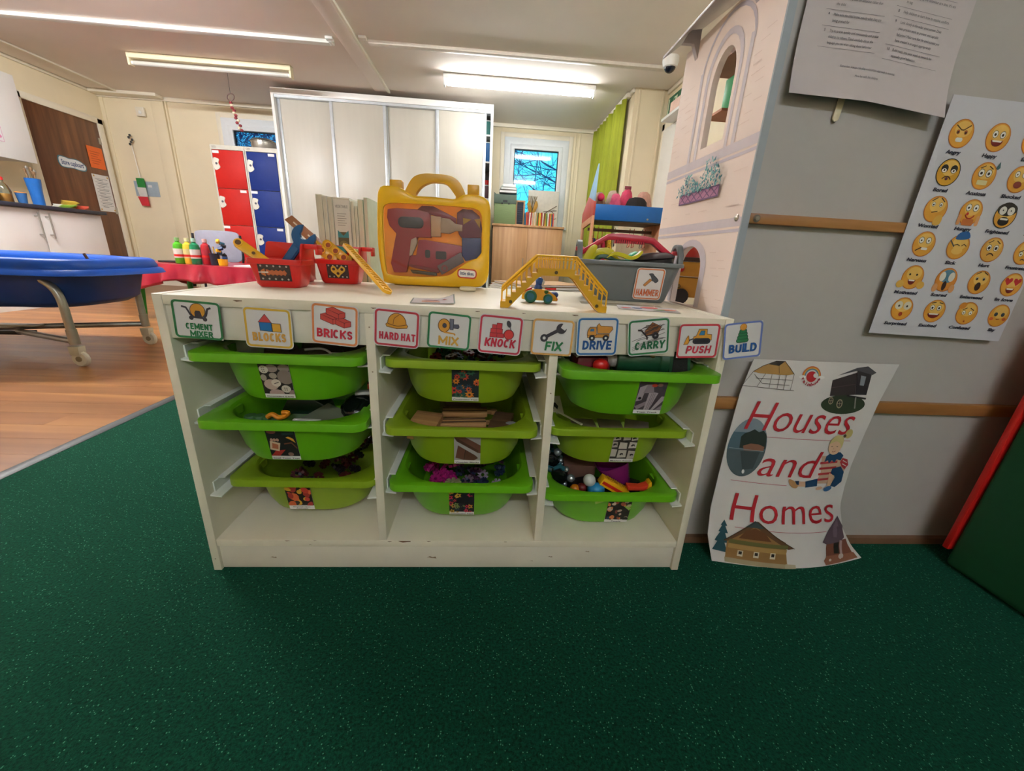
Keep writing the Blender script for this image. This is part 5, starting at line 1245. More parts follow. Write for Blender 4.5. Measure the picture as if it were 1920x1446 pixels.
# ================================================================== PARTITION WALL: POSTERS AND PAPERS
# tall poster leaning against the wall, bellied and curled
def lerp(tab, v):
    for (a, x), (b, y) in zip(tab, tab[1:]):
        if v <= b: return x+(y-x)*max(0, (v-a))/(b-a)
    return tab[-1][1]
HL = [(0,1.084),(0.14,1.066),(0.28,1.064),(0.43,1.070),(0.68,1.080),(0.85,1.089),(1,1.106)]
HR = [(0,1.464),(0.07,1.430),(0.17,1.397),(0.29,1.378),(0.39,1.377),(0.50,1.380),(0.65,1.392),(0.82,1.408),(1,1.433)]
PHH = 0.468
def hh(u, v, h=0.0):
    v = max(0.0, min(1.0, v))
    xl, xr = lerp(HL, v), lerp(HR, v)
    y = 0.028+0.058*v**0.85-0.026*(1-v)*sin(pi*u)+0.010*u*u*(1-v)**2
    return Vector((xl+(xr-xl)*u, y-h-0.0008, v*PHH+0.0012))
t = thing('floor_poster', 'curled poster reading Houses and Homes leaning against the grey wall', 'poster', (1.24, 0.03, 0))
inv = Matrix.Translation((-1.24,-0.03,0))
fh = lambda u, v, h=0.0: inv @ hh(u, v, h)
m_post = M('poster_card', '#d6d2d0', 0.45, var=0.02, scale=8)
def grid_sheet(f, nu, nv, th):
    mb = MB(); vs = []; fs = []
    for h in (0, -th):
        for j in range(nv+1):
            for i in range(nu+1): vs.append(f(i/nu, j/nv, h))
    n = (nu+1)*(nv+1)
    for j in range(nv):
        for i in range(nu):
            a = j*(nu+1)+i; fs.append((a,a+1,a+nu+2,a+nu+1)); fs.append((n+a+nu+1,n+a+nu+2,n+a+1,n+a))
    for i in range(nu): a = i; fs.append((a,n+a,n+a+1,a+1)); a = nv*(nu+1)+i; fs.append((a+1,n+a+1,n+a,a))
    for j in range(nv): a = j*(nu+1); b = a+nu+1; fs.append((b,n+b,n+a,a)); a += nu; b += nu; fs.append((a,n+a,n+b,b))
    return mb.add(vs, fs)
grid_sheet(fh, 24, 36, 0.0012).build('sheet', m_post, t, smooth=60)
cut = ([i/20 for i in range(1,20)], [j/24 for j in range(1,24)])
def uv(x, z):   # world position on the sheet to sheet coordinates
    v = z/PHH; xl, xr = lerp(HL, v), lerp(HR, v); return ((x-xl)/(xr-xl), v)
A0 = Art(fh, 0.00008, 0.0005, cut)
def W_(pts): return [uv(x, z) for x, z in pts]
# ruled lines
for x0, z0, x1, z1 in ((1.156,0.303,1.360,0.296),(1.097,0.201,1.221,0.195),(1.120,0.092,1.347,0.078)): A0.poly(W_([(x0,z0),(x1,z1),(x1,z1-0.0011),(x0,z0-0.0011)]), '#b2475c')
A0.build('ruled_line', t)
def art(name): return Art(fh, 0.00008, 0.0007, cut)
class AW:   # draw in world metres on the sheet
    def __init__(s): s.a = Art(fh, 0.00008, 0.0007, cut)
    def poly(s, pts, c): s.a.poly(W_(pts), c); return s
    def line(s, pts, w, c, cl=False):
        tmp = Art(fh); tmp.line(pts, w, c, cl)
        s.a.h += s.a.step
        for q, h, col in tmp.p: s.a.p.append((W_(q), s.a.h, col))
        return s
# yurt
w = AW(); K2 = '#3a332e'
w.poly([(1.108,0.442),(1.128,0.455),(1.155,0.466),(1.175,0.466),(1.188,0.454),(1.199,0.440),(1.185,0.437),(1.150,0.438),(1.125,0.439)], '#b58a4e').poly([(1.138,0.459),(1.155,0.4665),(1.175,0.466),(1.163,0.456)], '#3b3530').line([(1.108,0.442),(1.128,0.455),(1.155,0.466),(1.175,0.466),(1.199,0.440)], 0.0012, K2).line([(1.163,0.456),(1.166,0.440)], 0.0008, K2)
for x0, z0, x1, z1 in ((1.108,0.441,1.090,0.413),(1.199,0.440,1.196,0.406),(1.136,0.439,1.122,0.411),(1.168,0.438,1.166,0.408),(1.112,0.437,1.132,0.418),(1.132,0.418,1.192,0.416),(1.116,0.429,1.196,0.427),(1.088,0.412,1.204,0.405),(1.150,0.438,1.148,0.409),(1.182,0.438,1.180,0.407)): w.line([(x0,z0),(x1,z1)], 0.0009, K2)
w.a.build('yurt_drawing', t)
# rainbow logo
w = AW(); cx, cz = 1.238, 0.437
for r_, c in ((0.021,'#c9682e'),(0.0185,'#d6a23a'),(0.016,'#4a7a9a'),(0.0135,'#c9c5c2')): w.poly(arcp(cx,cz,r_,0,180,14), c)
for dx in (-0.020,0.022): w.poly(ell(cx+dx,cz-0.002,0.008,0.0035,n=14), '#e4e2e0')
w.poly(ell(cx,cz-0.001,0.0115,0.0115,n=20), '#b8242c').poly(ell(cx+0.009,cz+0.002,0.0055,0.005,n=14), '#d6d2d0')
w.a.build('rainbow_logo', t)
its = []
for i, ch in enumerate('rainbows'):
    a = R(200+i*20); x, z = cx+0.020*cos(a), cz+0.0005+0.020*sin(a)*0.95; u_, v_ = uv(x, z)
    its.append((ch, u_, v_-0.006, 0.018 if ch != 'i' else 0.006, 0.016, 0.03, 0, 'c', 0.5*(a-R(270))))
text(its, fh, '#a8283a', t, 0.0012, cut, 'logo_lettering')
# gypsy wagon photo
w = AW()
w.poly(ell(1.322,0.378,0.052,0.021,n=28), '#2e3c28')
w.poly([(1.287,0.430),(1.340,0.448),(1.345,0.400),(1.287,0.396)], '#3a2f31').poly([(1.340,0.452),(1.374,0.446),(1.372,0.400),(1.345,0.400)], '#2c262b').poly([(1.296,0.440),(1.338,0.458),(1.362,0.462),(1.384,0.449),(1.376,0.444),(1.340,0.452)], '#4a4a50').poly([(1.350,0.442),(1.362,0.440),(1.361,0.420),(1.351,0.421)], '#7f8790').line([(1.287,0.414),(1.341,0.423)], 0.001, '#5c4a4a')
for x, z, r_ in ((1.291,0.386,0.008),(1.312,0.380,0.010)): w.poly(ell(x,z,r_*0.7,r_,n=16), '#a89a80').poly(ell(x,z,r_*0.5,r_*0.78,n=14), '#2a2622').line([(x,z-r_*0.9),(x,z+r_*0.9)],0.001,'#a89a80').line([(x-r_*0.6,z),(x+r_*0.6,z)],0.001,'#a89a80')
w.line([(1.325,0.398),(1.372,0.392)], 0.004, '#241f22').line([(1.347,0.395),(1.350,0.370)], 0.003, '#8f8a88')
w.a.build('wagon_photo', t)
# lake oval photo
w = AW(); c0, r1_, r2_ = (1.121,0.276), 0.041, 0.066
ov = ell(*c0, r1_, r2_, -0.12, 40)
w.poly(ov, '#7d8b96')
def ovc(z0, z1): return [p for p in ov if z0 <= p[1] <= z1]
w.poly([p for p in ov if p[1] < 0.318]+[], '#4a6472'); w.poly([p for p in ov if p[1] < 0.275], '#4b5a60')
w.poly([(1.105,0.300),(1.112,0.308),(1.122,0.312),(1.132,0.318),(1.142,0.312),(1.152,0.316),(1.160,0.305),(1.161,0.275),(1.105,0.275)], '#22302a').poly([(1.112,0.280),(1.128,0.286),(1.145,0.285),(1.158,0.280),(1.157,0.270),(1.115,0.270)], '#8a5e48').poly([(1.108,0.268),(1.150,0.268),(1.140,0.230),(1.118,0.226)], '#3a4548').line([(1.083,0.274),(1.158,0.270)], 0.0012, '#8d9aa0').poly(ell(1.120,0.222,0.003,0.005,n=10), '#e0e0e0')
w.a.build('lake_photo', t)
# sitting child drawing
w = AW(); E2 = '#3d2a26'
w.poly([(1.295,0.262),(1.300,0.225),(1.292,0.198),(1.330,0.196),(1.352,0.205),(1.366,0.230),(1.358,0.250),(1.340,0.262)], '#c2a48c')
for i in range(4): w.poly([(1.294,0.204+0.013*i),(1.338,0.206+0.013*i),(1.338,0.211+0.013*i),(1.294,0.209+0.013*i)], '#b03038')
w.poly([(1.350,0.256),(1.364,0.252),(1.370,0.238),(1.362,0.228),(1.352,0.236),(1.345,0.246)], '#b03038').line([(1.352,0.250),(1.364,0.244)], 0.002, '#d8cfc8').line([(1.352,0.242),(1.364,0.236)], 0.002, '#d8cfc8')
w.poly([(1.306,0.262),(1.303,0.248),(1.312,0.252),(1.316,0.244),(1.322,0.252),(1.330,0.246),(1.334,0.254),(1.345,0.250),(1.350,0.262),(1.340,0.270),(1.318,0.270)], '#1f4a70')
w.poly([(1.328,0.232),(1.350,0.236),(1.362,0.222),(1.362,0.198),(1.346,0.186),(1.332,0.190),(1.340,0.210),(1.326,0.222)], '#1d4468').poly([(1.262,0.204),(1.294,0.210),(1.296,0.192),(1.266,0.190)], '#1d4468')
w.poly([(1.244,0.205),(1.264,0.204),(1.266,0.192),(1.246,0.193)], '#d3a98c').poly(smoothline([(1.224,0.210),(1.236,0.206),(1.247,0.196),(1.244,0.189),(1.234,0.191),(1.225,0.201)],3,True), '#b98a5a').poly([(1.238,0.206),(1.248,0.206),(1.249,0.196),(1.243,0.198)], '#1d3a5a')
w.poly([(1.322,0.222),(1.338,0.214),(1.332,0.192),(1.322,0.190)], '#d3a98c').poly(ell(1.326,0.184,0.011,0.006,0.2,14), '#3a6a9a').poly(ell(1.302,0.187,0.009,0.004,0.1,12), '#d3a98c')
w.poly(ell(1.322,0.283,0.016,0.018,n=20), '#dcb596').poly(smoothline([(1.307,0.290),(1.312,0.302),(1.324,0.310),(1.338,0.306),(1.341,0.292),(1.338,0.280),(1.334,0.290),(1.322,0.296)],4,True), '#c9bb80').poly(ell(1.350,0.313,0.009,0.011,-0.4,16), '#c0b070').poly(ell(1.341,0.308,0.004,0.004,n=10), '#5a4a34')
w.line([(1.312,0.284),(1.316,0.285)],0.0013,E2).line([(1.325,0.284),(1.329,0.284)],0.0013,E2).line([(1.316,0.273),(1.320,0.272),(1.325,0.274)],0.0012,'#9a4a44').line([(1.319,0.281),(1.318,0.278)],0.0008,'#a8765c')
w.a.build('child_drawing', t)
# chalet and tree
w = AW()
w.poly([(1.096,0.106),(1.104,0.092),(1.100,0.091),(1.108,0.074),(1.102,0.074),(1.112,0.050),(1.104,0.050),(1.114,0.026),(1.080,0.030),(1.088,0.052),(1.082,0.054),(1.091,0.076),(1.087,0.077),(1.093,0.092),(1.090,0.093)], '#2a5560')
w.poly([(1.108,0.060),(1.110,0.010),(1.250,0.004),(1.240,0.060),(1.165,0.104)], '#9a7444')
w.poly([(1.101,0.056),(1.160,0.108),(1.170,0.108),(1.262,0.046),(1.248,0.044),(1.165,0.096),(1.110,0.056)], '#6a4a30').poly([(1.143,0.094),(1.162,0.110),(1.186,0.092)], '#3f4f50').poly([(1.132,0.066),(1.146,0.086),(1.165,0.092),(1.188,0.082),(1.205,0.062)], '#6e4426').poly([(1.112,0.062),(1.246,0.054),(1.246,0.045),(1.112,0.052)], '#6d6c3c').poly([(1.112,0.051),(1.244,0.044),(1.243,0.033),(1.112,0.040)], '#b08d54')
for x in (1.140,1.175,1.212): w.poly([(x-0.006,0.036),(x+0.006,0.0355),(x+0.006,0.021),(x-0.006,0.0215)], '#d8d0bc').poly([(x-0.0035,0.034),(x+0.0035,0.0335),(x+0.0035,0.026),(x-0.0035,0.0265)], '#2c2622')
w.poly([(1.108,0.016),(1.244,0.010),(1.244,0.000),(1.110,0.004)], '#a89a7c').poly([(1.244,0.011),(1.268,0.009),(1.270,-0.0),(1.244,0.0)], '#b5aa90').line([(1.101,0.058),(1.165,0.109),(1.262,0.046)], 0.0012, '#3a2c22')
w.a.build('chalet_drawing', t)
# thatched hut photo
w = AW()
w.poly([(1.350,0.050),(1.352,0.012),(1.440,0.008),(1.410,0.052)], '#7d4a38').poly([(1.372,0.052),(1.374,0.024),(1.390,0.022),(1.388,0.052)], '#1f1815').poly([(1.338,0.054),(1.352,0.080),(1.374,0.112),(1.396,0.084),(1.404,0.056),(1.392,0.048),(1.350,0.048)], '#5f4d58').poly([(1.366,0.090),(1.374,0.105),(1.382,0.085),(1.380,0.060),(1.370,0.062)], '#776472').poly([(1.344,0.012),(1.352,0.022),(1.436,0.018),(1.450,0.004),(1.350,0.002)], '#96614a').poly(ell(1.395,0.016,0.008,0.006,n=12), '#c9bcb4').poly([(1.390,0.052),(1.398,0.050),(1.400,0.022),(1.393,0.020)], '#b59a98').poly(ell(1.362,0.012,0.004,0.003,n=10), '#d8cdc0')
w.a.build('hut_photo', t)
# big red words
def word(tx, x0, z0, x1, cap, sh, slope):
    u0, v0 = uv(x0, z0); u1, _ = uv(x1, z0)
    return (tx, u0, v0, u1-u0, cap/PHH, -0.005, sh, 'l', slope)
RED = '#b8202e'
text([word('Houses',1.108,0.318,1.352,0.062,0.22,-0.02), word('and',1.150,0.216,1.290,0.060,0.22,-0.02), word('Homes',1.106,0.108,1.362,0.064,0.05,-0.02)], fh, RED, t, 0.0016, cut)

# emotions poster
def fe(u, v, h=0.0): return Vector((u*0.297, -h-0.0006-0.004*(u**2)*0-0.003*max(0,0.25-v)*sin(u*9), v*0.42))
t = thing('emotions_poster', 'white emotions poster of yellow faces on the grey wall', 'poster', (1.337, 0.0835, 0.535), rot=Matrix.Rotation(R(1.2),3,'Y'))
grid_sheet(fe, 12, 12, 0.0006).build('sheet', M('poster_white','#cfcfd6',0.5,var=0.02,scale=5), t)
F = None
names = [['Angry','Happy','Sad',''],['Bored','Anxious','Shocked',''],['Worried','Hungry','Frightened','Upset'],['Nervous','Sick','Hurt','Frustrated'],['Motivated','Scared','Embarrassed','In love'],['Surprised','Excited','Confused','Shy']]
its = []
ax = 0.297/0.42
def face(r, c, nm):
    global F
    F = Art(fe, 0.00004, 0.0006)
    cu, cv = 0.135+0.245*c+0.008*r, 0.865-0.148*r
    R0 = 0.078
    def P(pts, col): F.poly([(cu+x*R0, cv+y*R0*ax) for x, y in pts], col)
    def LN(pts, w_, col):
        tmp = Art(fe); tmp.line(pts, w_, col)
        F.h += F.step
        for q_, h_, cc_ in tmp.p: F.p.append(([(cu+x*R0, cv+y*R0*ax) for x, y in q_], F.h, cc_))
    edge = {'Bored':'#2e2a22','Frightened':'#2e2a22'}.get(nm, '#c9762e')
    P(ell(0,0,1.0,n=26), edge); P(ell(0,0.0,0.93,n=26), {'Bored':'#d9a02a','Scared':'#dd8f35','Hurt':'#e0a84a'}.get(nm,'#e3a23a')); P(ell(0.05,0.3,0.68,0.55,n=22), '#ecc063' if nm not in ('Scared',) else '#5a8aa0')
    def eyes(y=0.2, r=0.2, pup=0.09, wht='#efece6'):
        for s in (-1,1):
            if wht: P(ell(s*0.32,y,r,r*1.1,n=14), '#4a3a2a'); P(ell(s*0.32,y,r*0.86,r*0.95,n=14), wht)
            P(ell(s*0.32,y-0.02,pup,n=10), '#2a211c')
    def brows(a, y=0.52): LN([(-0.55,y-a),(-0.15,y+a)],0.07,'#4a3020'); LN([(0.15,y+a),(0.55,y-a)],0.07,'#4a3020')
    def frown(y=-0.45, w_=0.35): LN(arcp(0,y-0.2,w_,30,150,8), 0.08, '#4a2a1c')
    def smile(y=-0.25, w_=0.45, teeth=True): P([(-w_,y)]+arcp(0,y,w_,180,360,10,0.42)+[(w_,y)], '#7a1f1c'); teeth and P([(-w_*0.85,y),(w_*0.85,y),(w_*0.7,y-0.12),(-w_*0.7,y-0.12)], '#efe9e0')
    def openm(y=-0.45, rx=0.2, ry=0.28, c='#4a1614'): P(ell(0,y,rx,ry,n=16), c)
    if nm == 'Angry': LN([(-0.6,0.55),(-0.1,0.25),(0.1,0.25),(0.6,0.6)],0.08,'#5a3a20'); eyes(0.1,0.14,0.08,'#c9642e'); P(rrect(0.6,0.3,0.14,4,-0.05,-0.42),'#dfe6e2')
    elif nm == 'Happy': eyes(0.2,0.24,0.1); smile(-0.2,0.5)
    elif nm == 'Bored':
        for s in (-1,1): P(ell(s*0.4,0.25,0.3,n=16),'#2a2622'); P(ell(s*0.4,0.12,0.2,0.14,n=12),'#efe9e0'); P(ell(s*0.4,0.14,0.08,n=8),'#2a2622')
        frown(-0.5,0.42); P(ell(0,-0.45,0.13,0.12,n=10),'#5a2f3a')
    elif nm == 'Anxious': eyes(0.2,0.27,0.11); P(rrect(0.9,0.34,0.06,3,0,-0.48),'#d8cf9a'); P([(0.75,0.6),(0.95,1.1),(1.1,0.65),(0.95,0.5)],'#3f6a70'); brows(0.1,0.62)
    elif nm == 'Shocked': eyes(0.35,0.22,0.06); openm(-0.4,0.36,0.26,'#8a3a30')
    elif nm == 'Worried': eyes(0.35,0.16,0.07); brows(0.14,0.72); LN([(-0.3,-0.25),(0.2,-0.15)],0.07,'#5a3a20'); P(smoothline([(0.1,-1.1),(0.2,-0.6),(0.5,-0.4),(0.8,-0.5),(0.8,-1.0),(0.5,-1.2)],3,True),'#dfae4e')
    elif nm == 'Hungry': eyes(0.35,0.26,0.09); LN(arcp(0,-0.05,0.42,200,340,8),0.1,'#a8281c'); P(ell(-0.25,-0.12,0.12,n=10),'#c9302a'); [P(rrect(0.32,0.8,0.14,3,s*0.82,-0.6),'#dfa06a') for s in (-1,1)]; P(rrect(1.0,0.5,0.1,3,0,-0.75),'#c9743a')
    elif nm == 'Frightened':
        P(ell(0,0.45,0.9,0.5,n=18),'#35302a')
        for s in (-1,1): P(ell(s*0.36,0.35,0.32,n=14),'#e8e4da'); P(ell(s*0.36,0.38,0.06,n=8),'#2a2622')
        openm(-0.45,0.5,0.34,'#1f1a18'); P(rrect(0.7,0.14,0.04,3,0,-0.28),'#e6e2d8')
    elif nm == 'Nervous': eyes(0.3,0.24,0.07); LN([(-0.6,-0.55),(-0.2,-0.3),(0.2,-0.35)],0.09,'#3a2a20'); P(rrect(0.55,0.2,0.06,3,0.15,-0.36),'#efe9e0')
    elif nm == 'Sick': P(smoothline([(-0.5,0.6),(-0.3,1.1),(0.4,1.25),(0.75,0.8),(0.3,0.6)],3,True),'#2a66a6'); LN([(-0.5,0.1),(-0.15,0.2),(0.1,0.1)],0.07,'#5a3a20'); LN([(0.25,0.1),(0.45,0.25),(0.7,0.1)],0.07,'#5a3a20'); LN([(-0.9,0.5),(-0.4,0.0)],0.1,'#5a5a5a'); P(ell(0,-0.3,0.5,0.3),'#ecc063')
    elif nm == 'Hurt': eyes(0.15,0.24,0.13); brows(0.12,0.62); frown(-0.45,0.35)
    elif nm == 'Frustrated': eyes(-0.15,0.2,0.07); brows(0.1,0.1); frown(-0.55,0.2)
    elif nm == 'Motivated': eyes(0.25,0.12,0.09,None); smile(-0.2,0.35); [P(ell(s*0.95,-0.6,0.36,0.32,n=14),'#dfae4e') for s in (-1,1)]
    elif nm == 'Scared':
        for s in (-1,1): P(ell(s*0.42,0.25,0.28,0.4,n=14),'#e2ded2')
        openm(-0.5,0.2,0.4,'#35201c'); [P(ell(s*0.8,-0.7,0.26,0.36,n=12),'#dfa06a') for s in (-1,1)]
    elif nm == 'Embarrassed': eyes(0.3,0.13,0.1); brows(0.1,0.75); openm(-0.35,0.26,0.36,'#33211c')
    elif nm == 'In love':
        for s in (-1,1): P([(s*0.42+0.36*x, 0.28+0.36*y) for x, y in ((0,-1),(-1,0.1),(-0.9,0.7),(-0.4,0.8),(0,0.4),(0.4,0.8),(0.9,0.7),(1,0.1))],'#c42a2e')
        smile(-0.3,0.4)
    elif nm == 'Surprised': [P(ell(s*0.4,0.3,0.36,n=16),'#dcd6c2') for s in (-1,1)]; [P(ell(s*0.38,0.25,0.1,n=8),'#3a2c22') for s in (-1,1)]; openm(-0.45,0.18,0.18,'#a8381c')
    elif nm == 'Excited': eyes(0.3,0.22,0.1); smile(-0.2,0.58); brows(0.04,0.72)
    elif nm == 'Confused': eyes(0.05,0.18,0.06); brows(0.1,0.38); P(smoothline([(-1.0,0.5),(-0.8,0.9),(-0.3,0.85),(-0.5,0.4)],3,True),'#d98a30'); openm(-0.7,0.08,0.08,'#a8481c')
    elif nm == 'Shy':
        for s in (-1,1): P(ell(s*0.34,0.1,0.18,n=12),'#3f4a50'); P(ell(s*0.62,-0.3,0.2,0.14,n=12),'#d0602e')
        LN([(-0.15,-0.35),(0.15,-0.3)],0.06,'#8a3a1c')
    elif nm == 'Sad': [P([(s*0.3-0.16,-0.2),(s*0.3+0.16,-0.2),(s*0.3,-0.4)],'#4a3a2a') for s in (-1,1)]; frown(-0.7,0.25); LN([(-0.5,0.1),(-0.1,0.6),(0.3,0.1)],0.06,'#c98a3a')
    else: eyes(0.15,0.16,0.08); brows(0.1); frown(-0.4,0.3)
    F.build('face', t)
    wd = min(0.17, 0.020*len(nm)); nm and its.append((nm, cu-0.01, cv-0.078, wd, 0.015, 0.04, 0.15, 'c'))
for r in range(6):
    for c in range(4): face(r, c, names[r][c])
text(its, fe, '#2d2c40', t, 0.0012)

# rules sheet at the top and its stick
t = thing('rules_sheet', 'white printed sheet of numbered behaviour rules high on the grey wall', 'notice', (1.045, 0.092, 0.935), rot=Matrix.Rotation(R(1.5),3,'Y'))
def fp(u, v, h=0.0): return Vector((u, -h-0.002-0.02*max(0,0.11-v)**2/0.0121*(0.6+u), v-0.012*max(0,u-0.14)/0.15))
mb = grid_sheet(lambda u, v, h: fp(u*0.288, v*0.212, h), 12, 12, 0.0004); mb.build('sheet', M('office_paper','#c9c0c0',0.6,var=0.015,scale=6), t)
S1 = [('2',['Make sure you have up to date information','about children in your care.']),('3',['Look for good behaviour and good playing.','Remember to praise the behaviour rather than','the child']),('4',['Make sure the child knows exactly what they are','being praised for']),('5',['Try to praise quickly and consistently and praise','children to others. Think carefully about the','language you use when talking about behaviour'])]
S2 = [('',['positive rules. Use positive language - avoid','don\'t']),('7',['Tackle changing one behaviour at a time. It\'s not','to nag']),('8',['Help children to learn how to resolve conflicts.']),('9',['Look closely at the wider environment. Does','your practice work to prevent unacceptable','behaviour? Make sure that the environment you','have created is arranged appropriately']),('10',['Build treats into your week as rewards for','especially good behaviour.'])]
its = []; A1 = Art(fp, 0.00003, 0.0006)
for x0, S, z in ((0.040,S1,0.168),(0.158,S2,0.177)):
    for n_, ls in S:
        if n_: A1.rect(x0-0.005, z+0.0075, x0+0.098, z+0.0079, '#55525a')
        if n_: its.append((n_, x0, z, None, 0.0038, 0.01, 0.0))
        for l_ in ls: its.append((l_, x0+0.010, z, len(l_)*0.00178, 0.0036, 0.0, 0.12)); z -= 0.0082
        z -= 0.0055
    A1.rect(x0-0.005, z+0.0085, x0+0.098, z+0.0089, '#55525a')
A1.build('ruled_line', t)
its += [('Remember: Always role-play, a consistent approach is essential',0.132,0.047,0.100,0.0034,0.0,0.12,'c'),('Have fun with the children',0.132,0.035,0.042,0.0034,0.0,0.12,'c')]
text(its, fp, '#3a3840', t, 0.0012)
t = thing('lolly_stick', 'flat pale lolly stick hanging below the rules sheet', 'stick', (1.152, 0.0965, 0.905), rot=Matrix.Rotation(R(5),3,'Y'))
MB().prism(rrect(0.0115,0.075,0.0057,6,0,0.037), XZ, 0, 0.002).build('stick', M('pale_wood','#e4d8b6',0.5), t)

# green and red trolley at the right edge
t = thing('play_trolley', 'dark green panelled trolley with a red end beside the grey wall', 'trolley', (1.665, 0.0, 0))
m_grn = M('dark_green_fabric','#0c5a34',0.7,var=0.05,scale=40,bump=0.1,bscale=400)
MB().prism([(-0.012,0.004),(0.024,0.62),(0.42,0.62),(0.42,0.004)], frame((0,0.02,0),(1,0,0),(0,0,1)), 0.0, 0.72).build('body', m_grn, t, bevel=0.012, seg=3)
MB().prism([(-0.014,0.04),(0.018,0.60),(0.42,0.60),(0.42,0.05)], frame((0,0.034,0),(1,0,0),(0,0,1)), 0.0, 0.013).build('end_panel', m_red, t, bevel=0.003)
MB().prism([(0.005,0.40),(0.014,0.57),(0.05,0.57),(0.05,0.40)], frame((0,0.022,0),(1,0,0),(0,0,1)), 0.0, 0.03).build('corner_cap', m_blk, t, bevel=0.004)
for y_ in (-0.03, -0.62): MB().cyl((0.01,y_,0.024),(0.04,y_,0.024),0.024,n=18).build('wheel', m_blk, t)

# ================================================================== DOLLHOUSE BEHIND THE UNIT
t = thing('dollhouse', 'tall pink printed dollhouse with arched window beside the grey wall', 'dollhouse', (1.0115, 0.26, 0))
m_dpink = M('doll_pink_print','#f3e2d9',0.42,var=0.03,scale=5)
m_dedge = M('doll_grey_edge','#a3abb2',0.45,var=0.03)
m_dlil = '#cfc6cf'
# side panel with arched window and arched doorway, built of pieces round the openings
x0, x1 = -0.0065, 0.0065    # panel thickness
fs_ = frame((-0.0065,0,0),(0,-1,0),(0,0,1))   # u towards the camera, faces -x
ya, yb = 0.18, -0.19        # local y of far and near edges
def pane(poly, mb): return mb.prism(poly, frame((0,0,0),(0,-1,0),(0,0,1)), x0, x1)
mb = MB()
zt_ = 1.128
wl, wr, wb, wt = -0.022, 0.066, 0.892, 1.062      # window opening, u
dl, dr, db, dt = -0.040, 0.076, 0.561, 0.690      # doorway opening, u
def archtop(l, r, top, n=12, rise=0.07): c = (l+r)/2; return [(c+(l-c)*cos(pi*i/n), top-rise+rise*sin(pi*i/n)) for i in range(n+1)]
aw = archtop(wl, wr, wt, 14, 0.062); ad = archtop(dl, dr, dt, 14, 0.055)
pane([(-0.19,0.0),(dl,0.0),(dl,zt_),(-0.19,zt_)] if False else [(-0.18,0.0),(-0.075,0.0),(-0.075,zt_),(-0.176,zt_)], mb)
pane([(0.11,0.0),(0.19,0.0),(0.19,zt_),(0.11,zt_)], mb)
pane([(-0.075,0.0),(0.11,0.0),(0.11,db),(-0.075,db)], mb)
for s, e in ((0,7),(7,14)):
    seg = ad[s:e+1]
    for i in range(len(seg)-1): pane([seg[i], seg[i+1], (seg[i+1][0],0.72), (seg[i][0],0.72)], mb)
pane([(-0.075,db),(dl,db),(dl,0.72),(-0.075,0.72)], mb); pane([(dr,db),(0.11,db),(0.11,0.72),(dr,0.72)], mb)
pane([(-0.075,0.72),(0.11,0.72),(0.11,wb),(-0.075,wb)], mb)
pane([(-0.075,wb),(wl,wb),(wl,1.08),(-0.075,1.08)], mb); pane([(wr,wb),(0.11,wb),(0.11,1.08),(wr,1.08)], mb)
for i in range(14): pane([aw[i], aw[i+1], (aw[i+1][0],1.08), (aw[i][0],1.08)], mb)
pane([(-0.075,1.08),(0.11,1.08),(0.11,zt_),(-0.075,zt_)], mb)
mb.build('side_wall', m_dpink, t, smooth=0)
MB().box(-0.0068,-0.1935,0,0.0068,-0.1895,zt_).build('front_edge', m_dedge, t)
a = Art(fs_, 0.00004, 0.0003)
LIL, LIL2, PK = '#d2c9d0', '#c8c0cb', '#e6d2c8'
for z0, z1, c in ((0.856,0.874,LIL),(0.846,0.852,LIL2),(0.722,0.738,LIL),(0.712,0.718,LIL2)): a.rect(-0.178,z0,0.19,z1,c)
# window surround and pointed gothic lines
n = 14
def ringart(outer, inner, c):
    for i in range(len(outer)-1): a.p.append(([outer[i],outer[i+1],inner[i+1],inner[i]], a.h, c))
    a.h += a.step
ow = [(wl-0.026,wb-0.02)]+archtop(wl-0.026,wr+0.020,wt+0.030,14,0.075)+[(wr+0.020,wb-0.02)]; iw = [(wl-0.014,wb-0.02)]+archtop(wl-0.014,wr+0.010,wt+0.018,14,0.070)+[(wr+0.010,wb-0.02)]
ringart(ow, iw, LIL)
ow = archtop(wl-0.05,wr+0.05,wt+0.062,14,0.085); iw = archtop(wl-0.044,wr+0.044,wt+0.055,14,0.082); ringart(ow, iw, LIL2)
for u0 in (wl-0.055, wr+0.035): a.rect(u0,0.874,u0+0.012,1.05,LIL)
od = [(dl-0.018,db)]+archtop(dl-0.018,dr+0.022,dt+0.014,14,0.062)+[(dr+0.022,db)]; idd = [(dl-0.002,db)]+archtop(dl-0.002,dr+0.002,dt,14,0.055)+[(dr+0.002,db)]; ringart(od, idd, LIL)
# brick courses
q = random.Random(6)
for i in range(170):
    u0, z0 = q.uniform(-0.18,0.16), q.choice([0.57,0.585,0.60,0.615,0.63,0.645,0.66,0.675,0.69,0.76,0.775,0.79,0.805,0.82,0.9,0.915,0.93,0.945,0.96,0.975,0.99,1.005,1.02,1.035,1.05])
    if (wl-0.06 < u0+0.012 < wr+0.05 and z0 > 0.87) or (dl-0.03 < u0+0.012 < dr+0.03 and z0 < 0.71): continue
    a.rect(u0,z0,u0+0.024,z0+0.0012,PK)
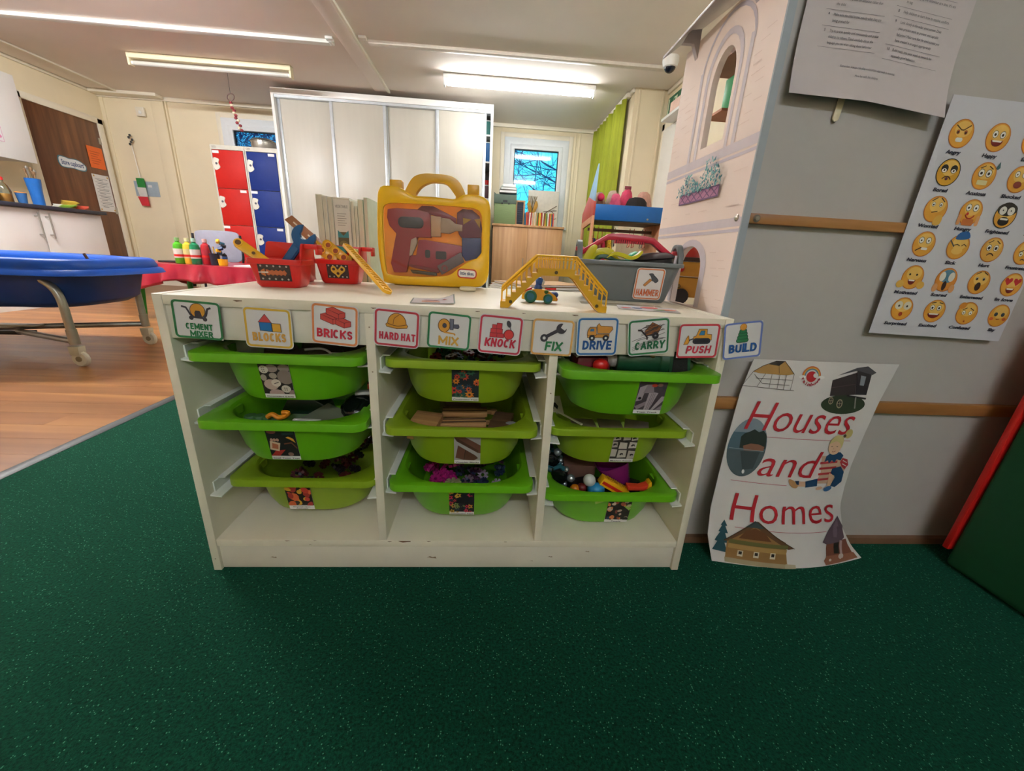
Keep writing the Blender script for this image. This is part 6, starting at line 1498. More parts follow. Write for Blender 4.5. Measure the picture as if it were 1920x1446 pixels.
# printed window box
bx0, bx1, bz0, bz1 = -0.075, 0.098, 0.786, 0.806
a.rect(bx0,bz0-0.003,bx1,bz1,'#6d4f78').rect(bx0+0.003,bz0,bx1-0.003,bz1-0.003,'#b97fa4')
for i in range(6):
    u0 = bx0+0.003+i*0.028; a.line([(u0,bz0),(u0+0.026,bz1-0.003)],0.0022,'#6d4f78').line([(u0,bz1-0.003),(u0+0.026,bz0)],0.0022,'#6d4f78')
for i in range(240):
    u0 = q.uniform(bx0-0.004,bx1+0.004); k_ = 0.030*abs(sin((u0-bx0)/(bx1-bx0)*2*pi))+0.012 + (0.016 if u0 > 0.03 else 0.0); z0 = bz1-0.004+q.random()*k_; r_ = q.uniform(0.0022,0.0048)
    a.poly(ell(u0,z0,r_,r_*0.55,q.uniform(0,3),6), q.choice(['#4f9a9e','#6fb0b2','#3f7f88','#8cc0bf','#56708a']))
a.build('wall_print', t)
mb = MB().lathe([(0.0001,0.0025),(0.004,0.002),(0.0065,0.0),(0.0065,-0.001)], (0,0,0), 16, 'x'); mb.xform(Matrix.Translation((-0.0075,-0.175,0.737)) @ Matrix.Rotation(pi,4,'Z')); mb.build('screw', m_screw, t)
# body: floors, far wall, roof
m_dfloor = M('doll_floor','#a87a66',0.5)
MB().box(0.0065,-0.055,0.530,0.45,0.19,0.540).build('floor_board', m_dpink, t)
MB().box(0.10,0.17,1.018,0.45,0.25,1.024).build('floor_board', M('doll_shelf_orange','#c98a6a',0.5), t); MB().box(0.0065,-0.055,0.735,0.06,0.10,0.745).build('floor_board', m_dpink, t)
MB().box(0.10,-0.055,1.135,0.45,0.30,1.150).build('floor_board', m_dfloor, t)
MB().box(0.45,-0.055,0,0.463,0.19,1.15).build('side_wall', m_dpink, t)
fr_ = frame((0,0,0),(1,0,0),(0,0,1))
MB().prism([(-0.052,1.128),(-0.050,1.136),(0.23,1.36),(0.235,1.35)], fr_, -0.215, 0.055).build('roof', M('doll_roof_lilac','#b9b0b4',0.45,var=0.04), t, bevel=0.002)
MB().prism([(-0.052,1.128),(-0.050,1.136),(0.0105,1.1845),(0.0105,1.1785)], fr_, 0.055, 0.215).build('eave', M('doll_roof_lilac','#b9b0b4'), t)
MB().prism([(0.23,1.36),(0.235,1.35),(0.50,1.128),(0.50,1.14)], fr_, -0.215, 0.055).build('roof', M('doll_roof_lilac','#b9b0b4'), t, bevel=0.002)
for y_ in (0.12,-0.10): MB().prism([(-0.045,1.122),(-0.02,1.122),(-0.0065,1.095),(-0.0065,1.150),(-0.03,1.146)], fr_, -y_-0.006, -y_+0.006).build('bracket', M('doll_roof_lilac','#b9b0b4'), t)
# things standing in the dollhouse
o = thing('white_box', 'plain white box standing on the dollhouse floor behind its arched window', 'box', (1.235, 0.47, 1.024)); MB().box(-0.06,-0.035,0,0.06,0.035,0.085).build('box', M('white_card_box','#e8e2da',0.5), o, bevel=0.003)
o = thing('green_book', 'green backed book beside the white box in the dollhouse', 'book', (1.150, 0.47, 1.024)); MB().box(-0.01,-0.02,0,0.01,0.02,0.08).build('cover', M('book_green','#1c9a50',0.4), o, bevel=0.001); MB().box(-0.008,-0.022,0.004,0.008,-0.02,0.078).build('pages', m_paper, o)
# ochre wooden toy cart seen through the doorway
o = thing('wooden_cart', 'ochre wooden toy cart with red knobs behind the dollhouse doorway', 'toy', (1.13, 0.50, 0.540), R(-30))
m_och = M('ochre_paint','#d29a34',0.4,var=0.05)
MB().box(-0.10,-0.05,0.02,0.10,0.05,0.075).build('body', m_och, o, bevel=0.004); MB().box(-0.095,-0.052,0.078,0.095,0.052,0.118).build('drawer', m_och, o, bevel=0.004); MB().box(-0.11,-0.055,0.119,0.11,0.055,0.130).build('lid', M('dark_lid','#4a3328',0.5), o, bevel=0.002)
for x in (-0.06,-0.01,0.05): MB().sphere((x,-0.056,0.098),0.009).build('knob', m_red, o); MB().sphere((x,-0.054,0.05),0.006).build('peg', M('brass','#9a8a5a'), o)
for x in (-0.07,0.0,0.07): MB().cyl((x,-0.056,0.022),(x,-0.048,0.022),0.022,n=18).build('wheel', m_blk, o)
o2 = thing('red_dial', 'red toothed dial lying on the ochre wooden cart', 'toy', (1.12, 0.50, 0.670), R(-30)); MB().lathe([(0.0001,0.03),(0.025,0.028),(0.04,0.012),(0.042,0),(0.0001,0)], n=16).build('dial', M('coral_red','#e0453c',0.4), o2)
# ================================================================== BACK OF THE ROOM
# low bookcase right behind the unit (its top carries the big books)
m_birch = M_wood('birch_veneer','#c9a26a','#d8b57e','#e3c594',2,1.5,0.45,0.2)
t = thing('low_bookcase', 'low white bookcase standing behind the storage unit', 'bookcase', (0.0, 0.47, 0))
MB().box(0.0,0,0.49,0.98,0.36,0.508).build('top_board', m_unit, t, bevel=0.001)
for x in (0.0,0.48,0.962): MB().box(x,0,0,x+0.018,0.36,0.49).build('upright', m_unit, t)
MB().box(0.018,0,0.04,0.962,0.36,0.058).box(0.018,0,0.26,0.962,0.36,0.276).build('shelf', m_unit, t)
MB().box(0.018,0.005,0.058,0.962,0.012,0.485).build('back_board', M('dark_green_board','#1a4a30',0.7), t)
# big white books standing on it
m_bk = [M('book_cream','#d8d4c0',0.55,var=0.05,scale=40,stretch=(20,1,1)), M('book_white','#dfdcd0',0.5), M('book_sage','#c2cdb8',0.5)]
bx = 0.062
for i,(w_,hgt,mi,lab) in enumerate(((0.018,0.275,0,'leftmost thick cream book behind the red toolboxes'),(0.012,0.272,1,'second cream book from the left behind the red toolboxes'),(0.014,0.270,0,'third cream book from the left behind the red toolboxes'),(0.046,0.270,1,'wide book with a VEGETABLE panel on its cover behind the red toolboxes'),(0.010,0.262,0,'thin cream book right of the VEGETABLE book'),(0.008,0.250,0,'thin book leaning right of the VEGETABLE book'),(0.016,0.268,2,'pale sage book next to the yellow case'),(0.012,0.274,2,'rightmost pale sage book touching the yellow case'))):
    o = thing('big_book', lab, 'book', (bx+w_/2, 0.66, 0.508), group=None)
    MB().box(-w_/2+0.0005,-0.12,0,w_/2-0.0005,0.10,hgt).build('cover', m_bk[mi], o, bevel=0.001)
    MB().box(-w_/2+0.002,-0.1205,0.003,w_/2-0.002,-0.119,hgt-0.003).build('pages', M('page_edge','#cfc8b2',0.7,var=0.1,scale=200,stretch=(1,1,0.1)), o)
    if i == 3:
        fr = frame((0,-0.1212,0.135),(1,0,0),(0,0,1)); a = Art(fr,0.0001,0.0002)
        a.rect(-0.021,-0.13,0.021,0.13,'#dcd8cc').rect(-0.015,0.0,0.015,0.045,'#5a5030').poly([(-0.015,0.05),(0.0,0.035),(0.015,0.05),(0.015,0.03),(-0.015,0.03)],'#3f8a90').poly(ell(0.0,0.012,0.012,0.010),'#7a6a3a').rect(-0.015,-0.065,0.015,-0.03,'#8fb0b4').poly([(-0.015,-0.05),(-0.005,-0.04),(0.004,-0.05),(0.015,-0.042),(0.015,-0.065),(-0.015,-0.065)],'#5a7f88')
        for k_ in range(6): a.rect(-0.013,0.062+0.006*k_,0.008+0.004*(k_%2),0.0635+0.006*k_,'#9a958a')
        a.build('cover_print', o); text([('VEGETABLE',0,0.108,0.034,0.007,0.0,0,'c')], fr, '#6a6a66', o, 0.0012)
    bx += w_+0.0008
# fanned papers and lime toy by the bridge
q = random.Random(17)
for i in range(7):
    o = thing('thin_book', ['lowest white picture book fanned out behind the bridge','second white picture book fanned out behind the bridge','third white picture book fanned out behind the bridge','buff picture book in the fan behind the bridge','white picture book near the top of the fan behind the bridge','red cornered picture book in the fan behind the bridge','topmost brown picture book of the fan behind the bridge'][i], 'book', (0.66+0.01*i, 0.66, 0.510+0.0085*i), rot=Matrix.Rotation(R(-4+5*i),3,'Z'))
    mt = [m_bk[1],m_bk[1],m_bk[0],m_bk[0],m_bk[1],m_bk[1],M('book_tan','#b58a58',0.6)][i]
    MB().box(-0.13,-0.09,0,0.13,0.09,0.0012).box(-0.13,-0.09,0.0058,0.13,0.09,0.007).build('cover', mt, o); MB().box(-0.127,-0.088,0.0012,0.127,0.088,0.0058).build('pages', m_paper, o)
    if i == 5: MB().box(-0.02,-0.091,0.0005,0.02,-0.0895,0.0065).build('corner', m_red, o)
o = thing('lime_toy', 'crinkled lime green toy beyond the bridge near the grey caddy', 'toy', (0.845, 0.74, 0.508))
mb = MB()
for i in range(14): mb.tube(smoothline([(q.uniform(-.03,.03),q.uniform(-.03,.03),0.006),(q.uniform(-.03,.03),q.uniform(-.03,.03),q.uniform(.02,.036)),(q.uniform(-.03,.03),q.uniform(-.03,.03),0.006)],4), 0.005, 6)
mb.build('tangle', M('neon_lime','#b9d31c',0.5), o)

# lockers --------------------------------------------------------------------
m_lock = M('locker_body','#cfcbbd',0.45); m_lr = M('locker_red','#bd1c14',0.55,var=0.03,spec=0.25); m_lb = M('locker_blue','#132c78',0.55,var=0.03,spec=0.25)
LY, LH = 4.55, 1.665
for ci, (x0, x1, mt, lab) in enumerate(((-2.63,-2.262,m_lr,'tall grey locker with red doors'),(-2.258,-1.90,m_lb,'tall grey locker with blue doors beside the white wardrobe'))):
    t = thing('locker', lab, 'locker', ((x0+x1)/2, LY, 0)); w_ = x1-x0
    MB().box(-w_/2,0.012,0,w_/2,0.46,LH).build('body', m_lock, t, bevel=0.003)
    MB().box(-w_/2,0,0,-w_/2+0.014,0.012,LH).box(w_/2-0.014,0,0,w_/2,0.012,LH).box(-w_/2+0.014,0,LH-0.045,w_/2-0.014,0.012,LH).box(-w_/2+0.014,0,0,w_/2-0.014,0.012,0.05).build('face_frame', m_lock, t)
    fr = frame((-w_/2+0.04,-0.0008,LH-0.022),(1,0,0),(0,0,1)); a = Art(fr)
    for k_ in range(3): a.line(ell(-0.012+0.014*k_,0,0.008,0.008,n=10),0.002,'#5a5650',True)
    a.build('maker_mark', t)
    for k_ in range(4):
        z1 = LH-0.05-k_*0.397; z0 = z1-0.392
        d_ = MB().box(-w_/2+0.017,-0.004,z0,w_/2-0.017,0.010,z1).build('door', mt, t, bevel=0.003)
        MB().prism(smoothline([(-w_/2+0.022,z1-0.20),(-w_/2+0.022,z1-0.09),(-w_/2+0.06,z1-0.085),(-w_/2+0.082,z1-0.10),(-w_/2+0.070,z1-0.135),(-w_/2+0.085,z1-0.175),(-w_/2+0.06,z1-0.20)],3,True), XZ, 0.004, 0.010).build('lock_plate', M('lock_cream','#ddd9cc',0.4), d_)
        MB().cyl((-w_/2+0.05,-0.012,z1-0.14),(-w_/2+0.05,-0.009,z1-0.14),0.012,n=12).build('keyhole', M('panel_slate','#3c3d4a'), d_)
        lx = w_/2-0.07 if (ci+k_) % 2 else -w_/2+0.05
        if k_ == 0 and ci == 0: lx = -w_/2+0.055
        MB().box(lx-0.035,-0.0052,z1-0.035,lx+0.035,-0.004,z1-0.008).build('name_label', m_paper, d_)
o = thing('steel_pan', 'steel lidded pan sitting on top of the lockers', 'pan', (-2.12, 4.72, LH))
MB().lathe([(0.0001,0),(0.12,0),(0.125,0.01),(0.127,0.075),(0.135,0.08),(0.135,0.085),(0.0001,0.085)], n=30).build('body', M('brushed_steel','#b8b4ac',0.3,0.85), o)
MB().lathe([(0.136,0.085),(0.138,0.092),(0.10,0.115),(0.0001,0.125),(0.0001,0.09)], n=30).build('lid', M('dark_lid_glass','#55524c',0.2), o)

# sliding wardrobe -------------------------------------------------------------
t = thing('sliding_wardrobe', 'white four panel sliding door wardrobe against the back wall', 'wardrobe', (0, 4.55, 0))
m_wd = M('wardrobe_white','#c4bfb2',0.38,var=0.025,scale=3,stretch=(6,1,0.6)); m_wf = M('wardrobe_trim','#cdd2d6',0.28,0.25)
MB().box(-1.885,-0.03,0,-1.855,0.66,2.25).build('side_panel', m_white, t, bevel=0.002); MB().box(0.515,-0.03,0,0.545,0.66,2.25).build('side_panel', m_white, t, bevel=0.002)
MB().box(-1.885,-0.035,2.19,0.545,0.66,2.25).build('top_panel', m_white, t, bevel=0.003); MB().box(-1.855,-0.02,2.165,0.515,0.09,2.19).build('track', m_wf, t)
for x in (-1.25,-0.65,-0.05): MB().box(x-0.009,0.10,0.05,x+0.009,0.66,2.165).build('partition', m_white, t)
MB().box(-1.855,0.65,0,0.515,0.66,2.19).build('back_panel', m_white, t); MB().box(-1.855,0,0,0.515,0.64,0.05).build('base', m_white, t)
PX = (-1.855,-1.265,-0.672,-0.095,0.455)
for i in range(4):
    a_, b_ = PX[i]-(0.012 if i else 0), PX[i+1]+0.012; y_ = 0.0 if i % 2 else 0.035
    d_ = MB().box(a_,y_,0.05,b_,y_+0.018,2.165).build('door', m_wd, t, bevel=0.001)
    MB().box(a_,y_-0.008,0.05,a_+0.035,y_,2.165).build('stile', m_wf, d_, bevel=0.003); MB().box(b_-0.035,y_-0.008,0.05,b_,y_,2.165).build('stile', m_wf, d_, bevel=0.003)
for z in (0.45,0.85,1.30,1.70,1.98): MB().box(-0.04,0.08,z-0.018,0.512,0.64,z).build('shelf', m_white, t)
for z, h_, c, lab in ((1.981,0.14,'#1f7a70','teal box on the top wardrobe shelf'),(1.701,0.20,'#1c6aa8','blue box on the second wardrobe shelf'),(1.301,0.14,'#5a3236','dark red folder on the third wardrobe shelf'),(1.301+0.0,0.0,'',''),(0.851,0.3,'#3a3c44','dark grey box on the fourth wardrobe shelf'),(0.451,0.3,'#33343c','dark grey box on the lowest wardrobe shelf')):
    if not c: continue
    o = thing('storage_box', lab, 'box', (0.475, 4.72, z)); MB().box(-0.07,-0.06,0,0.036,0.2,h_).build('carton', M('carton_'+c[1:],c,0.5,var=0.15,scale=14), o, bevel=0.004); MB().box(-0.072,-0.062,h_,0.037,0.202,h_+0.012).build('lid', M('carton_lid','#cfd6d4',0.5), o, bevel=0.002)
o = thing('red_tin', 'small red tin on top of the dark red folder in the wardrobe', 'tin', (0.478, 4.70, 1.456)); MB().lathe([(0.0001,0),(0.03,0),(0.032,0.01),(0.032,0.05),(0.0001,0.055)], n=18).build('tin', m_red, o)

# beech cupboard ----------------------------------------------------------------
t = thing('beech_cupboard', 'light beech two door cupboard under the back window', 'cupboard', (1.03, 4.70, 0))
m_beech = M_wood('beech_veneer','#b98a5c','#c99a6c','#d6aa7e',2,1.6,0.4,0.1)
MB().box(-0.45,0.018,0.03,0.45,0.56,1.0).build('carcass', m_beech, t); MB().box(-0.462,-0.012,1.0,0.462,0.57,1.027).build('top_board', m_beech, t, bevel=0.003)
for s in (-1,1):
    d_ = MB().box(s*0.003,0,0.06,s*0.447,0.018,0.995).build('door', m_beech, t, bevel=0.002)
    MB().tube([(s*0.05,0,0.62),(s*0.05,-0.03,0.62),(s*0.05,-0.03,0.50),(s*0.05,0,0.50)], 0.006, 8).build('handle', m_screw, d_)
CT = 1.027
o = thing('file_box', 'green lidded file box on the beech cupboard', 'box', (0.725, 4.80, CT))
MB().box(-0.135,-0.10,0,0.135,0.18,0.26).build('body', M('sage_card','#7d9160',0.6,var=0.06,scale=10,stretch=(1,1,8)), o, bevel=0.004); MB().prism([(-0.14,0.235),(0.14,0.235),(0.14,0.335),(-0.12,0.34),(-0.14,0.36)], frame((0,-0.102,0),(1,0,0),(0,0,1)), -0.29, 0.004).build('lid', M('slate_green_card','#5a6a5c',0.6), o, bevel=0.004)
MB().box(-0.03,-0.109,0.25,0.025,-0.104,0.275).build('clasp', m_blk, o)
for x in (-0.04,0.045): MB().cyl((x,-0.112,0.235),(x,-0.104,0.235),0.010,n=12).build('stud', m_blk, o)
for i,(w_,h_,c,lab) in enumerate(((0.22,0.035,'#6a6460','dark folder lying on the green file box'),(0.20,0.030,'#8a857c','grey folder second up on the green file box'),(0.16,0.035,'#e4e6e6','white paper pad on top of the folders on the file box'))):
    o = thing('folder', lab, 'folder', (0.76, 4.82, CT+0.361+sum((0.036,0.031)[:i])), R(-3+4*i)); MB().box(-w_/2,-0.09,0,w_/2,0.12,h_).build('cover', M('folder_'+c[1:],c,0.5), o, bevel=0.003); MB().box(-w_/2+0.006,-0.0915,0.006,w_/2-0.006,-0.089,h_-0.006).build('pages', m_paper, o)
o = thing('slate_board', 'small dark framed board standing by the file box', 'board', (0.925, 4.86, CT))
MB().ringprism([(-0.06,0),(0.06,0),(0.06,0.30),(-0.06,0.30)],[(-0.04,0.018),(0.04,0.018),(0.04,0.28),(-0.04,0.28)], XZ, 0, 0.02).build('frame', m_beech, o, bevel=0.002); MB().box(-0.041,-0.012,0.017,0.041,-0.004,0.281).build('slate', M('slate','#2f3644',0.6), o)
for i in range(8): MB().box(-0.034,-0.0128,0.05+0.026*i,0.030,-0.012,0.052+0.026*i).build('ruled_line', M('slate_line','#6a7080',0.6), o)
# row of small books
cols = ['#2f6a8a','#d0552e','#b03a3a','#e6dfcf','#d8402e','#e9e4d6','#d9b48a','#e6dac2','#c9a878','#4a7a3a','#d8742a','#e8d23a','#b0342c','#e0d8c4','#8a4a3a','#d9b23a','#6a8a3a','#e2ddd0','#c9542e','#e8c23a','#3a6a9a','#d04a3a']
nm = ['dark blue','orange','crimson','ivory','scarlet','off white','buff','cream','tan','leaf green','amber','lemon','brick red','stone','brown','mustard','olive','pearl','rust','golden','mid blue','tomato']
x = 0.985
for i, c in enumerate(cols):
    w_ = 0.0165; o = thing('small_book', '%s spined small book in the row on the beech cupboard' % nm[i], 'book', (x+w_/2, 4.80, CT), group='small books on the beech cupboard', rot=Matrix.Rotation(R((i%5-2)*1.5),3,'Y'))
    MB().box(-w_/2+0.001,-0.06,0,w_/2-0.001,0.06,0.150+0.012*((i*7)%5)/4).build('cover', M('spine_'+c[1:],c,0.5), o, bevel=0.001); x += w_+0.0005
o = thing('sign_board', 'pale board with drawn twigs leaning in the window', 'board', (1.27, 5.20, CT+0.02)); MB().box(-0.22,-0.006,0,0.20,0.006,0.46).build('board', M('pale_board','#dcd6ca',0.6), o, bevel=0.002)
mb = MB()
for z0, z1 in ((0.16,0.28),(0.05,0.12),(0.20,0.22)): mb.tube([(0.0,-0.010,z0),(0.08,-0.012,(z0+z1)/2),(0.18,-0.010,z1)],0.004,6); mb.tube([(0.09,-0.012,(z0+z1)/2),(0.15,-0.012,z0+0.02)],0.003,6)
mb.build('twig', M('twig_brown','#5a4634',0.8), o)
o = thing('gold_bow', 'gold fabric bow on a bundle of dried stems by the window', 'decoration', (1.10, 5.05, CT+0.17))
for s in (-1,1):
    MB().prism(smoothline([(0,0),(s*0.02,0.10),(s*0.05,0.16),(s*0.07,0.10),(s*0.03,0.01)],4,True), XZ, -0.015, 0.015).build('loop', M('gold_cloth','#b98a2a',0.5), o, bevel=0.003); MB().prism(smoothline([(0,0),(s*0.04,-0.04),(s*0.07,-0.13),(s*0.03,-0.14),(s*0.01,-0.06)],4,True), XZ, -0.010, 0.010).build('tail', M('gold_cloth','#b98a2a'), o, bevel=0.003)
mb = MB(); [mb.tube([(q.uniform(-.02,.02),0.03,-0.17),(q.uniform(-.03,.03),0.03,0.02),(q.uniform(-.07,.07),0.03,0.22)],0.004,5) for i in range(12)]; mb.build('stems', M('dried_stem','#8a7a5a',0.8), o)

# dressing-up rack ------------------------------------------------------------
t = thing('dress_up_rack', 'dressing up rack with blue shelf and red pencil topped end', 'clothes rack', (1.45, 3.0, 0))
m_coral = M_wood('red_stained_wood','#b8453c','#c9554a','#d26a5c',2,2,0.45,0.1); m_rblue = M('rack_blue','#1565b4',0.38,var=0.03); m_rwood = M_wood('rack_wood','#c98a62','#d89a72','#e2ae88',2,2,0.45,0.1)
MB().box(0.0,-0.012,0.985,0.62,0.006,1.112).build('shelf_front', m_rblue, t, bevel=0.003); MB().box(0.0,0.006,0.975,0.62,0.40,0.990).build('shelf_board', M('shelf_grey_under','#6a5a4c',0.6), t)
fe_ = frame((0,0,0),(0,1,0),(0,0,1))
MB().ringprism([(-0.012,0.0),(0.41,0.0),(0.41,0.60),(0.41,0.98),(-0.012,1.02),(-0.012,0.5)],[(0.05,0.06),(0.35,0.06),(0.35,0.5),(0.35,0.93),(0.05,0.96),(0.05,0.5)], fe_, -0.018, 0.0).build('end_frame', m_rwood, t, bevel=0.002)
MB().prism([(-0.012,1.02),(0.41,0.98),(0.41,1.06),(0.22,1.19),(-0.012,1.13)], fe_, -0.018, 0.0).build('end_gable', m_coral, t, bevel=0.002)
MB().prism([(0.0,1.10),(0.22,1.19),(0.02,1.40),(-0.01,1.42)], fe_, -0.014, -0.004).build('pencil_tip', M('pencil_blue','#a9cfec',0.35), t, bevel=0.002)
MB().box(0.55,-0.012,0,0.62,0.41,0.04).box(0.602,-0.012,0,0.62,0.41,1.0).build('end_frame', m_rwood, t, bevel=0.002)
MB().box(0.0,0.0,0.34,0.62,0.41,0.36).build('lower_shelf', m_rwood, t)
MB().box(0.0,0.19,0.905,0.62,0.215,0.930).build('hanging_rail', M('rail_brown','#6d4a38',0.5), t)
m_rbolt = MB().cyl((0.47,-0.018,1.01),(0.47,-0.012,1.01),0.008,n=12).build('bolt', m_screw, t)
m_hred = M('hanger_red','#c2402e',0.4)
def hanger(x, mat, lab):
    o = thing('hanger', lab, 'hanger', (1.45+x, 3.2, 0.93), rot=Matrix.Rotation(R(75),3,'Z'), group='hangers on the dress up rack')
    MB().tube(smoothline([(0.012,0,-0.015),(0.014,0,0.006),(0,0,0.012),(-0.010,0,0.002),(0,0,-0.02),(0,0,-0.05)],4), 0.0028, 6).build('hook', mat, o)
    MB().tube([(0,0,-0.05),(0.13,0,-0.14),(0.12,0,-0.15),(-0.12,0,-0.15),(-0.13,0,-0.14)], 0.0035, 6, True).build('yoke', mat, o)
for i, x in enumerate((0.06,0.10,0.14,0.26,0.40,0.44,0.52,0.545)):
    hanger(x, M('hanger_grey','#5a6064',0.4) if i in (3,6) else m_hred, 'grey hanger on the dress up rack rail' if i in (3,6) else 'red hanger on the dress up rack rail')
def garment(x, w_, c, lab, z1=0.84, z0=0.42, var=0.1, sc=20):
    o = thing('garment', lab, 'garment', (1.45+x, 3.2, 0)); mb = MB(); n_ = 24; rs = []
    for j in range(7):
        z = z1+(z0-z1)*j/6; k_ = 0.6+0.4*min(1,j/2); rs.append([Vector((w_*k_*(0.5+0.12*sin(5*2*pi*i/n_+j*0.4))*cos(2*pi*i/n_), 0.13*k_*(1+0.1*sin(4*2*pi*i/n_))*sin(2*pi*i/n_), z)) for i in range(n_)])
    mb.rings(rs); mb.build('cloth', M('cloth_'+c[1:],c,0.8,var=var,scale=sc), o, smooth=60)
garment(0.05,0.065,'#2c3454','navy garment hanging at the left end of the rack')
garment(0.105,0.03,'#c98a70','peach garment hanging second on the rack')
garment(0.145,0.036,'#c8324a','crimson striped garment hanging third on the rack',var=0.5,sc=30)
garment(0.20,0.06,'#c9a01c','mustard spotted garment hanging on the rack',var=0.7,sc=60)
# clothes piled on the shelf
def heap(p, s_, c, lab, seed, cat='clothes'):
    o = thing('clothes_pile', lab, cat, p); r_ = random.Random(seed); mb = MB()
    rs = []; nn = 26; H_ = 7
    ph = [r_.uniform(0,6) for _ in range(8)]
    for j in range(H_+1):
        k_ = cos(pi/2*j/H_)**0.6; z = sin(pi/2*j/H_)
        rs.append([Vector((s_[0]*max(0.02,k_)*cos(a)*(1+0.10*sin(3*a+ph[0])+0.07*sin(7*a+ph[1]+j)), s_[1]*max(0.02,k_)*sin(a)*(1+0.12*sin(4*a+ph[2])), s_[2]*z*(1+0.05*sin(5*a+ph[3]+2*j)*cos(pi/2*j/H_)))) for a in [2*pi*i/nn for i in range(nn)]])
    mb.rings(rs); mb.build('cloth', M('fabric_'+c[1:],c,0.85,var=0.18,scale=30), o, smooth=70)
heap((1.535,3.24,0.990),(0.066,0.10,0.25),'#b59a82','beige fabric heap at the left on the blue shelf',1)
heap((1.665,3.26,0.990),(0.062,0.10,0.275),'#b7a090','beige and grey costume heap in the middle of the blue shelf',2)
heap((1.795,3.26,0.990),(0.064,0.10,0.29),'#cf3f62','bright pink costume heap on the blue shelf',3)
heap((1.955,3.26,0.990),(0.082,0.10,0.28),'#c99a88','dusty pink costume heap at the right on the blue shelf',4)
heap((1.645,3.085,0.990),(0.055,0.055,0.225),'#d2577a','small pink ruffle in front of the beige costumes',5)
heap((1.84,3.08,0.990),(0.115,0.056,0.205),'#241f20','black garment hanging over the blue shelf front',6)
o = thing('pink_ball', 'round pink pompom at the left of the costumes', 'ball', (1.515,3.10,1.18)); MB().sphere((0,0,0),0.032).build('pompom', M('pompom_pink','#d8325a',0.8), o)
o = thing('costume_tag', 'dark red card tag on top of the pink costumes', 'tag', (1.795,3.25,1.278)); MB().box(-0.03,-0.004,0,0.03,0.004,0.028).build('tag', M('tag_maroon','#8a3a44',0.6), o, bevel=0.001)

# kitchen --------------------------------------------------------------------
m_kit = M('kitchen_white','#e6e4e0',0.3,var=0.015,scale=4); m_wt = M('dark_worktop','#2f3440',0.35)
for i,(y0,y1,hy,lab) in enumerate(((1.45,2.05,2.0,'white kitchen base cabinet furthest left, cut by the picture edge'),(2.052,2.652,2.1,'white kitchen base cabinet left of the two handled doors'),(2.654,3.256,3.215,'white kitchen base cabinet whose handle is left of the pair'),(3.262,3.842,3.303,'end white kitchen base cabinet next to the brown door'))):
    t = thing('base_cabinet', lab, 'cabinet', (-3.37, (y0+y1)/2, 0)); h_ = (y1-y0)/2
    MB().box(-0.96,-h_,0.0,-0.02,h_,0.825).build('carcass', m_kit, t); d_ = MB().box(-0.02,-h_+0.002,0.15,0,h_-0.002,0.82).build('door', m_kit, t, bevel=0.002)
    MB().box(-0.03,-h_,0.0,-0.012,h_,0.145).build('kickboard', m_kit, t)
    yy = hy-(y0+y1)/2
    MB().tube([(0.035,yy,0.585),(0.035,yy,0.795)], 0.006, 10).tube([(0,yy,0.615),(0.035,yy,0.615)],0.005,8).tube([(0,yy,0.765),(0.035,yy,0.765)],0.005,8).build('handle', M('brushed_steel','#b8b4ac'), d_)
obj('worktop', MB().box(-4.34,1.45,0.827,-3.33,3.87,0.857), m_wt, 'dark kitchen worktop over the white base cabinets', 'worktop', bevel=0.004)
t = thing('wall_cabinet', 'white kitchen wall cabinet above the worktop', 'cabinet', (-3.9, 3.42, 1.275)); MB().box(-0.44,-0.5,0,-0.02,0.5,0.72).build('carcass', m_kit, t); MB().box(-0.02,-0.498,-0.01,0,0.0,0.72).build('door', m_kit, t, bevel=0.003); MB().box(-0.02,0.002,-0.01,0,0.50,0.72).build('door', m_kit, t, bevel=0.003)
t = thing('picture_card', 'pink edged picture card on the white kitchen wall cabinet', 'card', (-3.898, 3.56, 1.56)); fr = frame((0.001,0,0),(0,1,0),(0,0,1)); sheet('card', fr, 0.24, 0.33, m_paper, t)
a = Art(fr,0.0003,0.0005).line([(-0.115,-0.16),(0.115,-0.16),(0.115,0.16),(-0.115,0.16)],0.005,'#d88ab0',True).poly(ell(0.01,0.03,0.05,0.06),'#3a2a3a').poly(ell(0.01,0.02,0.035,0.045),'#d8a88c').poly([(-0.06,-0.15),(-0.03,-0.03),(0.05,-0.03),(0.08,-0.15)],'#8a2444').poly(ell(0.085,-0.12,0.02,0.015),'#e08ab0'); a.build('picture', t)
spl = struct(MB().box(XL,1.45,0.857,XL+0.004,3.95,1.275).build('trim_12', M('grout','#bdbdb8',0.7)))
m_tile = M('white_tile','#dadcdb',0.2,var=0.02)
for j in range(3):
    for i in range(8): MB().box(XL+0.004,2.75+0.15*i+0.001,0.858+0.139*j+0.001,XL+0.010,2.75+0.15*(i+1)-0.001,0.858+0.139*(j+1)-0.001).build('tile', m_tile, spl, bevel=0.0015)
WT = 0.857
t = thing('drink_bottle', 'clear bottle with red cap and orange drink on the worktop', 'bottle', (-3.60, 3.26, WT)); MB().lathe([(0.0001,0),(0.038,0),(0.042,0.01),(0.042,0.10),(0.030,0.14),(0.013,0.165),(0.013,0.18)], n=20).build('body', M_clear('bottle_clear','#e9efe9'), t); MB().lathe([(0.0001,0.003),(0.036,0.003),(0.040,0.012),(0.040,0.075),(0.0001,0.075)], n=20).build('drink', M('orange_drink','#e0a55a',0.2), t); MB().lathe([(0.0001,0.18),(0.016,0.18),(0.016,0.205),(0.0001,0.207)], n=16).build('cap', m_red, t)
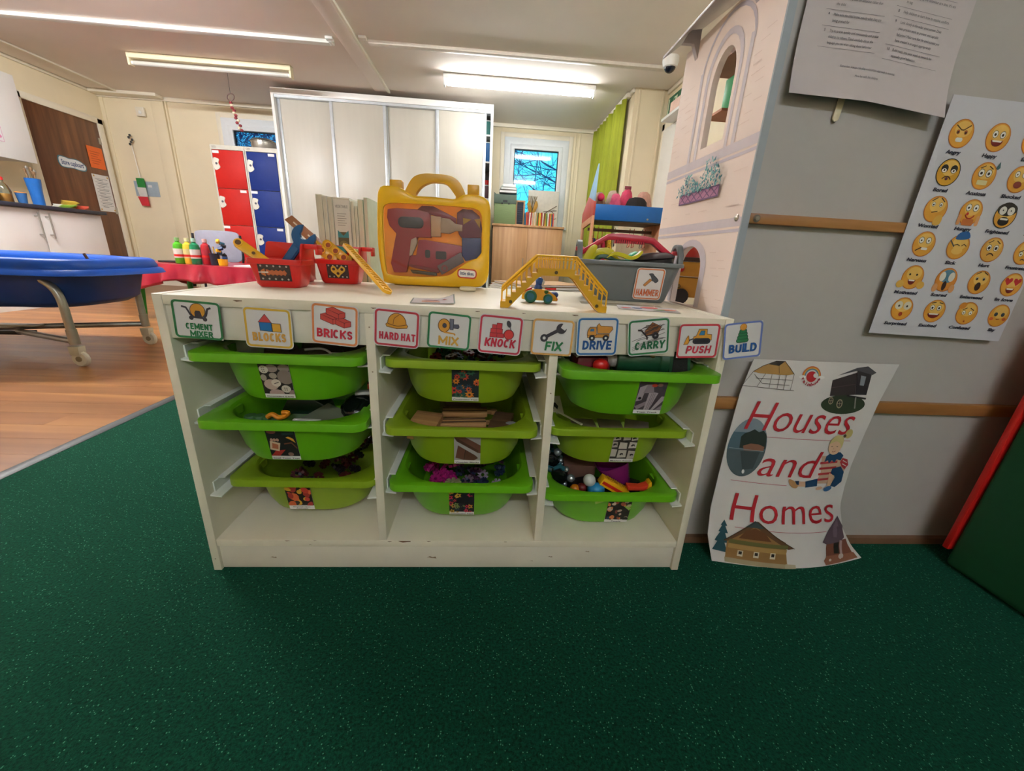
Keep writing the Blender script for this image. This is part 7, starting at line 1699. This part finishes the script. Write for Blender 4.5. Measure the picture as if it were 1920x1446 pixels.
t = thing('drink_bottle', 'pale soap bottle at the left edge on the worktop', 'bottle', (-3.62, 3.17, WT)); MB().lathe([(0.0001,0),(0.03,0),(0.034,0.01),(0.034,0.08),(0.015,0.12),(0.015,0.14),(0.0001,0.142)], n=18).build('body', M('soap_pale','#c9d0b8',0.3), t)
t = thing('paper_cup', 'blue paper cup with orange rim on the worktop', 'cup', (-3.60, 3.385, WT)); MB().rings([[Vector((r_*cos(2*pi*i/20), r_*sin(2*pi*i/20), z)) for i in range(20)] for r_, z in ((0.022,0.004),(0.034,0.10),(0.037,0.10),(0.026,0.0))]).build('cup', M('cup_blue','#2a5c94',0.5), t); MB().ringprism(ell(0,0,0.038,n=20), ell(0,0,0.034,n=20), XY, 0.096, 0.103).build('rim', M('cup_orange','#e08a3a',0.5), t)
t = thing('utensil_jar', 'tall blue jar of utensils on the worktop', 'jar', (-3.68, 3.60, WT)); MB().rings([[Vector((r_*cos(2*pi*i/22), r_*sin(2*pi*i/22), z)) for i in range(22)] for r_, z in ((0.030,0.01),(0.05,0.24),(0.054,0.24),(0.044,0.12),(0.040,0.0))]).build('jar', M('jar_blue','#1f66b4',0.35), t)
for i in range(6): MB().tube([(0,0,0.03),(0.03*cos(i),0.03*sin(i),0.27+0.02*(i%3))],[0.004,0.006],8).sphere((0.031*cos(i),0.031*sin(i),0.285+0.02*(i%3)),0.013,(0.6,1,1.4),10).build('utensil', M('brushed_steel','#b8b4ac') if i%2 else M('wood_spoon','#8a6a4a',0.6), t)
for i,(x,y,sx,sy,c,lab,z,rz) in enumerate(((-3.62,3.72,0.12,0.10,'#e4e2d6','crumpled white papers on the worktop by the jar',0.0,20),(-3.50,3.655,0.10,0.07,'#8ab03a','lime green folded cloth on the worktop',0.0,-10),(-3.50,3.775,0.10,0.08,'#c9503a','red patterned folded cloth on the worktop',0.0,12),(-3.52,3.70,0.10,0.08,'#c9a83a','yellow folded paper on the worktop pile',0.036,35))):
    t = thing('paper_pile', lab, 'papers', (x,y,WT+z), R(rz)); mb = MB()
    for k_ in range(4): mb.obox(Matrix.Translation((0.006*k_,0.004*k_,0.006+0.009*k_)) @ Matrix.Rotation(R(9*k_),4,'Z') @ Matrix.Rotation(R(4+3*k_),4,'X'), sx, sy, 0.003)
    mb.build('sheets', M('pile_'+c[1:],c,0.6,var=0.2,scale=20), t)

# wall things at the back left
t = thing('flag_streamer', 'green white and red paper streamer hanging on the back wall', 'decoration', (-4.03, 5.31, 1.06))
m_fl = [M('streamer_green','#2a8a3a',0.6), M('streamer_white','#dcdad2',0.6), M('streamer_red','#d8303a',0.6)]
for i in range(3): MB().prism([(-0.045+0.012*i*-1,0.30-0.11*i),(0.045-0.012*i*-1*0,0.30-0.11*i),(0.05,0.19-0.11*i),(-0.04,0.19-0.11*i)], XZ, 0.0, 0.02).build('paper', m_fl[i], t, bevel=0.003)
MB().tube([(0,0,0.30),(-0.02,0,0.68)],0.003,6).build('string', m_white, t)
for i in range(5): MB().sphere((-0.03+0.018*(i%3),-0.005,0.69+0.025*i),0.016,(1,0.5,1),10).build('bead', M('bead_dark','#3a3c38',0.4), t)
t = thing('wall_card', 'blue grey card on the back wall behind the streamer', 'card', (-4.0, 5.345, 1.24)); sheet('card', frame((0,-0.002,0),(1,0,0),(0,0,1)), 0.30, 0.18, M('card_blue_grey','#a3b2bc',0.6), t); MB().box(0.02,-0.005,0.02,0.07,-0.002,0.05).build('tag', m_paper, t)
t = thing('wall_sensor', 'small cream sensor box high on the back wall', 'sensor', (-3.86, 5.335, 2.12)); MB().box(-0.05,-0.03,-0.05,0.05,0.0,0.05).build('box', m_trim, t, bevel=0.006); MB().sphere((0,-0.03,-0.01),0.02,(1,0.5,1)).build('lens', m_white, t)
t = thing('shell_chime', 'hanging ring with a string of red and cream shells', 'wind chime', (-2.13, 4.2, CZ))
MB().tube([(0,0,0),(0.0,0,-0.23)],0.0015,5).build('cord', m_blk, t); MB().tube([(0.035*cos(a),0.012*sin(a),-0.265+0.035*sin(a)) for a in [2*pi*i/18 for i in range(18)]],0.004,6,True).build('ring', M('ring_brown','#6a4a44',0.5), t)
for i in range(12): MB().sphere((0.006*i-0.01+0.01*sin(3*i),0.005*cos(2*i),-0.315-0.022*i),0.018,(1,0.7,0.8),8).build('shell', M('shell_red','#8a3038',0.5) if i%3 != 1 else M('shell_cream','#d8c8a8',0.5), t)
MB().tube([(0,0,-0.295),(0.05,0,-0.57)],0.0015,5).build('cord', m_blk, t)

# water tray on a steel trolley ---------------------------------------------------
t = thing('water_tray', 'blue plastic water tray on a tubular steel trolley with casters', 'water tray', (-2.05, 1.63, 0))
m_tb = M('tray_blue','#0a4cac',0.4,var=0.05,scale=4,spec=0.3); m_tbd = M('tray_blue_deep','#153f86',0.4,var=0.05,scale=4,spec=0.3); m_st = M('tube_steel','#a3a29a',0.3,0.75)
def outline(sx, sy, n=72):
    o = []; sx -= 0.085
    for i in range(n):
        a = 2*pi*i/n; k_ = 1+0.07*cos(4*a)+0.03*cos(8*a)
        cx = abs(cos(a))**0.55*(1 if cos(a) >= 0 else -1); cy = abs(sin(a))**0.55*(1 if sin(a) >= 0 else -1)
        pinch = 1-0.10*math.exp(-((abs(cx)-0.62)/0.16)**2)
        o.append((sx*cx, sy*cy*pinch))
    return o
rg = lambda sx, sy, z: [Vector((x, y, z-0.012 if z > 0.4 else z+0.02)) for x, y in outline(sx, sy)]
MB().rings([rg(0.69,0.33,0.50), rg(0.70,0.34,0.532), rg(0.73,0.365,0.538), rg(0.745,0.38,0.528), rg(0.755,0.388,0.50), rg(0.755,0.388,0.492), rg(0.775,0.40,0.484), rg(0.785,0.41,0.462), rg(0.775,0.402,0.46), rg(0.745,0.375,0.49), rg(0.71,0.345,0.495)], closed=True).build('rim', m_tb, t, smooth=60)
MB().rings([rg(0.56,0.25,0.29), rg(0.63,0.29,0.315), rg(0.675,0.325,0.50), rg(0.695,0.338,0.50), rg(0.655,0.305,0.30), rg(0.60,0.27,0.268), rg(0.50,0.22,0.262)], cap0=True, cap1=True).build('tub', m_tbd, t, smooth=60)
for sx in (-1, 1):
    for sy in (-1, 1):
        x_, y_ = sx*0.525, sy*0.253; ko = -0.062+(-0.03*sy if sx > 0 else 0.03*sy)*1.0; ko *= sx
        pts = smoothline([(sx*0.36+ko,y_,0.452),(sx*0.46+ko,y_,0.440),(sx*0.53+ko,y_,0.405),(sx*0.562+ko,y_,0.34),(sx*0.566+ko,y_,0.22),(sx*0.568+ko,y_,0.135)],4)
        MB().tube(pts, 0.018, 12).build('leg', m_st, t)
        MB().tube([(sx*0.567+ko,y_,0.19),(sx*0.568+ko,y_,0.115)], 0.0215, 12).build('leg_sleeve', m_st, t)
        c_ = MB().prism([(-0.022,0.06),(0.022,0.06),(0.026,0.105),(-0.026,0.105)], frame((sx*0.568+ko,y_,0),(1,0,0),(0,0,1)), -0.02, 0.02).build('caster_fork', M('caster_beige','#c2b9a0',0.45), t, bevel=0.003)
        MB().lathe([(0.012,-0.012),(0.034,-0.012),(0.040,-0.006),(0.040,0.006),(0.034,0.012),(0.012,0.012)], (sx*0.568+ko+0.008,y_,0.040), 22, 'y').build('wheel', M('caster_wheel','#cfc6b0',0.5), c_); MB().cyl((sx*0.568+ko+0.008,y_-0.016,0.04),(sx*0.568+ko+0.008,y_+0.016,0.04),0.014,n=12).build('axle', M('axle_brown','#8a7a5c',0.5), c_)
for s in (-1, 1): MB().tube([(-0.505,-0.253*s,0.13),(0,0,0.125+0.012*s),(0.505-0.03*s,0.253*s,0.13)], 0.0155, 10).build('cross_bar', m_st, t)
MB().prism(rrect(0.24,0.06,0.02,4), frame((0,0,0.148),(1,0.12,0),(0,1,0)), -0.006, 0.004).build('pivot_plate', m_st, t, bevel=0.002); MB().prism(rrect(0.16,0.05,0.02,4), frame((0,0,0.112),(1,0.12,0),(0,1,0)), -0.016, 0.004).build('pivot_block', m_blk, t, bevel=0.002)
for x in (0.15, 0.655): MB().tube([(x,-0.36 if x < 0.5 else -0.2,0.53),(x-0.01,-0.36 if x < 0.5 else -0.2,0.553)],0.006,8).build('clip', M('clip_brown','#5a3a30',0.5), t)

# craft table with red cloth -------------------------------------------------------
t = thing('craft_table', 'low table with green legs under the red cloth', 'table', (-1.72, 3.05, 0))
MB().box(-0.62,-0.33,0.425,0.55,0.33,0.445).build('tabletop', M('table_grey','#b0aea6',0.5), t, bevel=0.004)
for x, y_ in ((-0.54,-0.27),(0.48,-0.27),(-0.54,0.27),(0.48,0.27)): MB().tube([(x,y_,0.425),(x*1.06,y_*1.06,0.0)],[0.024,0.020],12).build('leg', M('leg_green','#2fa53a',0.35), t)
m_pvc = M('red_oilcloth','#b0283a',0.3,var=0.14,scale=9,coat=0.25)
mb = MB(); N_ = 160; rs = []
per = rrect(1.22, 0.72, 0.05, 8, -0.035, 0)
def perim(n):
    P_ = per+[per[0]]; L_ = [0]
    for i in range(len(P_)-1): L_.append(L_[-1]+math.dist(P_[i],P_[i+1]))
    o = []
    for k_ in range(n):
        d_ = L_[-1]*k_/n; i = max(j for j in range(len(L_)) if L_[j] <= d_); i = min(i, len(P_)-2); f_ = (d_-L_[i])/(L_[i+1]-L_[i]); o.append((P_[i][0]+(P_[i+1][0]-P_[i][0])*f_, P_[i][1]+(P_[i+1][1]-P_[i][1])*f_))
    return o
pm = perim(N_)
for j in range(8):
    f_ = j/7; ring = []
    for k_, (x, y_) in enumerate(pm):
        a = 2*pi*k_/N_; corner = abs(sin(2*math.atan2(y_/0.36, x/0.55)))**6
        drop = 0.13+0.02*sin(3*a)+0.10*corner
        nx, ny = x+0.035, y_; l_ = math.hypot(nx, ny); nx, ny = nx/l_, ny/l_
        w_ = f_*(0.022*sin(20*a)+0.013*sin(33*a+1)+0.022)
        ring.append(Vector((x+nx*w_, y_+ny*w_, 0.449-drop*f_ if f_ > 0 else 0.4495)))
    rs.append(ring)
rs.insert(0, [Vector((p.x*0.98, p.y*0.98, 0.450)) for p in rs[0]])
mb.rings(rs, cap0=True, cap1=False)
cl_ = obj('tablecloth', mb.xform(Matrix.Translation((-1.72,3.05,0))), m_pvc, 'shiny red oilcloth draped over the low craft table', 'tablecloth', smooth=60)
cl_.modifiers.new('thick','SOLIDIFY').thickness = 0.0015
TT = 0.4515
def paint(x, y_, c, lab, labelc='#d8d4cc', cap='#d6d2c6'):
    o = thing('paint_bottle', lab, 'paint bottle', (x, y_, TT), group='paint bottles on the craft table'); mt = M('paint_'+c[1:],c,0.3,coat=0.2)
    MB().lathe([(0.0001,0),(0.032,0),(0.035,0.006),(0.035,0.125),(0.030,0.150),(0.014,0.165),(0.014,0.172)], n=22).build('body', mt, o)
    MB().lathe([(0.0001,0.172),(0.0165,0.172),(0.0165,0.198),(0.0001,0.20)], n=16).build('cap', M('cap_'+cap[1:],cap,0.4), o)
    MB().lathe([(0.0352,0.045),(0.0358,0.045),(0.0358,0.115),(0.0352,0.115)], n=22).build('label', M('label_'+labelc[1:],labelc,0.5), o); MB().lathe([(0.0359,0.055),(0.0362,0.055),(0.0362,0.072),(0.0359,0.072)], n=22).build('label_band', m_red, o)
paint(-1.955,2.82,'#4fae1f','light green paint bottle at the left on the craft table',cap='#8fc07a')
paint(-1.888,2.83,'#e2c53a','yellow paint bottle second from left on the craft table',labelc='#d2c88a',cap='#e0d8a8')
paint(-1.822,2.81,'#0f8050','dark green paint bottle with a white label on the craft table',cap='#a8c8b8')
paint(-1.757,2.84,'#b0202c','red paint bottle right of the dark green one on the craft table',labelc='#a8283a',cap='#e0b0a8')
o = thing('pencil_pot', 'dark pot crammed with brushes and pencils on the craft table', 'pot', (-1.69,2.83,TT)); MB().rings([[Vector((r_*cos(2*pi*i/20), r_*sin(2*pi*i/20), z)) for i in range(20)] for r_, z in ((0.030,0.004),(0.034,0.09),(0.037,0.09),(0.033,0.0))]).build('pot', M('pot_dark','#2a2c3a',0.3), o)
for i in range(9): MB().tube([(0.008*cos(i*2),0.008*sin(i*2),0.01),(0.034*cos(i*2.1),0.03*sin(i*2.1),0.13+0.012*(i%3))],0.0042,6).build('pencil', M('pencil_%d' % (i%4), ['#3a3c5a','#b0304a','#2a2a30','#c9a23a'][i%4],0.5), o)
o = thing('pencil_pot', 'yellow pot with blue and yellow toys at the right on the craft table', 'pot', (-1.625,2.82,TT)); MB().rings([[Vector((r_*cos(2*pi*i/20), r_*sin(2*pi*i/20), z)) for i in range(20)] for r_, z in ((0.028,0.004),(0.032,0.05),(0.035,0.05),(0.031,0.0))]).build('pot', m_yel, o)
for i in range(8): MB().obox(Matrix.Translation((0.02*cos(i*1.3),0.02*sin(i*1.3),0.06+0.018*i)) @ Matrix.Rotation(i,4,'X') @ Matrix.Rotation(i*0.7,4,'Z'), 0.032,0.022,0.022).build('toy_piece', [M('piece_blue','#1f3f6a',0.4),M('piece_black','#26262a',0.4),M('piece_teal','#1f5a78',0.4),m_yel][i%4], o, bevel=0.002)
# child's chair behind the table
t = thing('child_chair', 'grey plastic child chair behind the craft table', 'chair', (-2.13, 3.80, 0), R(180))
m_gc = M('chair_grey','#8d8f9e',0.5,var=0.05); m_cf = M('chair_frame','#26262c',0.4)
MB().prism(rrect(0.40,0.38,0.06,5), XY, 0.36, 0.375).build('seat', m_gc, t, bevel=0.004)
mb = MB(); rs = []
MB().prism(smoothline([(-0.20,0.46),(-0.21,0.66),(-0.18,0.725),(0.0,0.735),(0.18,0.725),(0.21,0.66),(0.20,0.46),(0.0,0.45)],4,True), frame((0,0.19,0),(1,0,0),(0,0,1)), -0.008, 0.008).build('backrest', m_gc, t, bevel=0.004)
for s in (-1,1):
    MB().tube(smoothline([(s*0.19,-0.19,0),(s*0.185,-0.16,0.36)],3),0.011,8).build('leg', m_cf, t); MB().tube(smoothline([(s*0.20,0.21,0),(s*0.19,0.18,0.36),(s*0.225,0.20,0.5),(s*0.222,0.20,0.70)],4),0.011,8).build('leg', m_cf, t)
o = thing('paper_stack', 'white paper sheets at the right end of the craft table', 'papers', (-1.35,2.84,TT)); MB().box(-0.15,-0.1,0,0.15,0.1,0.008).build('sheets', m_paper, o)
o = thing('black_tray', 'small black tray at the left end of the craft table', 'tray', (-2.10,2.95,TT)); MB().box(-0.09,-0.06,0,0.07,0.06,0.012).build('tray', m_blk, o, bevel=0.004)
